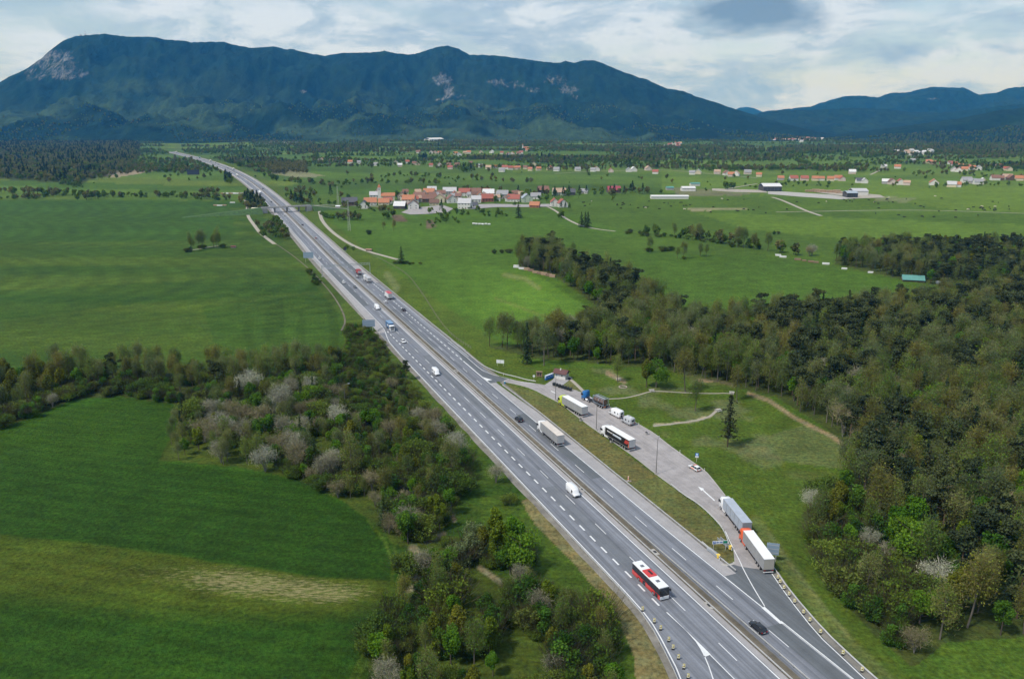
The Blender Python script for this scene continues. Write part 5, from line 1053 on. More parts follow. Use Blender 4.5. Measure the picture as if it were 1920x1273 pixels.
for a0, a1, b, roof, wall, gb, nm, lab, hf in [
 (0,115,192,'slate','brown',0,'barn','long slate roofed brown barn at the start of the village lane',4),
 (220,292,135,'pale grey','white',0,'barn','pale grey roofed shed behind the village church tower',4),
 (165,280,188,'orange','white',0,'house','low house with orange roof in front of the church',3.2),
 (135,205,216,'slate','white',1,'barn','dark barn with one white slope in front of the low orange house',4),
 (290,372,188,'orange','cream',0,'house','small orange hipped house just below the church nave',3),
 (412,500,218,'white','dark',0,'barn','black barn topped with white roof sheets at the village edge',3.4),
 (508,608,222,'brown','white',1,'house','white gabled house with brown roof beside the black barn',5),
 (468,582,182,'orange','pink',0,'house','pale pink house with wide orange roof behind the tall green tree',5.5),
 (566,655,152,'rust','brown',0,'house','rust roofed house behind the pink one',4.5),
 (628,745,168,'rust','brown',0,'barn','broad rust roofed barn in the middle of the village',4.5),
 (715,822,168,'tan','cream',1,'house','cream gabled house with dusty tan roof in mid village',5.2),
 (822,896,172,'rust','white',1,'house','white gabled house with dark red roof beside the cream gable',4.5),
 (915,1018,218,'pale grey','white',0,'house','large white block house with pale grey roof at the village front',6.2),
 (1018,1092,170,'pale grey','white',0,'barn','long pale grey roof joined behind the large white block house',4),
 (672,742,92,'pale grey','grey',0,'barn','small pale grey roof at the back of the village',4),
 (770,922,108,'pale grey','grey',0,'barn','long light grey hall roof at the back of the village',4.5),
 (912,1012,120,'red','white',0,'house','red roofed house behind the large white block house',5),
 (1000,1100,118,'rust','pink',0,'house','faded red double roof behind the white hipped house',5),
 (640,728,118,'orange','cream',0,'house','orange roof half hidden at the back of mid village',4.5),
 (1105,1196,128,'white','white',0,'house','white hipped house with pale roof near the village middle',5.2),
 (1096,1186,162,'red','brick red',0,'barn','red walled barn with red roof beside the tall dark tree',4),
 (1214,1312,138,'grey','grey',0,'house','grey roofed house with hipped roof east of the red barn',5.2),
 (1288,1412,162,'red','white',0,'house','long low house with bright red roof near the village end',3.4),
 (1400,1502,168,'blue grey','pale green',1,'house','pale green gable under a blue grey roof near the village end',5),
 (1478,1552,208,'orange','brick red',0,'barn','tiny brick hut with orange roof at the lane end',2.6),
 (1484,1560,142,'grey','white',0,'barn','grey shed behind the pale green gable',3.4),
 (1640,1702,200,'red','white',1,'house','white red roofed half of the twin house at the farm track',5),
 (1698,1765,206,'red','white',1,'house','second lower half of the twin house beside garden conifers',4.6),
 (1655,1757,112,'tan','pale green',0,'barn','long dusty tan roof behind the twin house',4),
 (1758,1830,110,'slate','dark',0,'barn','dark slate shed joined to the long tan roof',3.6),
 (1540,1622,94,'rust','brown',0,'barn','rust brown roof among trees behind the village end',4),
 (2080,2190,92,'crimson','brown',0,'barn','crimson roofed long barn at the pasture edge',3.6),
 (1870,1930,98,'grey','white',0,'barn','low grey shed between the tan roof and crimson barn',2.6),
 (436,500,150,'rust','cream',1,'house','cream gable with rust roof tucked behind the pink house',5),(330,395,176,'red','white',0,'house','red roofed annex between church nave and tall green tree',3.6),(575,622,112,'tan','white',0,'house','tan roofed house at the back behind the rust roofed one',4.6),
 (748,812,128,'rust','white',0,'house','rust roofed white house behind the cream gable',5),(858,915,142,'red','cream',1,'house','cream gable with red roof squeezed behind the white gable',5.4),(960,1010,186,'rust','pink',0,'barn','low rust roofed lean-to beside the large white block house',3),
 (1060,1110,145,'orange','white',1,'house','white gable with orange roof behind the red barn',5.4),(1190,1240,158,'tan','white',0,'house','tan roofed house between the red barn and grey roofed house',4.6),(1330,1390,128,'rust','white',0,'house','rust roofed house behind the long low red roof',5),
 (690,760,190,'brown','cream',0,'barn','brown roofed open shed below the cream gable',3),(1020,1066,205,'slate','white',0,'barn','small slate shed right of the large white block house',2.6),(545,600,170,'red','white',0,'house','red roofed wing between the pink house and brown roof gable',4.4),
 (250,300,120,'red','white',1,'house','small white gable with red roof behind the church nave',4.6),(1110,1150,108,'red','white',0,'house','red roofed house at the very back behind the white hipped house',5)]:
    house(zv((a0+a1)/2), zvy(b), (a1-a0)/4.174, roof, wall, lab, V1, bool(gb), hf, True, nm)
sheet('village_yard', [(752,399),(772,390),(800,388),(830,385),(850,392),(838,399),(800,402),(770,403)], .30, M_PAVE, kind='structure')
sheet('village_yard', [(875,384),(925,383),(985,384),(1030,383),(1034,388),(985,389),(930,389),(880,393)], .30, M_PAVE, kind='structure')
_inf = []
while len(_inf) < 22:
    a_, b_ = random.uniform(470, 1420), random.uniform(98, 168)
    if all((a_-c)**2 + (2.2*(b_-d))**2 > 900 for c, d in _inf): _inf.append((a_, b_))
for i_, (a_, b_) in enumerate(sorted(_inf)):
    ro_ = random.choice(('rust','red','tan','grey','rust','brown')); wa_ = random.choice(('white','white','cream','pink'))
    house(zv(a_), zvy(b_), random.uniform(34, 56)/4.174, ro_, wa_, '%s roofed %s infill house, %s from west among the packed village roofs' % (ro_, wa_, ORD[i_] if i_ < 20 else ('twenty-first', 'twenty-second')[i_-20]), V1, random.random() < .4, random.uniform(3.8, 5.6), True)
def church(x, y, label, tw=4.2, th=17, nave=True, detail=True, cap='orange'):
    X, Y, Z = (float(c) for c in G(x, y)); t = thing('church', label, 'church', (X, Y, Z), math.atan2(-X, Y)*.5)
    MB().box(-tw/2, tw/2, -tw/2, tw/2, -1, th).build('tower', wm('white'), t)
    r = MB(); e = tw/2+.3; r.add([(-e,-e,th),(e,-e,th),(e,e,th),(-e,e,th),(0,0,th+tw*1.25)], [(0,1,4),(1,2,4),(2,3,4),(3,0,4),(3,2,1,0)]); ro = r.build('tower_roof', rm(cap), t)
    MB().cyl((0,0,th+tw*1.2), (0,0,th+tw*1.25+1.6), .08, n=6).build('cross', M_RAIL, ro)
    for sg in (-1, 1):
        MB().box(-.5, .5, sg*tw/2-.05, sg*tw/2+.05, th-3.4, th-1.4).build('belfry_opening', M_WIN, t); MB().box(sg*tw/2-.05, sg*tw/2+.05, -.5, .5, th-3.4, th-1.4).build('belfry_opening', M_WIN, t)
    if nave:
        w, d, h, rh = 18, 9, 6.5, 3.6; cx_ = tw/2 + w/2
        m = MB(); prof = [(-d/2,-1),(d/2,-1),(d/2,h),(0,h+rh),(-d/2,h)]; vs = [(cx_-w/2,a,b) for a,b in prof]+[(cx_+w/2,a,b) for a,b in prof]; m.add(vs, [(4,3,2,1,0),(5,6,7,8,9)]+[(i,(i+1)%5,(i+1)%5+5,i+5) for i in range(5)]); m.build('nave', wm('cream'), t)
        r = MB()
        for sg in (-1, 1): r.loft([[(xx,0,h+rh+.05),(xx,sg*(d/2+.5),h-.35),(xx,sg*(d/2+.5),h-.1),(xx,0,h+rh+.3)] for xx in (cx_-w/2+.02, cx_+w/2+.5)])
        r.build('nave_roof', rm(cap), t)
        for i in range(4):
            for sg in (-1, 1): MB().box(cx_-w/2+2.5+i*4, cx_-w/2+3.6+i*4, sg*d/2-.05, sg*d/2+.05, 2, 4.8).build('window', M_WIN, t)
    return t
church(zv(300), zvy(152), 'village church with white tower and red pyramid roof')
church(1265.5, 277, 'hilltop church with white tower above red roofs', 4.5, 20, True, True, 'red')
church(980, 281, 'small far church tower among the upper village roofs', 4, 17, True)
# rows further off
def ordn(i): return ORD[i] if i < 20 else ('twentieth' if i == 19 else 'twenty-' + ORD[i-20]) if i < 29 else 'thirty-' + ORD[i-31] if i >= 31 else ('thirtieth' if i == 29 else 'thirty-first')
def row(items, where, group, conv, size=(8.5, 12)):
    items = sorted(items); 
    for i, it in enumerate(items):
        x, y = conv(it[0], it[1]); roof = it[2] if len(it) > 2 else random.choice(('orange','orange','red','rust')); wall = it[3] if len(it) > 3 else random.choice(('white','white','cream','pink'))
        wpx = random.uniform(*size)/scale_at(x, y)/1.0
        house(x, y, wpx, roof, wall, '%s roofed %s house, %s from west %s' % (roof, wall, ordn(i), where), group, random.random() < .3, None, False, 'house')
zm = lambda a, b: (560 + a/2.8235, 260 + b/2.8235)
row([(105,122),(120,119,'red'),(172,126),(205,116,'grey'),(255,128,'red'),(272,133),(318,134,'grey','white'),(408,145,'grey','white'),(512,138,'grey'),(535,150,'white'),(575,132,'red'),(612,140,'rust'),(630,142),(700,150),(745,148,'red'),(795,148),(802,163,'red'),(838,148),(910,138,'rust'),(962,154,'grey','white'),(1005,163,'tan','cream'),(1042,160),(1075,178,'grey','white'),(1092,163,'red'),(1120,166,'red'),(1150,165,'orange'),(1162,164),(1200,163,'rust'),(1226,172,'orange'),(1246,146,'rust'),(1270,170,'orange'),(1330,168,'red'),(1366,174,'grey','white')], 'of the long village row', 'houses of the long village row in mid valley', zm)
row([(1478,173,'grey','white'),(1560,176,'grey','white'),(1580,174,'tan'),(1655,180,'orange'),(1750,178,'grey','white'),(1775,176,'white'),(1852,170,'tan','pink'),(1890,188,'red')], 'past the village row', 'loose houses past the village row', zm, (9, 13))
zu = zm
row([(575,72,'white'),(632,78,'rust'),(700,80),(722,80,'orange'),(745,82),(830,86,'orange'),(850,92,'grey','white'),(880,82,'tan'),(900,80),(965,78,'rust'),(1022,78,'white','white'),(1075,82,'red'),(1112,90,'red','white'),(1130,88,'orange'),(1165,86,'rust'),(1178,80,'red'),(1210,68,'orange')], 'of the upper village', 'houses of the upper village below the hills', zu, (10, 14))
zr_ = lambda a, b: (1240 + a/2.8235, 260 + b/2.8235)
row([(165,192,'grey','white'),(198,190,'pale grey'),(298,188,'tan'),(350,196,'rust'),(372,202,'orange','pink'),(400,198,'tan'),(460,190,'grey'),(520,203,'orange'),(635,222,'orange','grey'),(705,224,'red','white'),(762,224,'red','pink'),(818,224,'orange'),(850,224,'orange'),(900,226,'orange'),(940,222,'orange'),(962,226,'red','pink')], 'in the row behind the yard', 'roadside row behind the construction yard', zr_, (9, 14))
row([(1015,188,'white'),(1055,236,'slate'),(1082,238,'pale grey','white'),(1192,241,'white','grey'),(1230,244,'brown'),(1275,246,'red','white'),(1305,248,'tan'),(1182,158,'pale grey'),(1255,160,'orange','white'),(1335,124,'grey','white')], 'of the scattered farms', 'scattered farms past the construction yard', zr_, (9, 13))
row([(1420,132,'orange'),(1442,137,'orange','pink'),(1490,142,'orange'),(1535,137,'rust'),(1555,145,'red'),(1590,152,'orange'),(1560,176,'grey','white'),(1585,178,'red','white'),(1612,172,'orange'),(1640,160,'red'),(1655,166,'orange','white'),(1690,168,'grey','white'),(1795,158,'orange','pink'),(1830,170,'red'),(1850,172,'rust')], 'of the hillside hamlet', 'orange roofed hillside hamlet', zr_, (10, 14))
row([(1455,248,'orange','white'),(1570,258,'orange','white'),(1545,258,'pale grey'),(1625,235,'grey','white'),(1650,240,'grey','grey'),(1685,244,'grey','white'),(1712,240,'white'),(1775,222,'rust'),(1800,222,'rust','brown'),(1840,218,'tan'),(1862,222,'rust','brown'),(1900,224,'orange')], 'at the far pasture', 'last farms at the far pasture', zr_, (11, 17))
row([(20,45,'white'),(45,38,'red'),(58,34,'red'),(90,34,'red'),(100,30,'tan'),(35,44,'grey','white')], 'around the hilltop church', 'houses around the hilltop church', zr_, (13, 18))
def tiny(name, n, cx0, cy0, sx, sy, where, group, pal=('red','tan','rust','orange','pale grey')):
    pts = []
    while len(pts) < n:
        x, y = random.gauss(0, .45)*sx + cx0, random.gauss(0, .4)*sy + cy0
        if all((x-a)**2 + (3*(y-b))**2 > 16 for a, b in pts): pts.append((x, y))
    pts.sort()
    for x, y in pts:
        roof = random.choice(pal); X, Y, Z = (float(c) for c in G(x, y)); w, d, h = random.uniform(11, 17), random.uniform(9, 11), 5.5
        t = thing('house', '%s roofed small house in the %s' % (roof, where), 'house', (X, Y, Z + random.uniform(0, 4)), random.uniform(-.5, .5), group); house_parts(t, w, d, h, 3.6, 'white', roof, False)
tiny('town', 40, 1486, 261, 46, 7, 'distant town at the mountain foot', 'houses of the distant town at the mountain foot')
tiny('hamlet', 9, 1720, 289, 60, 4, 'pale far hamlet below the blue ridge', 'pale far hamlet below the blue ridge', ('pale grey','white','tan'))
tiny('hamlet2', 8, 255, 246, 40, 2.5, 'white far hamlet below the long mountain', 'white far hamlet below the long mountain', ('white','tan','rust'))
tiny('hamlet3', 7, 360, 258, 45, 3, 'pale far hamlet above the white halls', 'pale far hamlet above the white halls', ('tan','grey','rust'))
tiny('hamlet4', 8, 1290, 262, 60, 3, 'faint far hamlet beside the wooded rise', 'faint far hamlet beside the wooded rise', ('tan','red','grey'))
def hall(x0, x1, y, h, roof, wall, name, label, cat, d=14, open_front=False):
    X0, Y0, Z = (float(c) for c in G(x0, y)); X1, Y1, _ = (float(c) for c in G(x1, y)); w = math.hypot(X1-X0, Y1-Y0)
    t = thing(name, label, cat, ((X0+X1)/2, (Y0+Y1)/2 + d/2, Z), math.atan2(Y1-Y0, X1-X0))
    MB().box(-w/2, w/2, -d/2, d/2, -1, h).build('wall', wm(wall), t)
    r = MB()
    for sg in (-1, 1): r.loft([[(xx,0,h+d*.16),(xx,sg*(d/2+.6),h+.02),(xx,sg*(d/2+.6),h+.25),(xx,0,h+d*.16+.25)] for xx in (-w/2-.5, w/2+.5)])
    r.build('roof', rm(roof), t)
    if open_front:
        for i in range(5): x = -w/2 + w*(i+.5)/5; MB().box(x-w*.085, x+w*.085, -d/2-.06, -d/2+.1, .1, h-.9).build('bay_opening', M_WIN, t)
    return t
hall(1431, 1465, 359, 7, 'white', 'dark', 'storage_hall', 'long dark storage hall with white roof at the pale yard', 'hall', 24, True)
hall(1221, 1291, 373.5, 3.2, 'white', 'white', 'polytunnel', 'very long low white roof lying in the pasture', 'shed', 10)
hall(1279, 1304, 359, 4.5, 'white', 'white', 'storage_shed', 'white roofed shed with white walls left of the yard road', 'shed', 14)
hall(1250, 1263, 357, 3.5, 'teal', 'grey', 'storage_shed', 'small teal roofed shed on the yard road', 'shed', 10); hall(1295, 1312, 349, 3.5, 'teal', 'white', 'greenhouse', 'pale teal greenhouse behind the white sheds', 'shed', 9)
hall(1588, 1608, 371, 6, 'blue grey', 'dark', 'open_shed', 'open fronted dark shed at the end of the concrete yard', 'shed', 16, True)
hall(1600, 1628, 367, 6, 'pale grey', 'white', 'storage_hall', 'grey hall with pale roof behind the open fronted shed', 'hall', 20)
hall(360, 404, 261, 8, 'white', 'white', 'factory_hall', 'long white factory halls far off under the mountain', 'hall', 40); hall(800, 826, 265, 8, 'white', 'white', 'factory_hall', 'long white hall standing alone in the far meadow', 'hall', 40)
sheet('concrete_yard', [(1440,359.5), (1470,360), (1560,366), (1580,369), (1600,373), (1575,374.5), (1500,369.5), (1440,364.5)], .35, M_CONC, kind='structure')
sheet('gravel_yard', [(1335,354), (1432,357), (1440,362), (1380,361), (1335,358)], .35, M_TRACK, kind='structure'); sheet('sawdust_ground', [(1520,356.5), (1565,357), (1600,362), (1650,366), (1660,371), (1600,373), (1580,368), (1530,361)], .3, M_TRACK, kind='structure')
M_TIMB = mat('sawn_timber', (.40,.28,.19), .9, 0, .25, 1); M_LOG = mat('logs', (.25,.17,.11), .9, 0, .3, 2); M_WRAP = mat('white_wrap', (.68,.68,.68), .5)
def stack(x, y, w, d, h, label, m=None, name='timber_stack', cat='timber stack', rz=0.0, rows=4):
    X, Y, Z = (float(c) for c in G(x, y)); t = thing(name, label, cat, (X, Y, Z), rz, 'stacks of timber')
    for i in range(rows):
        j = random.uniform(-.15, .15); MB().box(-w/2+j, w/2+j, -d/2, d/2, h*i/rows+.08, h*(i+1)/rows).build('board_layer', m or M_TIMB, t)
    for s in (-.35, .35): MB().box(w*s-.1, w*s+.1, -d/2+.05, d/2-.05, 0, .08).build('bearer', M_WOOD, t)
for i in range(14): stack(1516 + i*4.4, 359.5 + .35*i*.6 + random.uniform(-.6, .6), 10, 3, random.uniform(2, 4.2), '%s stack of reddish timber along the back of the yard' % ordn(i))
# teal barn, wood piles and junk by the far wood
def teal_barn():
    X, Y, _ = (float(c) for c in G(1711, 527)); t = thing('barn', 'low barn with bright teal roof at the edge of the dark wood', 'barn', (X, Y, 0), -.28)
    w, d, h, rh = 13, 7, 1.8, 2.3; y = d/2
    MB().box(-w/2, w/2, -y, y, -.5, h).build('wall', wm('brown'), t); r = MB()
    for sg in (-1, 1): r.loft([[(x, 0, h+rh), (x, sg*(y+.6), h-.4), (x, sg*(y+.6), h-.3), (x, 0, h+rh+.12)] for x in (-w/2-.4, w/2+.4)])
    ro = r.build('roof', rm('teal'), t)
    for i in range(8):
        x = -w/2 + w*(i+.5)/8; MB().loft([[(xx, -(y+.55), h-.29), (xx, 0, h+rh+.10), (xx, 0, h+rh+.17), (xx, -(y+.55), h-.22)] for xx in (x-.05, x+.05)]).build('seam', rm('teal'), ro)
    for sg in (-1, 1): MB().add([(sg*w/2,-y,h),(sg*w/2,y,h),(sg*w/2,0,h+rh),(sg*(w/2-.15),-y,h),(sg*(w/2-.15),y,h),(sg*(w/2-.15),0,h+rh)], [(0,1,2),(5,4,3),(0,3,4,1),(1,4,5,2),(2,5,3,0)]).build('gable', wm('grey'), t)
teal_barn()
wp = [(968,502),(978,505),(988,507),(996,509),(1004,512),(1012,514),(1020,516),(1029,518),(1036,520)]
for i, (x, y) in enumerate(wp):
    stack(x, y, 4.0, 1.6, random.uniform(1.3, 1.9), '%s pile of cut wood along the clump edge%s' % (ordn(i), ', wrapped in pale sheeting' if i < 3 else ''), M_WRAP if i < 2 else M_LOG if i % 2 else M_TIMB, 'wood_pile', 'wood pile', -.35, 3)
for i, (x, y, c) in enumerate([(1459,480,1),(1468,483,1),(1496,488,0),(1508,490,0),(1520,492,0),(1530,493,0),(1548,496,1),(1583,505,1),(1632,512,1),(1760,532,1),(1780,537,0),(1803,543,1)]):
    stack(x, y, random.uniform(3, 5), 1.8, random.uniform(1, 1.6), '%s heap of %s along the edge of the far wood' % (ordn(i), 'pale wrapped timber' if c else 'brown logs'), M_WRAP if c else M_LOG, 'wood_pile', 'wood pile', -.3, 2)
for i, (x, y) in enumerate([(888,421),(893,421.5),(899,421.8),(905,422),(911,421.7),(917,422.2)]):
    X, Y, Z = (float(c) for c in G(x, y)); b = MB().cyl((-1.3,0,.85), (1.3,0,.85), .85, n=14).build('silage_bale', M_WRAP, None, False, .12); b.location = (X, Y, Z); b.rotation_euler = (0, 0, random.uniform(-.6, .6))
    tag(b, '%s white wrapped silage bale of the row below the village' % ordn(i), 'silage bale', 'white silage bales below the village')
# village church-side mast and power pylon, billboard
def mast(x, y, h, label):
    X, Y, Z = (float(c) for c in G(x, y)); t = thing('lattice_mast', label, 'mast', (X, Y, Z)); k = MB(); r0, r1 = 1.1, .25
    for a, b in ((-1,-1),(1,-1),(1,1),(-1,1)): k.cyl((a*r0, b*r0, -.5), (a*r1, b*r1, h), .09, .05, 5)
    k.build('corner_leg', M_RAIL, t); k2 = MB(); n = 12
    for i in range(n):
        z0, z1 = h*i/n, h*(i+1)/n; q0, q1 = r0+(r1-r0)*i/n, r0+(r1-r0)*(i+1)/n
        for (a, b), (c, d) in (((-1,-1),(1,-1)),((1,-1),(1,1)),((1,1),(-1,1)),((-1,1),(-1,-1))): k2.cyl((a*q0,b*q0,z0), (c*q1,d*q1,z1), .045, n=4)
    k2.build('bracing', M_RAIL, t); MB().cyl((0,0,h), (0,0,h+3), .05, n=5).build('antenna', M_RAIL, t)
mast(655, 433, 28, 'grey lattice mast beside the village lane'); mast(634, 386, 24, 'thin lattice mast at the start of the village')
def billboard():
    X, Y, Z = (float(c) for c in G(363, 331)); t = thing('billboard', 'large dark billboard standing alone in the meadow', 'billboard', (X, Y, Z), .15)
    MB().box(-11, 11, -.3, .3, 3, 12).build('panel', mat('dark_panel', (.03,.035,.05), .7), t)
    for x in (-8, 0, 8): MB().cyl((x, .5, -.5), (x, .5, 11), .25, n=8).build('post', M_POST, t)
billboard()
def antenna(px_, py_, h, label):
    v = (py_-636.5)/F_PX; u = (px_-960)/F_PX; d = Vector((u, _cp-v*_sp, -(_sp+v*_cp))); hd = math.hypot(d.x, d.y); Rr = 6480
    t = thing('summit_antenna', label, 'antenna', (d.x/hd*Rr, d.y/hd*Rr, CAM_H + d.z/hd*Rr - 6)); MB().cyl((0,0,0), (0,0,h), 1.6, .7, 6).build('pole', M_RAIL, t); MB().box(-5, 5, -5, 5, 0, 9).build('base_hut', M_CONC, t); MB().cyl((0,0,h*.55), (0,0,h*.75), 2.6, n=8).build('drum', mat('white_drum', (.7,.7,.7)), t)
antenna(160, 66.5, 34, 'tall transmitter antenna on the mountain summit'); antenna(151, 66.8, 18, 'small antenna beside the tall one on the summit')
# small rest-area hut
def hut():
    X, Y, _ = (float(c) for c in G(1053, 709)); t = thing('toilet_hut', 'small white rest stop hut with dark brown overhanging roof', 'hut', (X, Y, .06), -.52); t.scale = (.70, .72, .80); w, d, h, rh = 7.0, 4.6, 2.6, 1.5
    MB().box(-w/2, w/2, -d/2, d/2, 0, h).build('wall', wm('white'), t); MB().box(-w/2-.03, w/2+.03, -d/2-.03, d/2+.03, h-.05, h+.75).build('timber_band', mat('dark_boards', (.05,.04,.035), .8), t)
    r = MB(); ov = 1.0
    for sg in (-1, 1): r.loft([[(x,0,h+rh+.5),(x,sg*(d/2+ov),h+.35),(x,sg*(d/2+ov),h+.52),(x,0,h+rh+.7)] for x in (-w/2-ov, w/2+ov)])
    ro = r.build('roof', mat('dark_red_tiles', (.12,.055,.05), .8, 0, .25, 3), t); MB().cyl((-.4,-.6,h+rh), (-.4,-.6,h+rh+1.15), .42, n=10).build('vent', mat('white_vent', (.7,.68,.6)), ro)
    for x in (-1.9, 1.3): MB().box(x-.4, x+.4, -d/2-.05, -d/2+.05, 1.55, 2.25).build('window', M_WIN, t)
    for y in (-.9, .9): MB().box(w/2-.05, w/2+.05, y-.42, y+.42, 0, 2.0).build('door', mat('grey_door', (.28,.29,.31)), t)
hut()
# ---------------------------------------------------------------- vehicles (length along +x)
def paint(c, nm): return mat('paint_' + nm, c, .32, 0, .04, 4, .5, .35)
PC = {'white': (.74,.75,.76), 'black': (.012,.014,.018), 'dark': (.02,.024,.032), 'silver': (.42,.44,.46), 'grey': (.16,.17,.18), 'red': (.42,.025,.03), 'bright red': (.55,.03,.025), 'blue': (.015,.13,.36), 'lime': (.50,.58,.06), 'orange': (.72,.11,.03), 'pink': (.45,.25,.24), 'deep blue': (.05,.12,.26)}
def pt(n): return paint(PC[n], n.replace(' ', '_'))
M_GLASS = mat('vehicle_glass', (.018,.022,.028), .08, 0, 0, 1, .7); M_TYRE = mat('tyre_rubber', (.016,.016,.017), .85); M_RIM = mat('alloy_rim', (.55,.56,.58), .3, .7); M_BLK = mat('black_plastic', (.02,.02,.022), .6); M_CHS = mat('chassis_steel', (.045,.045,.05), .6, .3)
M_TAIL = mat('tail_lamp', (.40,.012,.012), .25); M_HEAD = mat('head_lamp', (.75,.77,.8), .12, 0, 0, 1, .8); M_PLATE = mat('number_plate', (.72,.72,.72), .5); M_ALU = mat('aluminium_trim', (.45,.46,.48), .38, .6); M_CURT = mat('grey_curtain', (.30,.305,.31), .6, 0, .1, .6); M_WTOP = mat('white_tarp', (.74,.74,.73), .55, 0, .05, .7); M_BEIGE = mat('dusty_tarp', (.60,.54,.48), .6, 0, .1, .7); M_BLUEG = mat('blue_grey_tarp', (.36,.40,.46), .55, 0, .1, .8)
def wheel(t, x, y, r, w=.24):
    s = 1 if y > 0 else -1; o = MB().cyl((x, y - s*w, r), (x, y, r), r, n=16).build('wheel', M_TYRE, t, False, .03)
    MB().cyl((x, y - s*.04, r), (x, y + s*.012, r), r*.62, n=12).build('rim', M_RIM, o)
def sect(x, hw, z0, z1, r=.12, tuck=.06):
    return [(x, -hw+tuck, z0), (x, -hw, z0+r*1.6), (x, -hw, z1-r), (x, -hw+r, z1), (x, hw-r, z1), (x, hw, z1-r), (x, hw, z0+r*1.6), (x, hw-tuck, z0)]
def car_thing(label, col, style='hatch', group=None):
    t = thing('car', label, 'car', group=group); L, Wd = (4.4, .9) if style != 'suv' else (4.5, .94); H = 1.46 if style in ('hatch', 'sedan', 'estate') else 1.66; b = .28 if style != 'suv' else .34; m = pt(col); wz = .86 if style != 'suv' else .98
    x0, x1 = -L/2, L/2
    MB().loft([sect(x0, Wd*.80, b+.12, wz-.22), sect(x0+.12, Wd*.93, b+.02, wz-.02), sect(x0+.7, Wd, b, wz+.03), sect(0, Wd, b-.03, wz+.02), sect(x1-1.35, Wd, b, wz), sect(x1-.45, Wd*.96, b, wz-.12), sect(x1-.08, Wd*.84, b+.06, wz-.24), sect(x1, Wd*.72, b+.14, wz-.34)]).build('body', m, t, True)
    rx0, rx1 = {'hatch': (x0+.42, x1-2.05), 'sedan': (x0+1.05, x1-2.1), 'estate': (x0+.38, x1-2.05), 'suv': (x0+.36, x1-1.95)}[style]; bx0, bx1 = {'hatch': (x0+.10, x1-1.22), 'sedan': (x0+.42, x1-1.25), 'estate': (x0+.10, x1-1.2), 'suv': (x0+.08, x1-1.2)}[style]
    rw = Wd*.70; bw = Wd*.93
    q = lambda x, hw, z: [(x, -hw, z), (x, hw, z)]
    B = [(bx0,-bw,wz), (bx1,-bw,wz), (bx1,bw,wz), (bx0,bw,wz), (rx0,-rw,H-.05), (rx1,-rw,H-.05), (rx1,rw,H-.05), (rx0,rw,H-.05)]
    gl = MB().add(B, [(0,1,5,4), (1,2,6,5), (2,3,7,6), (3,0,4,7), (4,5,6,7)]).build('window', M_GLASS, t)
    MB().loft([[(rx0-.06,-rw-.02,H-.09),(rx0-.06,rw+.02,H-.09),(rx0-.02,rw*.8,H-.02),(rx0-.02,-rw*.8,H-.02)],[((rx0+rx1)/2,-rw-.03,H-.05),((rx0+rx1)/2,rw+.03,H-.05),((rx0+rx1)/2,rw*.82,H+.03),((rx0+rx1)/2,-rw*.82,H+.03)],[(rx1+.06,-rw-.02,H-.09),(rx1+.06,rw+.02,H-.09),(rx1,rw*.8,H-.02),(rx1,-rw*.8,H-.02)]]).build('roof', m, t, True)
    pl = MB()
    for sg in (-1, 1):
        for f in (0, .52, 1):
            xb = bx0+(bx1-bx0)*f; xt = rx0+(rx1-rx0)*f; pl.loft([[(xb-.07,sg*bw*1.004,wz-.02),(xb+.07,sg*bw*1.004,wz-.02),(xb+.07,sg*(bw-.05),wz-.02),(xb-.07,sg*(bw-.05),wz-.02)],[(xt-.06,sg*rw*1.01,H-.06),(xt+.06,sg*rw*1.01,H-.06),(xt+.06,sg*(rw-.05),H-.06),(xt-.06,sg*(rw-.05),H-.06)]])
    pl.build('pillar', m, t)
    for x in (x0+.85, x1-.85):
        for sg in (-1, 1): wheel(t, x, sg*Wd*1.0, .33 if style != 'suv' else .37)
    for sg in (-1, 1):
        MB().box(x1-.32, x1-.03, sg*Wd*.62-.14, sg*Wd*.62+.14, wz-.36, wz-.22).build('headlight', M_HEAD, t); MB().box(x0-.005, x0+.14, sg*Wd*.70-.14, sg*Wd*.70+.14, wz-.30, wz-.10).build('tail_light', M_TAIL, t); MB().box(bx1-.35, bx1-.15, sg*(Wd+.09)-.09, sg*(Wd+.09)+.09, wz+.02, wz+.16).build('mirror', m, t)
    MB().box(x0-.02, x0+.02, -.26, .26, b+.22, b+.34).build('number_plate', M_PLATE, t); MB().box(x1-.03, x1+.012, -.5, .5, b+.16, b+.32).build('grille', M_BLK, t)
    return t
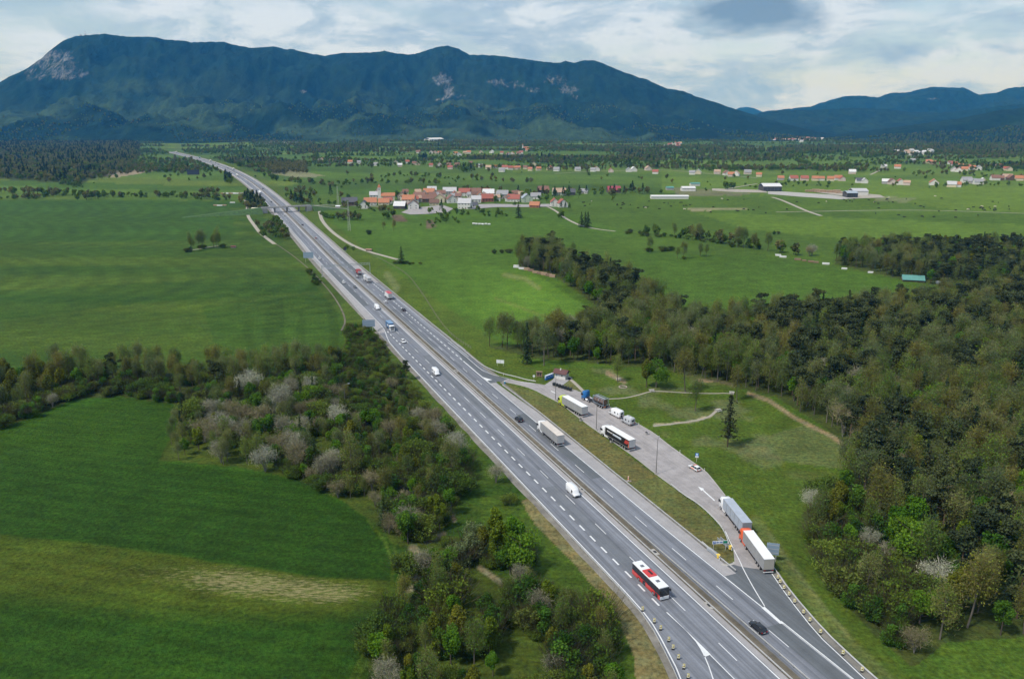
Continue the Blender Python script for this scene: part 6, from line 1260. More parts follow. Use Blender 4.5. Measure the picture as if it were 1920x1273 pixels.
def van_thing(label, col='white', high=True, group=None, windows=False, name='van', cat='van'):
    t = thing(name, label, cat, group=group); L, hw = 5.6, 1.0; H = 2.55 if high else 2.0; m = pt(col); x0, x1 = -L/2, L/2; b = .34
    if not high: L = 4.9; x0, x1 = -L/2, L/2
    MB().loft([sect(x0, hw*.96, b, H-.06, .16), sect(x0+.2, hw, b, H, .18), sect(x1-2.2, hw, b, H, .18), sect(x1-1.75, hw, b, H-.08, .2)]).build('cargo_body', m, t, True)
    MB().loft([sect(x1-1.75, hw, b, H-.08, .2), sect(x1-1.1, hw*.985, b, H*.72 if high else H*.8, .2), sect(x1-.95, hw*.98, b, 1.28, .14), sect(x1-.15, hw*.93, b, 1.0, .16), sect(x1, hw*.82, b+.08, .86, .14)]).build('cab', m, t, True)
    z0, z1 = 1.30, H-.22 if high else H-.12
    MB().add([(x1-.96,-hw*.84,z0),(x1-.96,hw*.84,z0),(x1-1.62,hw*.74,z1),(x1-1.62,-hw*.74,z1),(x1-1.10,-hw*.84,z0),(x1-1.10,hw*.84,z0),(x1-1.75,hw*.74,z1),(x1-1.75,-hw*.74,z1)], [(0,1,2,3),(7,6,5,4),(0,4,5,1),(1,5,6,2),(2,6,7,3),(3,7,4,0)]).build('windscreen', M_GLASS, t)
    for sg in (-1, 1):
        MB().box(x1-2.0, x1-1.22, sg*hw-.012, sg*hw+.012, 1.30, min(z1-.05, 1.95)).build('window', M_GLASS, t)
        if windows:
            for xx in (x0+.35, x0+1.5): MB().box(xx, xx+.95, sg*hw-.012, sg*hw+.012, 1.25, min(z1-.05, 1.85)).build('window', M_GLASS, t)
        for x in (x0+1.0, x1-.95): wheel(t, x, sg*hw*.99, .36)
        MB().box(x1-.22, x1-.02, sg*hw*.66-.16, sg*hw*.66+.16, .74, .94).build('headlight', M_HEAD, t); MB().box(x0-.02, x0+.05, sg*hw*.86-.07, sg*hw*.86+.07, .8, 1.4).build('tail_light', M_TAIL, t); MB().box(x1-1.45, x1-1.3, sg*(hw+.13)-.11, sg*(hw+.13)+.11, 1.25, 1.55).build('mirror', M_BLK, t)
    MB().box(x1-.05, x1+.012, -.55, .55, .62, .78).build('grille', M_BLK, t); MB().box(x1-.06, x1+.03, -hw*.86, hw*.86, .36, .52).build('bumper', M_BLK, t); MB().box(x0-.02, x0+.01, -.02, .02, .5, H-.2).build('door_seam', M_BLK, t)
    return t
def cab(t, xf, col, deflector=True, h=3.75):
    """a tall cab-over cab whose nose is at xf"""
    hw = 1.22; m = pt(col); c = MB().loft([sect(xf-2.15, hw, .95, h-.12, .1), sect(xf-1.9, hw, .75, h, .16), sect(xf-.85, hw, .55, h-.12, .2), sect(xf-.28, hw*.99, .45, 2.72, .12), sect(xf-.05, hw*.96, .42, 1.78, .1), sect(xf, hw*.92, .40, 1.3, .12)]).build('cab', m, t, True)
    MB().add([(xf-.03,-hw*.88,1.80),(xf-.03,hw*.88,1.80),(xf-.27,hw*.86,2.70),(xf-.27,-hw*.86,2.70),(xf-.16,-hw*.88,1.80),(xf-.16,hw*.88,1.80),(xf-.4,hw*.86,2.70),(xf-.4,-hw*.86,2.70)], [(0,1,2,3),(7,6,5,4),(0,4,5,1),(1,5,6,2),(2,6,7,3),(3,7,4,0)]).build('windscreen', M_GLASS, c)
    for sg in (-1, 1):
        MB().box(xf-1.25, xf-.38, sg*hw-.013, sg*hw+.013, 1.85, 2.6).build('window', M_GLASS, c); MB().box(xf-.36, xf-.2, sg*(hw+.16)-.12, sg*(hw+.16)+.12, 1.9, 2.65).build('mirror', M_BLK, c); MB().box(xf-.12, xf+.02, sg*.85-.22, sg*.85+.22, .62, .86).build('headlight', M_HEAD, c)
    MB().box(xf-.05, xf+.016, -.8, .8, .95, 1.55).build('grille', M_BLK, c); MB().box(xf-.2, xf+.05, -hw*.95, hw*.95, .32, .6).build('bumper', m, c)
    return c
def trailer_axles(t, xs, r=.5, hw=1.22):
    for x in xs:
        for sg in (-1, 1): wheel(t, x, sg*hw, r, .32)
def semi_thing(label, col, side, roof, rear=None, group='articulated trucks', L=16.5, box_l=13.6, box_h=2.75):
    t = thing('semi_truck', label, 'truck', group=group); xf = L/2; xr = -L/2; hw = 1.275; z0 = 1.2; z1 = z0+box_h; xb = xr+box_l
    cab(t, xf, col); MB().box(xr+1.0, xf-.9, -.45, .45, .75, 1.15).build('chassis', M_CHS, t)
    bx = MB().box(xr, xb, -hw, hw, z0, z1).build('trailer_box', side, t)
    MB().box(xr-.01, xb+.01, -hw-.012, hw+.012, z1, z1+.07).build('trailer_roof', roof, bx)
    for sg in (-1, 1):
        MB().box(xr-.005, xb+.005, sg*(hw+.012)-.012, sg*(hw+.012)+.012, z0-.06, z0+.12).build('side_rail', M_ALU, bx); MB().box(xr-.005, xb+.005, sg*(hw+.012)-.012, sg*(hw+.012)+.012, z1-.10, z1-.001).build('side_rail', M_ALU, bx)
        pm = MB()
        for i in range(1, 5): x = xr+box_l*i/5; pm.box(x-.03, x+.03, sg*(hw+.006)-.008, sg*(hw+.006)+.008, z0+.12, z1-.1)
        tag(pm.build('curtain_seam', M_BLK if side is not M_CURT else mat('seam_grey', (.22,.22,.22)), bx), kind='stuff')
    rr = rear or mat('rear_doors', (.46,.46,.46), .5, 0, .08, 2)
    for sg in (-1, 1): MB().box(xr-.035, xr-.001, sg*.02 if sg > 0 else -hw+.07, hw-.07 if sg > 0 else -.02, z0+.12, z1-.12).build('rear_door', rr, bx)
    MB().box(xr-.05, xr-.001, -hw, hw, z1-.1, z1).build('rear_frame', M_ALU, bx); MB().box(xr-.08, xr+.02, -hw, hw, .95, 1.14).build('rear_beam', M_BLK, t)
    lb = MB().box(xr-.06, xr+.12, -1.2, 1.2, .52, .66).build('underrun_bar', M_PLATE, t)
    for sg in (-1, 1): MB().box(xr-.10, xr-.081, sg*.95-.25, sg*.95+.25, .98, 1.1).build('tail_light', M_TAIL, t)
    MB().box(xr-.075, xr-.061, -.26, .26, .53, .65).build('number_plate', M_PLATE, t)
    trailer_axles(t, (xr+2.3, xr+3.6, xr+4.9)); trailer_axles(t, (xf-1.35, xf-5.0), .52)
    for sg in (-1, 1): MB().box(xf-4.3, xf-2.2, sg*1.1-.1, sg*1.1+.1, .42, 1.0).build('side_skirt', pt(col), t); MB().box(xr+6.2, xf-6.5, sg*1.15-.04, sg*1.15+.04, .5, .95).build('side_guard', M_CHS, t)
    return t
def box_truck(label, col, side, roof, L=9.5, group='trucks driving on the motorway', box_h=2.6, cab_h=3.1):
    t = thing('box_truck', label, 'truck', group=group); xf = L/2; xr = -L/2; hw = 1.25; z0, z1 = 1.15, 1.15+box_h; xb = xf-2.35
    cab(t, xf, col, False, cab_h); MB().box(xr+.5, xf-.8, -.45, .45, .7, 1.1).build('chassis', M_CHS, t)
    bx = MB().box(xr, xb, -hw, hw, z0, z1).build('cargo_box', side, t); MB().box(xr-.01, xb+.01, -hw-.012, hw+.012, z1, z1+.07).build('box_roof', roof, bx)
    for sg in (-1, 1): MB().box(xr-.03, xr-.001, .02 if sg > 0 else -hw+.08, hw-.08 if sg > 0 else -.02, z0+.1, z1-.12).build('rear_door', mat('rear_doors', (.46,.46,.46)), bx)
    for sg in (-1, 1): MB().box(xr-.04, xr-.001, sg*.95-.2, sg*.95+.2, .95, 1.08).build('tail_light', M_TAIL, t)
    MB().box(xr-.03, xr+.1, -1.2, 1.2, .5, .66).build('underrun_bar', M_CHS, t); trailer_axles(t, (xr+2.0, xf-1.3), .48)
    return t
def bus():
    t = thing('city_bus', 'red and white single deck bus in the slow lane', 'bus'); L, hw, H = 12.0, 1.27, 3.05; x0, x1 = -L/2, L/2; m = pt('bright red'); wh = pt('white')
    MB().loft([sect(x0, hw*.97, .32, 1.30, .06), sect(x0+.15, hw, .28, 1.32, .04), sect(x1-.2, hw, .28, 1.32, .04), sect(x1, hw*.95, .32, 1.28, .06)]).build('lower_body', m, t)
    up = MB().loft([sect(x0, hw*.96, 1.30, H-.1, .1), sect(x0+.15, hw*.99, 1.30, H, .1), sect(x1-.3, hw*.99, 1.30, H, .1), sect(x1-.02, hw*.95, 1.30, H-.22, .1)]).build('window_band', M_GLASS, t)
    pil = MB()
    for sg in (-1, 1):
        for x in np.arange(x0+1.3, x1-.6, 1.45): pil.box(x-.05, x+.05, sg*hw*.99-.014, sg*hw*.99+.014, 1.3, 2.85)
        pil.box(x0+.1, x1-.3, sg*hw*.99-.016, sg*hw*.99+.016, 2.78, 2.86)
    pil.build('pillar', M_BLK, t)
    roof = MB().loft([[(x, -hw*.99, H-.07), (x, -hw*.93, H+.10), (x, hw*.93, H+.10), (x, hw*.99, H-.07)] for x in (x0+.02, x1-.25)]).build('roof', wh, t)
    MB().loft([[(x, -hw*.86, H+.101), (x, -hw*.8, H+.30), (x, hw*.8, H+.30), (x, hw*.86, H+.101)] for x in (-1.9, 1.1)]).build('air_conditioner', m, roof); 
    MB().box(-1.3, .5, -.1, .42, H+.301, H+.36).build('cooling_grille', M_BLK, roof)
    for x in (-3.7, 3.1): MB().box(x-.42, x+.42, -.42, .42, H+.101, H+.17).build('roof_hatch', mat('hatch_grey', (.12,.13,.15), .3), roof)
    MB().box(x1-.04, x1+.02, -hw*.93, hw*.93, 1.1, H-.35).build('windscreen', M_GLASS, t)
    MB().loft([sect(x1-.12, hw*.97, .30, 1.12, .06), sect(x1+.06, hw*.9, .32, 1.06, .08)]).build('front_bumper', wh, t)
    for sg in (-1, 1):
        MB().box(x1+.02, x1+.075, sg*.95-.18, sg*.95+.18, .62, .84).build('headlight', M_HEAD, t); MB().box(x1-.1, x1+.35, sg*(hw+.12)-.1, sg*(hw+.12)+.1, 2.2, 2.7).build('mirror', M_BLK, t); MB().box(x0-.02, x0+.02, sg*1.0-.1, sg*1.0+.1, .7, 1.2).build('tail_light', M_TAIL, t)
        for x in (x0+3.1, x1-2.7): wheel(t, x, sg*(hw+.005), .48, .3)
    # black door bays on the kerb side
    for x in (-.6, 4.6): MB().box(x-.62, x+.62, -hw-.014, -hw+.01, .36, 1.31).build('door', M_GLASS, t)
    return t
def tanker():
    t = thing('tank_truck', 'blue cab tank container truck parked by the kerb', 'truck'); L = 13.5; xf, xr = L/2, -L/2
    cab(t, xf, 'blue'); MB().box(xr+.4, xf-.9, -.5, .5, .8, 1.2).build('chassis', M_CHS, t); fr = mat('tank_frame', (.32,.38,.44), .5, .3); tk = mat('brown_tank', (.17,.105,.08), .45, .1, .35, 1.5, .5)
    tank = MB().cyl((xr+.25,0,2.5), (xr+6.1,0,2.5), 1.08, n=20).build('tank', tk, t, False, .1)
    for x in (xr+1.6, xr+3.2, xr+4.8): MB().cyl((x-.06,0,2.5), (x+.06,0,2.5), 1.11, n=20).build('tank_band', fr, tank)
    f = MB()
    for y in (-1.2, 1.2):
        for z in (1.25, 3.72): f.box(xr+.1, xr+6.25, y-.07, y+.07, z-.07, z+.07)
        for x in (xr+.17, xr+6.18): f.box(x-.075, x+.075, y-.075, y+.075, 1.18, 3.79)
    for x in (xr+.17, xr+6.18):
        for z in (1.25, 3.72): f.box(x-.065, x+.065, -1.2, 1.2, z-.065, z+.065)
    f.build('container_frame', fr, t); MB().box(xr+.3, xr+6.0, -.4, .4, 3.6, 3.7).build('walkway', M_ALU, t)
    MB().box(xr-.05, xr+.06, -1.2, 1.2, .75, 1.1).build('rear_beam', M_BLK, t)
    for y in (.35, .85): MB().box(xr-.08, xr-.051, y-.22, y+.22, .78, 1.05).build('hazard_plate', mat('orange_plate', (.75,.20,.03)), t)
    for sg in (-1, 1): MB().box(xr-.08, xr-.051, sg*1.05-.12, sg*1.05+.12, .8, 1.0).build('tail_light', M_TAIL, t); MB().cyl((xf-4.0, sg*1.05, .75), (xf-2.7, sg*1.05, .75), .33, n=12).build('fuel_tank', M_PLATE, t)
    trailer_axles(t, (xr+1.1, xr+2.4, xr+3.7)); trailer_axles(t, (xf-1.35, xf-4.7), .52); return t
def motorhome(label, col, L=6.2, wheel_back=False):
    t = thing('motorhome', label, 'motorhome'); hw, H = 1.12, 2.85; x0, x1 = -L/2, L/2; m = pt(col); b = .38
    MB().loft([sect(x0, hw*.97, b+.1, H-.25, .2), sect(x0+.3, hw, b, H, .22), sect(x1-2.0, hw, b, H, .22), sect(x1-1.35, hw*.97, b, H-.3, .25)]).build('living_body', m, t, True)
    MB().loft([sect(x1-1.5, hw*.93, b, 2.15, .2), sect(x1-.95, hw*.92, b, 1.32, .15), sect(x1-.1, hw*.88, b, 1.02, .15), sect(x1, hw*.8, b+.08, .85, .12)]).build('cab', m, t, True)
    MB().add([(x1-.93,-.82,1.33),(x1-.93,.82,1.33),(x1-1.48,.76,2.08),(x1-1.48,-.76,2.08)], [(0,1,2,3)]).build('windscreen', M_GLASS, t)
    for sg in (-1, 1):
        for x, w in ((x0+.6, .5), (x0+2.2, .8)): MB().box(x, x+w, sg*hw-.013, sg*hw+.013, 1.45, 2.05).build('window', M_GLASS, t)
        MB().box(x1-1.75, x1-1.15, sg*hw*.95-.02, sg*hw*.95+.02, 1.3, 1.9).build('window', M_GLASS, t)
        for x in (x0+1.25, x1-.95): wheel(t, x, sg*hw*.98, .35)
        MB().box(x0-.02, x0+.03, sg*.9-.1, sg*.9+.1, .7, 1.05).build('tail_light', M_TAIL, t); MB().box(x1-1.15, x1-1.0, sg*(hw+.12)-.1, sg*(hw+.12)+.1, 1.3, 1.6).build('mirror', M_BLK, t)
    MB().box(x0-.015, x0+.02, -.55, .55, 1.6, 2.2).build('rear_window', M_GLASS, t); MB().box(x0-.02, x0+.04, -hw*.9, hw*.9, .42, .62).build('bumper', M_BLK if not wheel_back else M_ALU, t)
    for x in (x0+1.2, x0+3.0): MB().box(x-.3, x+.3, -.3, .3, H-.01, H+.09).build('roof_hatch', M_PLATE, t)
    if wheel_back: MB().cyl((x0-.22,.2,1.05), (x0-.02,.2,1.05), .42, n=16).build('spare_wheel', M_TYRE, t)
    return t
HEAD_AWAY = math.atan2(DV[1], DV[0]); HEAD_TO = HEAD_AWAY + math.pi
def place(t, s, off, away, z=.085):
    x, y = axis(s, off); xa, ya = axis(s+1, off); a = math.atan2(float(ya-y), float(xa-x)); t.location = (float(x), float(y), z); t.rotation_euler = (0, 0, a if away else a + math.pi); return t
def place_px(t, front, rear, z=.085):
    """front and rear: pixels of the ground under the two ends"""
    a = np.array([float(c) for c in unproj(*front)]); b = np.array([float(c) for c in unproj(*rear)]); m = (a+b)/2; d = a-b; t.location = (m[0], m[1], z); t.rotation_euler = (0, 0, math.atan2(d[1], d[0])); return t
def at_lane(t, x, y, off, away): return place(t, s_of(x, y), off, away)
R1, R2 = 6.0, 9.6          # right carriageway lanes; left carriageway lanes -2.1 and -6.3
at_lane(bus(), 1216, 1100, -6.35, False)
at_lane(car_thing('black estate car driving away near the entry ramp gore', 'black', 'estate'), 1420, 1180, 6.1, True)
at_lane(van_thing('tall white panel van in the fast lane alongside the median'), 1066, 928, -2.0, False)
lor = semi_thing('white cab truck with grey curtain sides and dusty beige roof on the motorway', 'white', M_CURT, M_BEIGE); at_lane(lor, 1026, 822, 9.4, True)
at_lane(car_thing('dark grey offroad car beside the median, behind the beige roofed truck', 'dark', 'suv'), 965, 790, 5.7, True)
at_lane(van_thing('white passenger van with side windows beside the wide dashes', 'white', True, None, True), 809, 703, -6.1, False)
at_lane(car_thing('white car just behind the passenger van', 'white', 'hatch'), 750, 643, -6.2, False)
bt = box_truck('white cab box truck with blue cargo box at the start of the slip lane', 'white', mat('blue_curtain', (.05,.12,.24), .55, 0, .1, 1), mat('blue_top', (.16,.27,.42), .5)); at_lane(bt, 724, 619, -6.2, False)
MB().box(-1.2, 1.6, -1.263, -1.256, 2.2, 2.9).build('white_lettering', M_PLATE, bt)
at_lane(van_thing('white van passing the blue box truck in the fast lane'), 705, 580, -2.2, False)
at_lane(car_thing('dark car on the wide dashes of the slip lane leading away', 'dark', 'hatch'), 756, 583, 10.6, True)
at_lane(car_thing('white car leading away, level with the dark car', 'white', 'hatch'), 723, 568, 5.9, True)
at_lane(box_truck('white box truck with red roof on the carriageway leading away', 'white', pt('white'), mat('red_tarp', (.45,.06,.07), .5), 10.5, 'trucks driving on the motorway', 2.7, 3.2), 735, 559, 10.4, True)
at_lane(semi_thing('white tipper semi with grey trailer behind the red truck', 'white', mat('tipper_grey', (.5,.5,.5), .5, .1), mat('tipper_top', (.42,.42,.43), .6), None, 'trucks driving on the motorway', 13.5, 9.5, 2.2), 692, 528, 9.6, True)
at_lane(box_truck('red truck with open red body ahead of the tipper semi', 'red', pt('red'), mat('red_load', (.25,.03,.035), .7), 8.5, 'trucks driving on the motorway', 1.9, 3.2), 676, 514, 9.6, True)
at_lane(car_thing('silver car overtaking beside the red truck', 'silver', 'hatch'), 671, 521, 5.8, True)
at_lane(car_thing('dark green grey car hugging the median', 'grey', 'sedan'), 667, 540, -2.1, False); at_lane(car_thing('white car in the slow lane before the blue direction sign', 'white', 'hatch'), 645, 531, -5.8, False)
at_lane(car_thing('white car passing under the sign gantry', 'white', 'sedan'), 600, 486, -6.2, False); at_lane(car_thing('dark car beyond the gantry leading away', 'dark', 'hatch'), 567, 423, 6, True); at_lane(car_thing('pale pink grey car near the median past the bridge', 'pink', 'hatch'), 590, 448, 5.6, True); at_lane(car_thing('white car just in front of the overpass shadow', 'white', 'hatch'), 532, 405, -2.2, False)
# traffic far along the curve
FAR = [('semi', 486, 364, -6, False, 'white semi truck far away just past the overpass'), ('car', 503, 380, -2.2, False, 'dark car emerging from under the overpass'), ('car', 496, 355, 6, True, 'dark car far away beyond the overpass'), ('semi', 441, 331, -6, False, 'white truck far away beside the dark roadside tree'), ('car', 461, 341, -2.2, False, 'white car behind the far white truck'), ('semi', 434, 319, 9.6, True, 'white truck far away at the bend'),
 ('car', 418, 316, 6, True, 'dark car following the truck at the far bend'), ('car', 402, 313, -6, False, 'white car in the far bend'), ('semi', 388, 303, 9.6, True, 'white truck in the far half of the bend'), ('car', 407, 309, 6, True, 'black car in the middle of the far bend'), ('car', 398, 306, 9.6, True, 'dark van sized car in the far bend'), ('semi', 371, 297, 9.6, True, 'green truck far off above the bend'), ('car', 358, 293, 6, True, 'black car near the end of the visible motorway'), ('semi', 334, 286.5, 9.6, True, 'white truck where the motorway vanishes'), ('car', 376, 304, -6, False, 'pale car in the far bend heading this way'), ('car', 350, 293.6, -6, False, 'white car near the end of the visible motorway')]
cols = iter(['dark', 'dark', 'white', 'dark', 'white', 'black', 'dark', 'black', 'silver', 'white'])
for kind, x, y, off, aw, lab in FAR:
    if kind == 'car': t = car_thing(lab, next(cols), 'hatch', 'distant traffic on the motorway')
    else: t = semi_thing(lab, 'white', mat('green_curtain', (.05,.22,.16), .6) if 'green' in lab else M_WTOP, mat('green_curtain', (.05,.22,.16), .6) if 'green' in lab else M_WTOP, None, 'distant traffic on the motorway')
    at_lane(t, x, y, off, aw)
# parked in the rest area
PZ = .09
T1 = semi_thing('lime yellow cab truck with grey trailer parked at the island kerb', 'lime', M_CURT, M_WTOP); place_px(T1, za(866, 552), za(1098, 686), PZ)
T2 = semi_thing('white cab truck with black printed trailer parked at the island kerb', 'white', mat('black_curtain', (.014,.014,.017), .45), M_WTOP, mat('rear_light_grey', (.52,.52,.53), .5)); place_px(T2, za(1322, 880), za(1590, 1042), PZ)
# white print on the black trailer side (unreadable strokes in the photograph)
bxt = [c for c in T2.children if c.name.startswith('trailer_box')][0]
pr = MB(); xx = 4.2
for wv in (.35,.3,.32,.28,.34,.3,.3,.32): pr.box(xx-wv, xx, 1.288, 1.291, 2.75, 3.1 + random.uniform(0, .06)); xx -= wv+.05
pr.build('white_print', M_PLATE, bxt); pr = MB().add([(xx-.35,1.288,2.5),(xx-.2,1.288,2.5),(xx+.05,1.288,3.3),(xx-.1,1.288,3.3)], [(0,3,2,1)]); pr.build('slash_print', M_PLATE, bxt); xx -= .55; pr = MB()
for i, wv in enumerate((.55,.5,.55,.5,.5,.55,.5,.5)): pr.box(xx-wv, xx, 1.288, 1.291, 2.55, 3.15 + random.uniform(0, .08)); xx -= wv+.07
pr.build('white_print', mat('pale_blue_print', (.60,.66,.74)), bxt)
MB().add([(-7.1,1.288,2.2),(-5.6,1.288,2.2),(-6.2,1.288,3.5),(-8.2,1.288,3.5),(-8.2,1.288,3.0)], [(0,1,2,3,4)][::-1]).build('red_flash_print', mat('red_print', (.42,.05,.04)), bxt); MB().add([(-8.2,1.289,1.35),(-7.7,1.289,1.35),(-8.2,1.289,3.9)], [(0,1,2)]).build('red_flash_print', mat('red_print2', (.62,.16,.10)), bxt)
place_px(tanker(), za(1128, 508), za(1300, 588), PZ)
place_px(motorhome('white motorhome parked directly behind the tank truck', 'white', 6.4, True), za(1385, 652), za(1495, 706), PZ); place_px(motorhome('smaller silver grey motorhome parked behind the white one', 'silver', 5.4), za(1518, 736), za(1612, 784), PZ)
T3 = semi_thing('white cab truck with blue grey trailer parked nose in at the lawn edge', 'white', M_BLUEG, M_BLUEG, mat('rear_blue_grey', (.25,.27,.30), .5)); place_px(T3, zc(582, 648), zc(752, 866), PZ)
T4 = semi_thing('orange cab truck with white roofed grey trailer stopped at the ramp', 'orange', M_CURT, M_WTOP, mat('rear_tan', (.36,.34,.30), .5)); place_px(T4, zc(742, 905), zc(925, 1162), PZ)
pcar = car_thing('white patrol car with orange panels and roof bar by the kerb', 'white', 'estate'); place_px(pcar, zc(312, 318), zc(385, 362), PZ)
og = mat('safety_orange', (.85,.19,.05), .4)
for sg in (-1, 1): MB().box(-.9, .8, sg*.905-.004, sg*.905+.004, .48, .74).build('orange_panel', og, pcar)
MB().box(-2.21, -2.19, -.7, .7, .42, .60).build('orange_panel', og, pcar); MB().box(-.35, -.05, -.6, .6, 1.48, 1.60).build('light_bar', mat('amber_bar', (.6,.16,.10), .3), pcar)
# ---------------------------------------------------------------- rest area furniture
M_BIN = mat('dark_bin_plastic', (.018,.024,.026), .5); M_BLUEP = mat('toilet_blue', (.02,.16,.46), .45); M_WPL = mat('toilet_white', (.66,.70,.76), .45)
def toilet(i, x, y):
    X, Y = (float(c) for c in unproj(x, y)); t = thing('portable_toilet', 'blue portable toilet, %s of the row of four from the info board' % ORD[i], 'portable toilet', (X, Y, .05), .45, 'row of portable toilets')
    t.scale = (.8, .8, .88)
    MB().box(-.55, .55, -.55, .55, .08, 2.15).build('cabin', M_BLUEP, t); MB().box(-.6, .6, -.6, .6, 0, .08).build('base', M_BLK, t); MB().loft([[(x_, -.6, 2.15), (x_, 0, 2.32), (x_, .6, 2.15), (x_, .6, 2.2), (x_, 0, 2.42), (x_, -.6, 2.2)] for x_ in (-.6, .6)]).build('roof', M_WPL, t)
    MB().box(-.36, .36, -.575, -.551, .15, 2.0).build('door', mat('door_blue', (.016,.13,.38), .4), t); MB().box(-.12, .12, -.59, -.576, 1.25, 1.6).build('door_sign', M_WPL, t); MB().box(-.575, -.551, -.4, .4, .9, 2.0).build('side_vent', M_WPL, t)
for i in range(4): toilet(i, 1024.0 + i*3.75, 712.6 - i*1.35)
def bin_(i, x, y):
    X, Y = (float(c) for c in unproj(x, y)); t = thing('waste_container', 'dark wheeled waste container, %s of the kerbside row of seven' % ORD[i], 'waste container', (X, Y, .08), -.62, 'row of dark waste containers'); t.scale = (.72, .9, 1.0)
    MB().loft([[(-.6,-.42,.2),(.6,-.42,.2),(.6,.42,.2),(-.6,.42,.2)],[(-.68,-.52,1.15),(.68,-.52,1.15),(.68,.52,1.15),(-.68,.52,1.15)]]).build('tub', M_BIN, t)
    MB().prism([(-.7, 1.15), (.7, 1.15), (.66, 1.26), (.35, 1.40), (-.35, 1.40), (-.66, 1.26)], -.54, .54).build('lid', mat('bin_lid', (.035,.04,.042), .4), t); MB().box(-.5, .5, -.58, -.52, 1.0, 1.06).build('handle', M_CHS, t)
    for a in (-.5, .5):
        for b in (-.35, .35): MB().cyl((a, b-.04, .1), (a, b+.04, .1), .1, n=10).build('caster', M_BLK, t)
for i in range(7): bin_(i, 1038.6 + i*5.15, 723.6 + i*1.62)
def board():
    X, Y = (float(c) for c in unproj(1011, 708.5)); t = thing('info_board', 'roofed wooden information board with two dark panels', 'information board', (X, Y, 0), -.12); t.scale = (.72, .8, .82); w = mat('board_wood', (.30,.20,.13), .85, 0, .2, 3)
    for x in (-1.6, 1.6): MB().box(x-.12, x+.12, -.1, .1, 0, 3.3).build('post', w, t)
    MB().box(-1.9, 1.9, -.55, .55, 3.3, 3.42).build('roof', w, t); MB().box(-1.5, 1.5, -.07, .07, .7, 3.2).build('backing', w, t)
    for x in (-.68, .68): MB().box(x-.48, x+.48, -.10, -.071, 1.1, 2.7).build('panel', mat('board_panel', (.05,.04,.04), .4), t)
board()
def lamp(x, y, h, label, rz, arm=1.4):
    X, Y = (float(c) for c in unproj(x, y)); t = thing('street_lamp', label, 'street lamp', (X, Y, .06), rz); m = mat('lamp_steel', (.17,.165,.16), .5, .4)
    MB().cyl((0,0,-.1), (0,0,h), .13, .07, 10).build('pole', m, t); MB().box(-.35, .35, -.35, .35, -.05, .3).build('base', M_CONC, t); MB().cyl((0,0,h-.05), (arm,0,h+.25), .05, n=8).build('arm', m, t); MB().loft([[(arm-.1,-.12,h+.2),(arm-.1,.12,h+.2),(arm-.1,.1,h+.34),(arm-.1,-.1,h+.34)],[(arm+.65,-.16,h+.27),(arm+.65,.16,h+.27),(arm+.65,.1,h+.4),(arm+.65,-.1,h+.4)]]).build('lamp_head', M_ALU, t)
lamp(1041.6, 751, 9.2, 'lamp post by the waste containers at the lime yellow truck nose', 1.2); lamp(1118, 806, 10, 'lamp post on the island kerb between lime truck and black trailer', 1.2); lamp(1230, 889, 11.2, 'lamp post on the island kerb past the black trailer', 1.2); lamp(648, 775, 11, 'lamp post half hidden in the thicket', 0.2)
def marker(x, y, i, label, name='kerb_post', h=.95, rz=0):
    X, Y = (float(c) for c in unproj(x, y)); t = thing(name, label, 'marker post', (X, Y, .07), rz, 'white marker posts round the rest area'); MB().box(-.08, .08, -.06, .06, 0, h).build('post', M_PLATE, t); MB().box(-.085, .085, -.065, .065, h*.62, h*.8).build('black_band', M_BLK, t)
for i, p in enumerate([za(1370, 575), za(1680, 775), zc(232, 210), zc(427, 355), (944, 703.5)]): marker(*p, i, 'white kerb post ' + ['behind the tank truck', 'behind the silver motorhome', 'above the patrol car', 'just below the patrol car', 'in the grass by the exit ramp curve'][i])
def stone_seat(x, y, label, rz):
    X, Y = (float(c) for c in unproj(x, y)); t = thing('picnic_table', label, 'picnic table', (X, Y, .05), rz); c = mat('picnic_concrete', (.48,.46,.43), .9)
    MB().box(-1.0, 1.0, -.4, .4, .68, .78).build('table_top', c, t)
    for x_ in (-.6, .6): MB().box(x_-.1, x_+.1, -.3, .3, 0, .68).build('leg', c, t)
    for y_ in (-.85, .85): b = MB().box(-1.0, 1.0, y_-.17, y_+.17, .40, .48).build('bench', c, t)
    for y_ in (-.85, .85):
        for x_ in (-.7, .7): MB().box(x_-.08, x_+.08, y_-.12, y_+.12, 0, .40).build('bench_leg', c, t)
stone_seat(1222, 734, 'stone picnic table under the bright green tree', .1); stone_seat(1372, 738, 'stone picnic table at the far end of the footpath', -.3); stone_seat(1347, 771, 'stone picnic table at the end of the curved path', .5); stone_seat(1160, 713, 'stone picnic table beside the small budding tree', 0)
def ring(x, y, label):
    X, Y = (float(c) for c in unproj(x, y)); t = thing('fire_ring', label, 'fire ring', (X, Y, 0)); c = mat('ring_stone', (.40,.33,.29), .95, 0, .2, 2)
    me = None
    for k in range(12):
        a = 2*math.pi*k/12
        if me is None: o = MB().box(-.38, .38, -.2, .2, 0, .35).build('stone', c, t, False, .05); me = o.data
        else: o = bpy.data.objects.new('stone', me); COL.objects.link(o); o.parent = t
        o.location = (1.5*math.cos(a), 1.5*math.sin(a), 0); o.rotation_euler = (0, 0, a + math.pi/2 + random.uniform(-.1, .1))
ring(1168, 726, 'round stone fire ring in the lawn below the small tree')
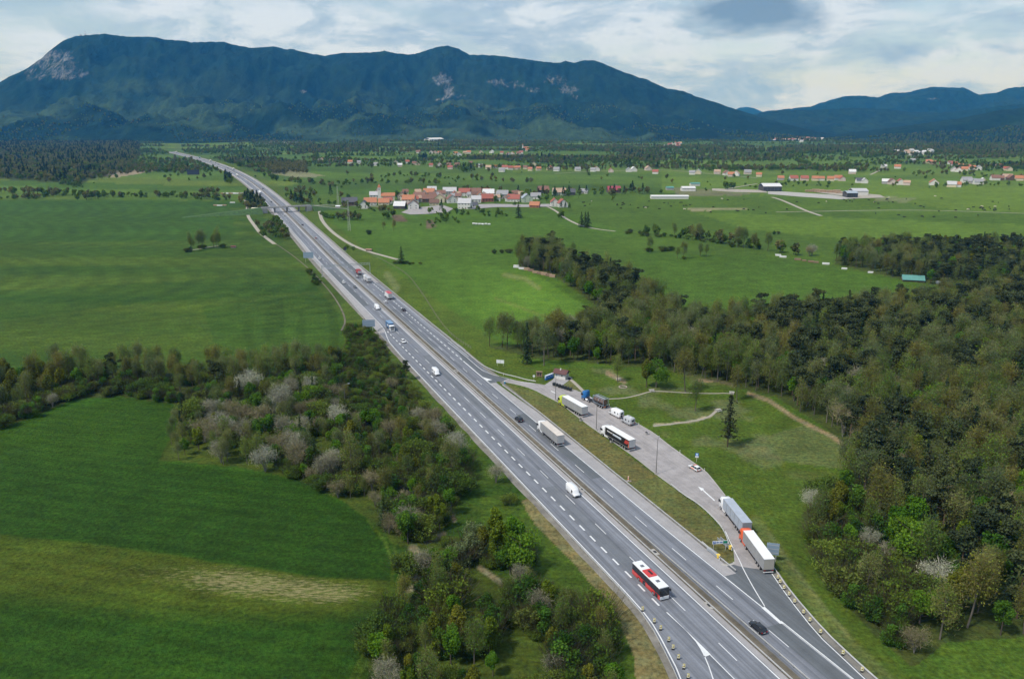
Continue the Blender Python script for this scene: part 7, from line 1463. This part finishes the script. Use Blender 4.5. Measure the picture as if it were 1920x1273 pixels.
for i, (x, y) in enumerate([(1088.5, 789), (1145.5, 829.5), (1046.5, 754.5), (1212, 815)]):
    X, Y = (float(c) for c in unproj(x, y)); t = thing('litter_bin', ['concrete litter bin below the lime truck', 'concrete litter bin below the black trailer', 'concrete litter bin at the first lamp post', 'litter bin opposite the third lamp post at the lawn kerb'][i], 'litter bin', (X, Y, .03)); MB().cyl((0,0,0), (0,0,.85), .38, .42, 12).build('tub', M_CONC, t); MB().cyl((0,0,.85), (0,0,.93), .43, n=12).build('rim', M_BLK, t); MB().box(.42, .47, -.3, .3, 0, 1.25).build('bag_holder', M_PLATE, t)
# yellow beacons of the roadworks
def zl(a, b): return (1190 + a/8.317, 1120 + b/8.317)
def beacon(x, y, z, label, grp, rz):
    X, Y = (float(c) for c in unproj(x, y, z)); t = thing('lane_beacon', label, 'lane beacon', (X, Y, z), rz, grp); ye = mat('beacon_yellow', (.62,.54,.22), .5)
    MB().prism([(-.30,0),(.30,0),(.26,.13),(-.26,.13)], -.2, .2).build('foot', M_BLK, t); MB().box(-.04, .04, -.03, .03, .1, 1.1).build('stem', M_BLK, t)
    MB().loft([[(x_, y_, z_) for x_, z_ in ((-.25,.28),(.25,.28),(.25,1.22),(-.25,1.22))] for y_ in (-.055, -.031)]).build('plate', ye, t)
    MB().box(-.25, .02, -.062, -.056, .80, 1.0).build('white_stripe', M_PLATE, t); MB().box(-.06, .14, -.063, -.056, .58, .74).build('black_mark', M_BLK, t); MB().box(-.2, .2, -.062, -.056, .32, .44).build('white_stripe', M_PLATE, t)
for i, (a, b) in enumerate([(122,210),(304,395),(404,505),(530,685),(597,808),(682,960),(765,1110),(832,1262)]): beacon(*zl(a, b), .07, 'yellow lane beacon, %s down the slip road from the bus' % ORD[i], 'yellow beacons along the slip road', -.15)
for i, (a, b) in enumerate([(1175,316),(1190,347),(1217,388),(1252,433),(1290,482),(1352,557),(1396,612),(1470,694),(1625,840),(1757,957)]): beacon(*zb(a, b), .06, 'yellow lane beacon, %s down the entry ramp rail from the orange truck' % ORD[i], 'yellow beacons along the entry ramp', -.35)
# signs
M_SIGNB = mat('sign_back', (.27,.36,.46), .5, .3); M_SBLUE = mat('sign_blue', (.02,.12,.40), .45); M_SGREEN = mat('sign_green', (.0,.20,.12), .45)
def sign(x, y, w, h, z0, label, m, rz=0.0, posts=(-.3, .3), ribs=3, name='road_sign', zg=0.0):
    X, Y = (float(c) for c in unproj(x, y, zg)); t = thing(name, label, 'road sign', (X, Y, zg), rz); p = MB().box(-w/2, w/2, -.03, .03, z0, z0+h).build('panel', m, t)
    for q in posts: MB().cyl((w*q, .1, -.1), (w*q, .1, z0+h), .07, n=8).build('post', M_RAIL, t)
    for i in range(ribs): z = z0+h*(i+.5)/ribs; MB().box(-w/2+.1, w/2-.1, -.06, -.031, z-.05, z+.05).build('stiffener', M_RAIL, p)
    return t
sign(1447, 1052, 2.9, 3.1, 1.8, 'grey back of a tall sign behind the orange cab truck', M_SIGNB, -.25); sign(692, 622, 6.2, 3.6, 2.6, 'grey blue back of a wide sign beside the pale shoulder', M_SIGNB, .1); sign(579, 492, 7.5, 4.5, 3.2, 'grey blue back of a wide sign far up the shoulder', M_SIGNB, .1)
sg_ = sign(1349, 1032, 3.9, .85, 1.9, 'white rest area sign with blue P square and green arrow panel', mat('sign_white', (.72,.74,.75), .5), .12, (-.4, .4), 0)
MB().box(-1.85, -1.15, -.042, -.031, 1.98, 2.67).build('blue_square', M_SBLUE, sg_)
f = bpy.data.curves.new('letter_p', 'FONT'); f.body = 'P'; f.size = .75; f.align_x = 'CENTER'; f.extrude = .004; ft = bpy.data.objects.new('letter_curve', f); COL.objects.link(ft); bpy.context.view_layer.update(); lm = bpy.data.meshes.new_from_object(ft.evaluated_get(bpy.context.evaluated_depsgraph_get())); bpy.data.objects.remove(ft); lm.materials.clear(); lm.materials.append(M_PLATE); fo = bpy.data.objects.new('letter', lm); COL.objects.link(fo); fo.parent = sg_; fo.location = (-1.5, -.047, 2.06); fo.rotation_euler = (math.pi/2, 0, 0)
MB().add([(-1.05,-.036,2.32),(-.7,-.036,2.6),(-.7,-.036,2.42),(-.2,-.036,2.42),(-.2,-.036,2.22),(-.7,-.036,2.22),(-.7,-.036,2.04)], [tuple(range(7))]).build('blue_arrow', M_SBLUE, sg_)
for i in range(3): MB().box(.0+i*.22, .16+i*.22, -.040, -.031, 2.12, 2.5).build('blue_letter_stroke', M_SBLUE, sg_)
MB().box(.78, 1.88, -.042, -.031, 1.97, 2.68).build('green_panel', M_SGREEN, sg_)
gb = sign(1306, 866, 1.1, 1.5, 1.5, 'blue service sign with white lower plate behind the patrol car', M_SBLUE, -.2, (0,), 0); MB().box(-.5, .5, -.05, -.031, 1.52, 2.05).build('white_plate', M_PLATE, gb); MB().box(-.32, .32, -.05, -.031, 2.3, 2.85).build('white_symbol', mat('pale_symbol', (.55,.72,.85)), gb)
for dx in (-1.4, 1.4): pass
ws = sign(938, 686, 3.4, 1.5, 1.2, 'pair of plain white panels on posts in the grass by the bare trees', mat('sign_white', (.72,.74,.75)), -.25, (-.4, .4), 0); MB().box(-.05, .05, -.04, -.031, 1.15, 2.75).build('gap_strip', M_POST, ws)
rs = thing('round_sign', 'small round pale sign at the exit ramp kerb', 'road sign', (*[float(c) for c in unproj(1001, 712.5)], 0)); MB().cyl((0,0,0), (0,0,2.2), .05, n=8).build('post', M_RAIL, rs); MB().cyl((0,-.06,1.7), (0,-.03,1.7), .5, n=20).build('disc', mat('sign_white', (.72,.74,.75)), rs)
sp_ = thing('marker_sign', 'blue capped delineator on the nose of the island', 'road sign', (*[float(c) for c in unproj(946.5, 719.5)], 0), .2); MB().cyl((0,0,0), (0,0,1.0), .32, n=14).build('drum', mat('bollard_blue', (.03,.20,.36), .5), sp_); MB().cyl((0,0,1.0), (0,0,1.15), .26, .1, 14).build('cap', M_PLATE, sp_)
vb = sign(647, 473, 2.2, 2.6, 1.6, 'dark square sign beside shrubs at the motorway edge', mat('dark_panel', (.03,.035,.05)), .1, (-.3, .3), 0)
# crash cushions at the two rail ends
def cushion(x, y, label, rz, L=4.0):
    X, Y = (float(c) for c in unproj(x, y)); t = thing('crash_cushion', label, 'crash cushion', (X, Y, .06), rz); g = mat('cushion_steel', (.42,.46,.50), .4, .5)
    for sg in (-1, 1):
        for k in range(3): x0 = k*L/3; MB().box(x0, x0+L/3-.06, sg*.42-.05-.03*k, sg*.42+.05-.03*k, .25, .85).build('side_panel', g, t)
    MB().cyl((0,0,.15), (0,0,.95), .46, n=16).build('nose', mat('cushion_yellow', (.72,.52,.10), .5), t); MB().box(-.05, .5, -.4, .4, .85, .92).build('nose_cap', mat('cushion_yellow2', (.78,.60,.16), .5), t)
    MB().box(0, L, -.1, .1, .12, .3).build('guide_beam', M_CHS, t)
cushion(*zc(538, 1045), 'steel crash cushion with yellow nose at the island tip', HEAD_AWAY + .06); cushion(*zc(632, 975), 'pale crash cushion closing the curved island rail', HEAD_AWAY - .02, 5.0)
for i, p in enumerate([zc(545, 1062), zc(645, 985)]): marker(*p, i, ['white post in front of the yellow nosed crash cushion', 'white post in front of the pale crash cushion'][i], h=1.2)
wp_ = thing('warning_post', 'orange and white warning post on a plate in the island lawn', 'marker post', (*[float(c) for c in unproj(1178, 902)], .02)); MB().box(-.9, .9, -.5, .5, 0, .08).build('base_plate', mat('grate', (.25,.2,.17)), wp_); MB().cyl((0,0,.08), (0,0,1.5), .17, n=12).build('post', M_PLATE, wp_); MB().cyl((0,0,.5), (0,0,.85), .175, n=12).build('orange_band', og, wp_); MB().cyl((0,0,1.15), (0,0,1.4), .175, n=12).build('orange_band', og, wp_)
for i, (x, y) in enumerate([zb(700, 500), zb(325, 130), (1092, 918), (855, 696)]):
    X, Y = (float(c) for c in unproj(x, y)); t = thing('drain_cover', 'concrete drain collar in the median ' + ['below the bus', 'above the bus', 'beside the tall white van', 'before the exit ramp'][i], 'drain', (X, Y, .05), HEAD_AWAY); MB().box(-1.4, 1.4, -.55, .55, 0, .12).build('collar', M_CONC, t); MB().box(-.5, .5, -.35, .35, .12, .15).build('grate', M_BLK, t)
# sign gantry over the far motorway
def gantry():
    a = np.array([float(c) for c in unproj(604.5, 519)]); b = np.array([float(c) for c in unproj(694, 513)]); d = b-a; L = float(np.linalg.norm(d)); t = thing('sign_gantry', 'slim steel gantry spanning both carriageways', 'gantry', (a[0], a[1], 0), math.atan2(d[1], d[0])); m = mat('gantry_steel', (.36,.40,.40), .5, .4)
    for x in (0, L): MB().cyl((x,0,0), (x,0,7.8), .22, .18, 10).build('post', m, t); MB().box(x-.6, x+.6, -.6, .6, -.1, .35).build('footing', M_CONC, t)
    for z in (6.5, 7.6): MB().box(-.2, L+.2, -.13, .13, z-.13, z+.13).build('beam', m, t)
    k = MB()
    for i in range(int(L/2)): k.cyl((i*2, 0, 6.5 if i % 2 else 7.6), (i*2+2, 0, 7.6 if i % 2 else 6.5), .06, n=6)
    k.build('bracing', m, t)
gantry()
# hay shelter, box and vehicles by the tracks
def shelter(x, y, w, d, h, m, label, name='field_shelter', cat='shelter', rz=0):
    X, Y, Z = (float(c) for c in G(x, y)); t = thing(name, label, cat, (X, Y, Z), rz); MB().box(-w/2, w/2, -d/2, d/2, -.2, h).build('body', M_WOOD, t); MB().loft([[(a, -d/2-.4, h), (a, 0, h+d*.25), (a, d/2+.4, h), (a, d/2+.4, h+.1), (a, 0, h+d*.25+.1), (a, -d/2-.4, h+.1)] for a in (-w/2-.4, w/2+.4)]).build('roof', m, t)
shelter(482, 397, 12, 6, 3, mat('cream_sheet', (.60,.55,.40)), 'cream roofed shelter beside the pale farm track', rz=-.3); shelter(692, 471, 4.5, 2.6, 1.3, mat('rust_sheet', (.30,.17,.12)), 'small rust roofed field hut on the village lane', rz=-.2); shelter(438, 465, 3.5, 2.2, 1.2, mat('red_brown_sheet', (.16,.05,.045)), 'small dark red hut in the banded meadow'); shelter(634, 391, 5, 4, 2.5, pt('white'), 'white cabin at the village lane'); shelter(450, 400, 5, 3, 2, pt('white'), 'white cabin in the meadow by the farm track')
for i, (x, y) in enumerate([(405,386),(412,386.5),(420,386),(436,381),(440,402),(436,400)]): stack(x, y, 6, 2.5, 1.3, '%s low pale heap in the banded meadow near the farm track' % ordn(i), M_WRAP if i % 2 else M_TIMB, 'wood_pile', 'wood pile', 0, 2)
for i in range(9): stack(419 + i*4.6, 364 + random.uniform(-.4, .4), 7, 2.5, 1.8, '%s pale stack of the row behind the dark hedge' % ordn(i), M_WRAP if i % 3 else M_TIMB, 'wood_pile', 'wood pile', 0, 2)
# cattle
M_COWB = mat('cow_black', (.018,.016,.015), .8); M_COWW = mat('cow_pale', (.55,.5,.43), .8)
def cow_mesh():
    V = []; m = MB()
    rings = [(-1.05,.16,.95,1.22),(-.95,.30,.72,1.36),(-.4,.36,.58,1.38),(.3,.36,.55,1.36),(.75,.30,.66,1.42),(.95,.20,.85,1.45),(1.2,.14,.72,1.18),(1.45,.13,.40,.85),(1.65,.09,.28,.55)]
    m.loft([[(x, hw*math.cos(a), (z0+z1)/2 + (z1-z0)/2*math.sin(a)) for a in [2*math.pi*i/8 for i in range(8)]] for x, hw, z0, z1 in rings])
    for x in (-.8, .7):
        for s in (-.2, .2): m.cyl((x, s, .8), (x+.04, s, .4), .11, .07, 6); m.cyl((x+.04, s, .42), (x, s, 0), .07, .06, 6)
    m.cyl((-1.05, 0, 1.25), (-1.15, 0, .6), .04, .03, 5); m.cyl((1.42, .08, .82), (1.40, .3, .86), .05, .02, 5); m.cyl((1.42, -.08, .82), (1.40, -.3, .86), .05, .02, 5)
    return m
cb = cow_mesh().build('cow', M_COWB, None, True); cw = cow_mesh().build('cow', M_COWW, None, True)
spots = [(random.uniform(1090, 1300), random.uniform(378, 396)) for _ in range(30)] + [(random.uniform(1300, 1560), random.uniform(374, 402)) for _ in range(16)] + [(random.gauss(1848, 14), random.gauss(392, 3)) for _ in range(14)] + [(random.uniform(1640, 1915), random.uniform(368, 412)) for _ in range(26)] + [(random.uniform(1580, 1720), random.uniform(374, 384)) for _ in range(14)]
first = {}
for i, (x, y) in enumerate(spots):
    X, Y, Z = (float(c) for c in G(x, y)); pale = i % 9 == 4; src = cw if pale else cb; g = 'grazing cows on the far pasture'
    o = src if src.name not in first else src.copy()
    if src.name in first: COL.objects.link(o)
    first[src.name] = 1; o.location = (X, Y, Z); o.rotation_euler = (0, 0, random.uniform(0, 6.28)); o.scale = (1.25, 1.25, 1.25)
    tag(o, ('pale' if pale else 'dark') + ' cow grazing on the ' + ('pasture below the white roof strip' if x < 1300 else 'pasture below the pale yard' if x < 1580 else 'wide far pasture near the last farms'), 'cow', ('pale' if pale else 'dark') + ' cows ' + ('one' if x < 1300 else 'two' if x < 1580 else 'three'))
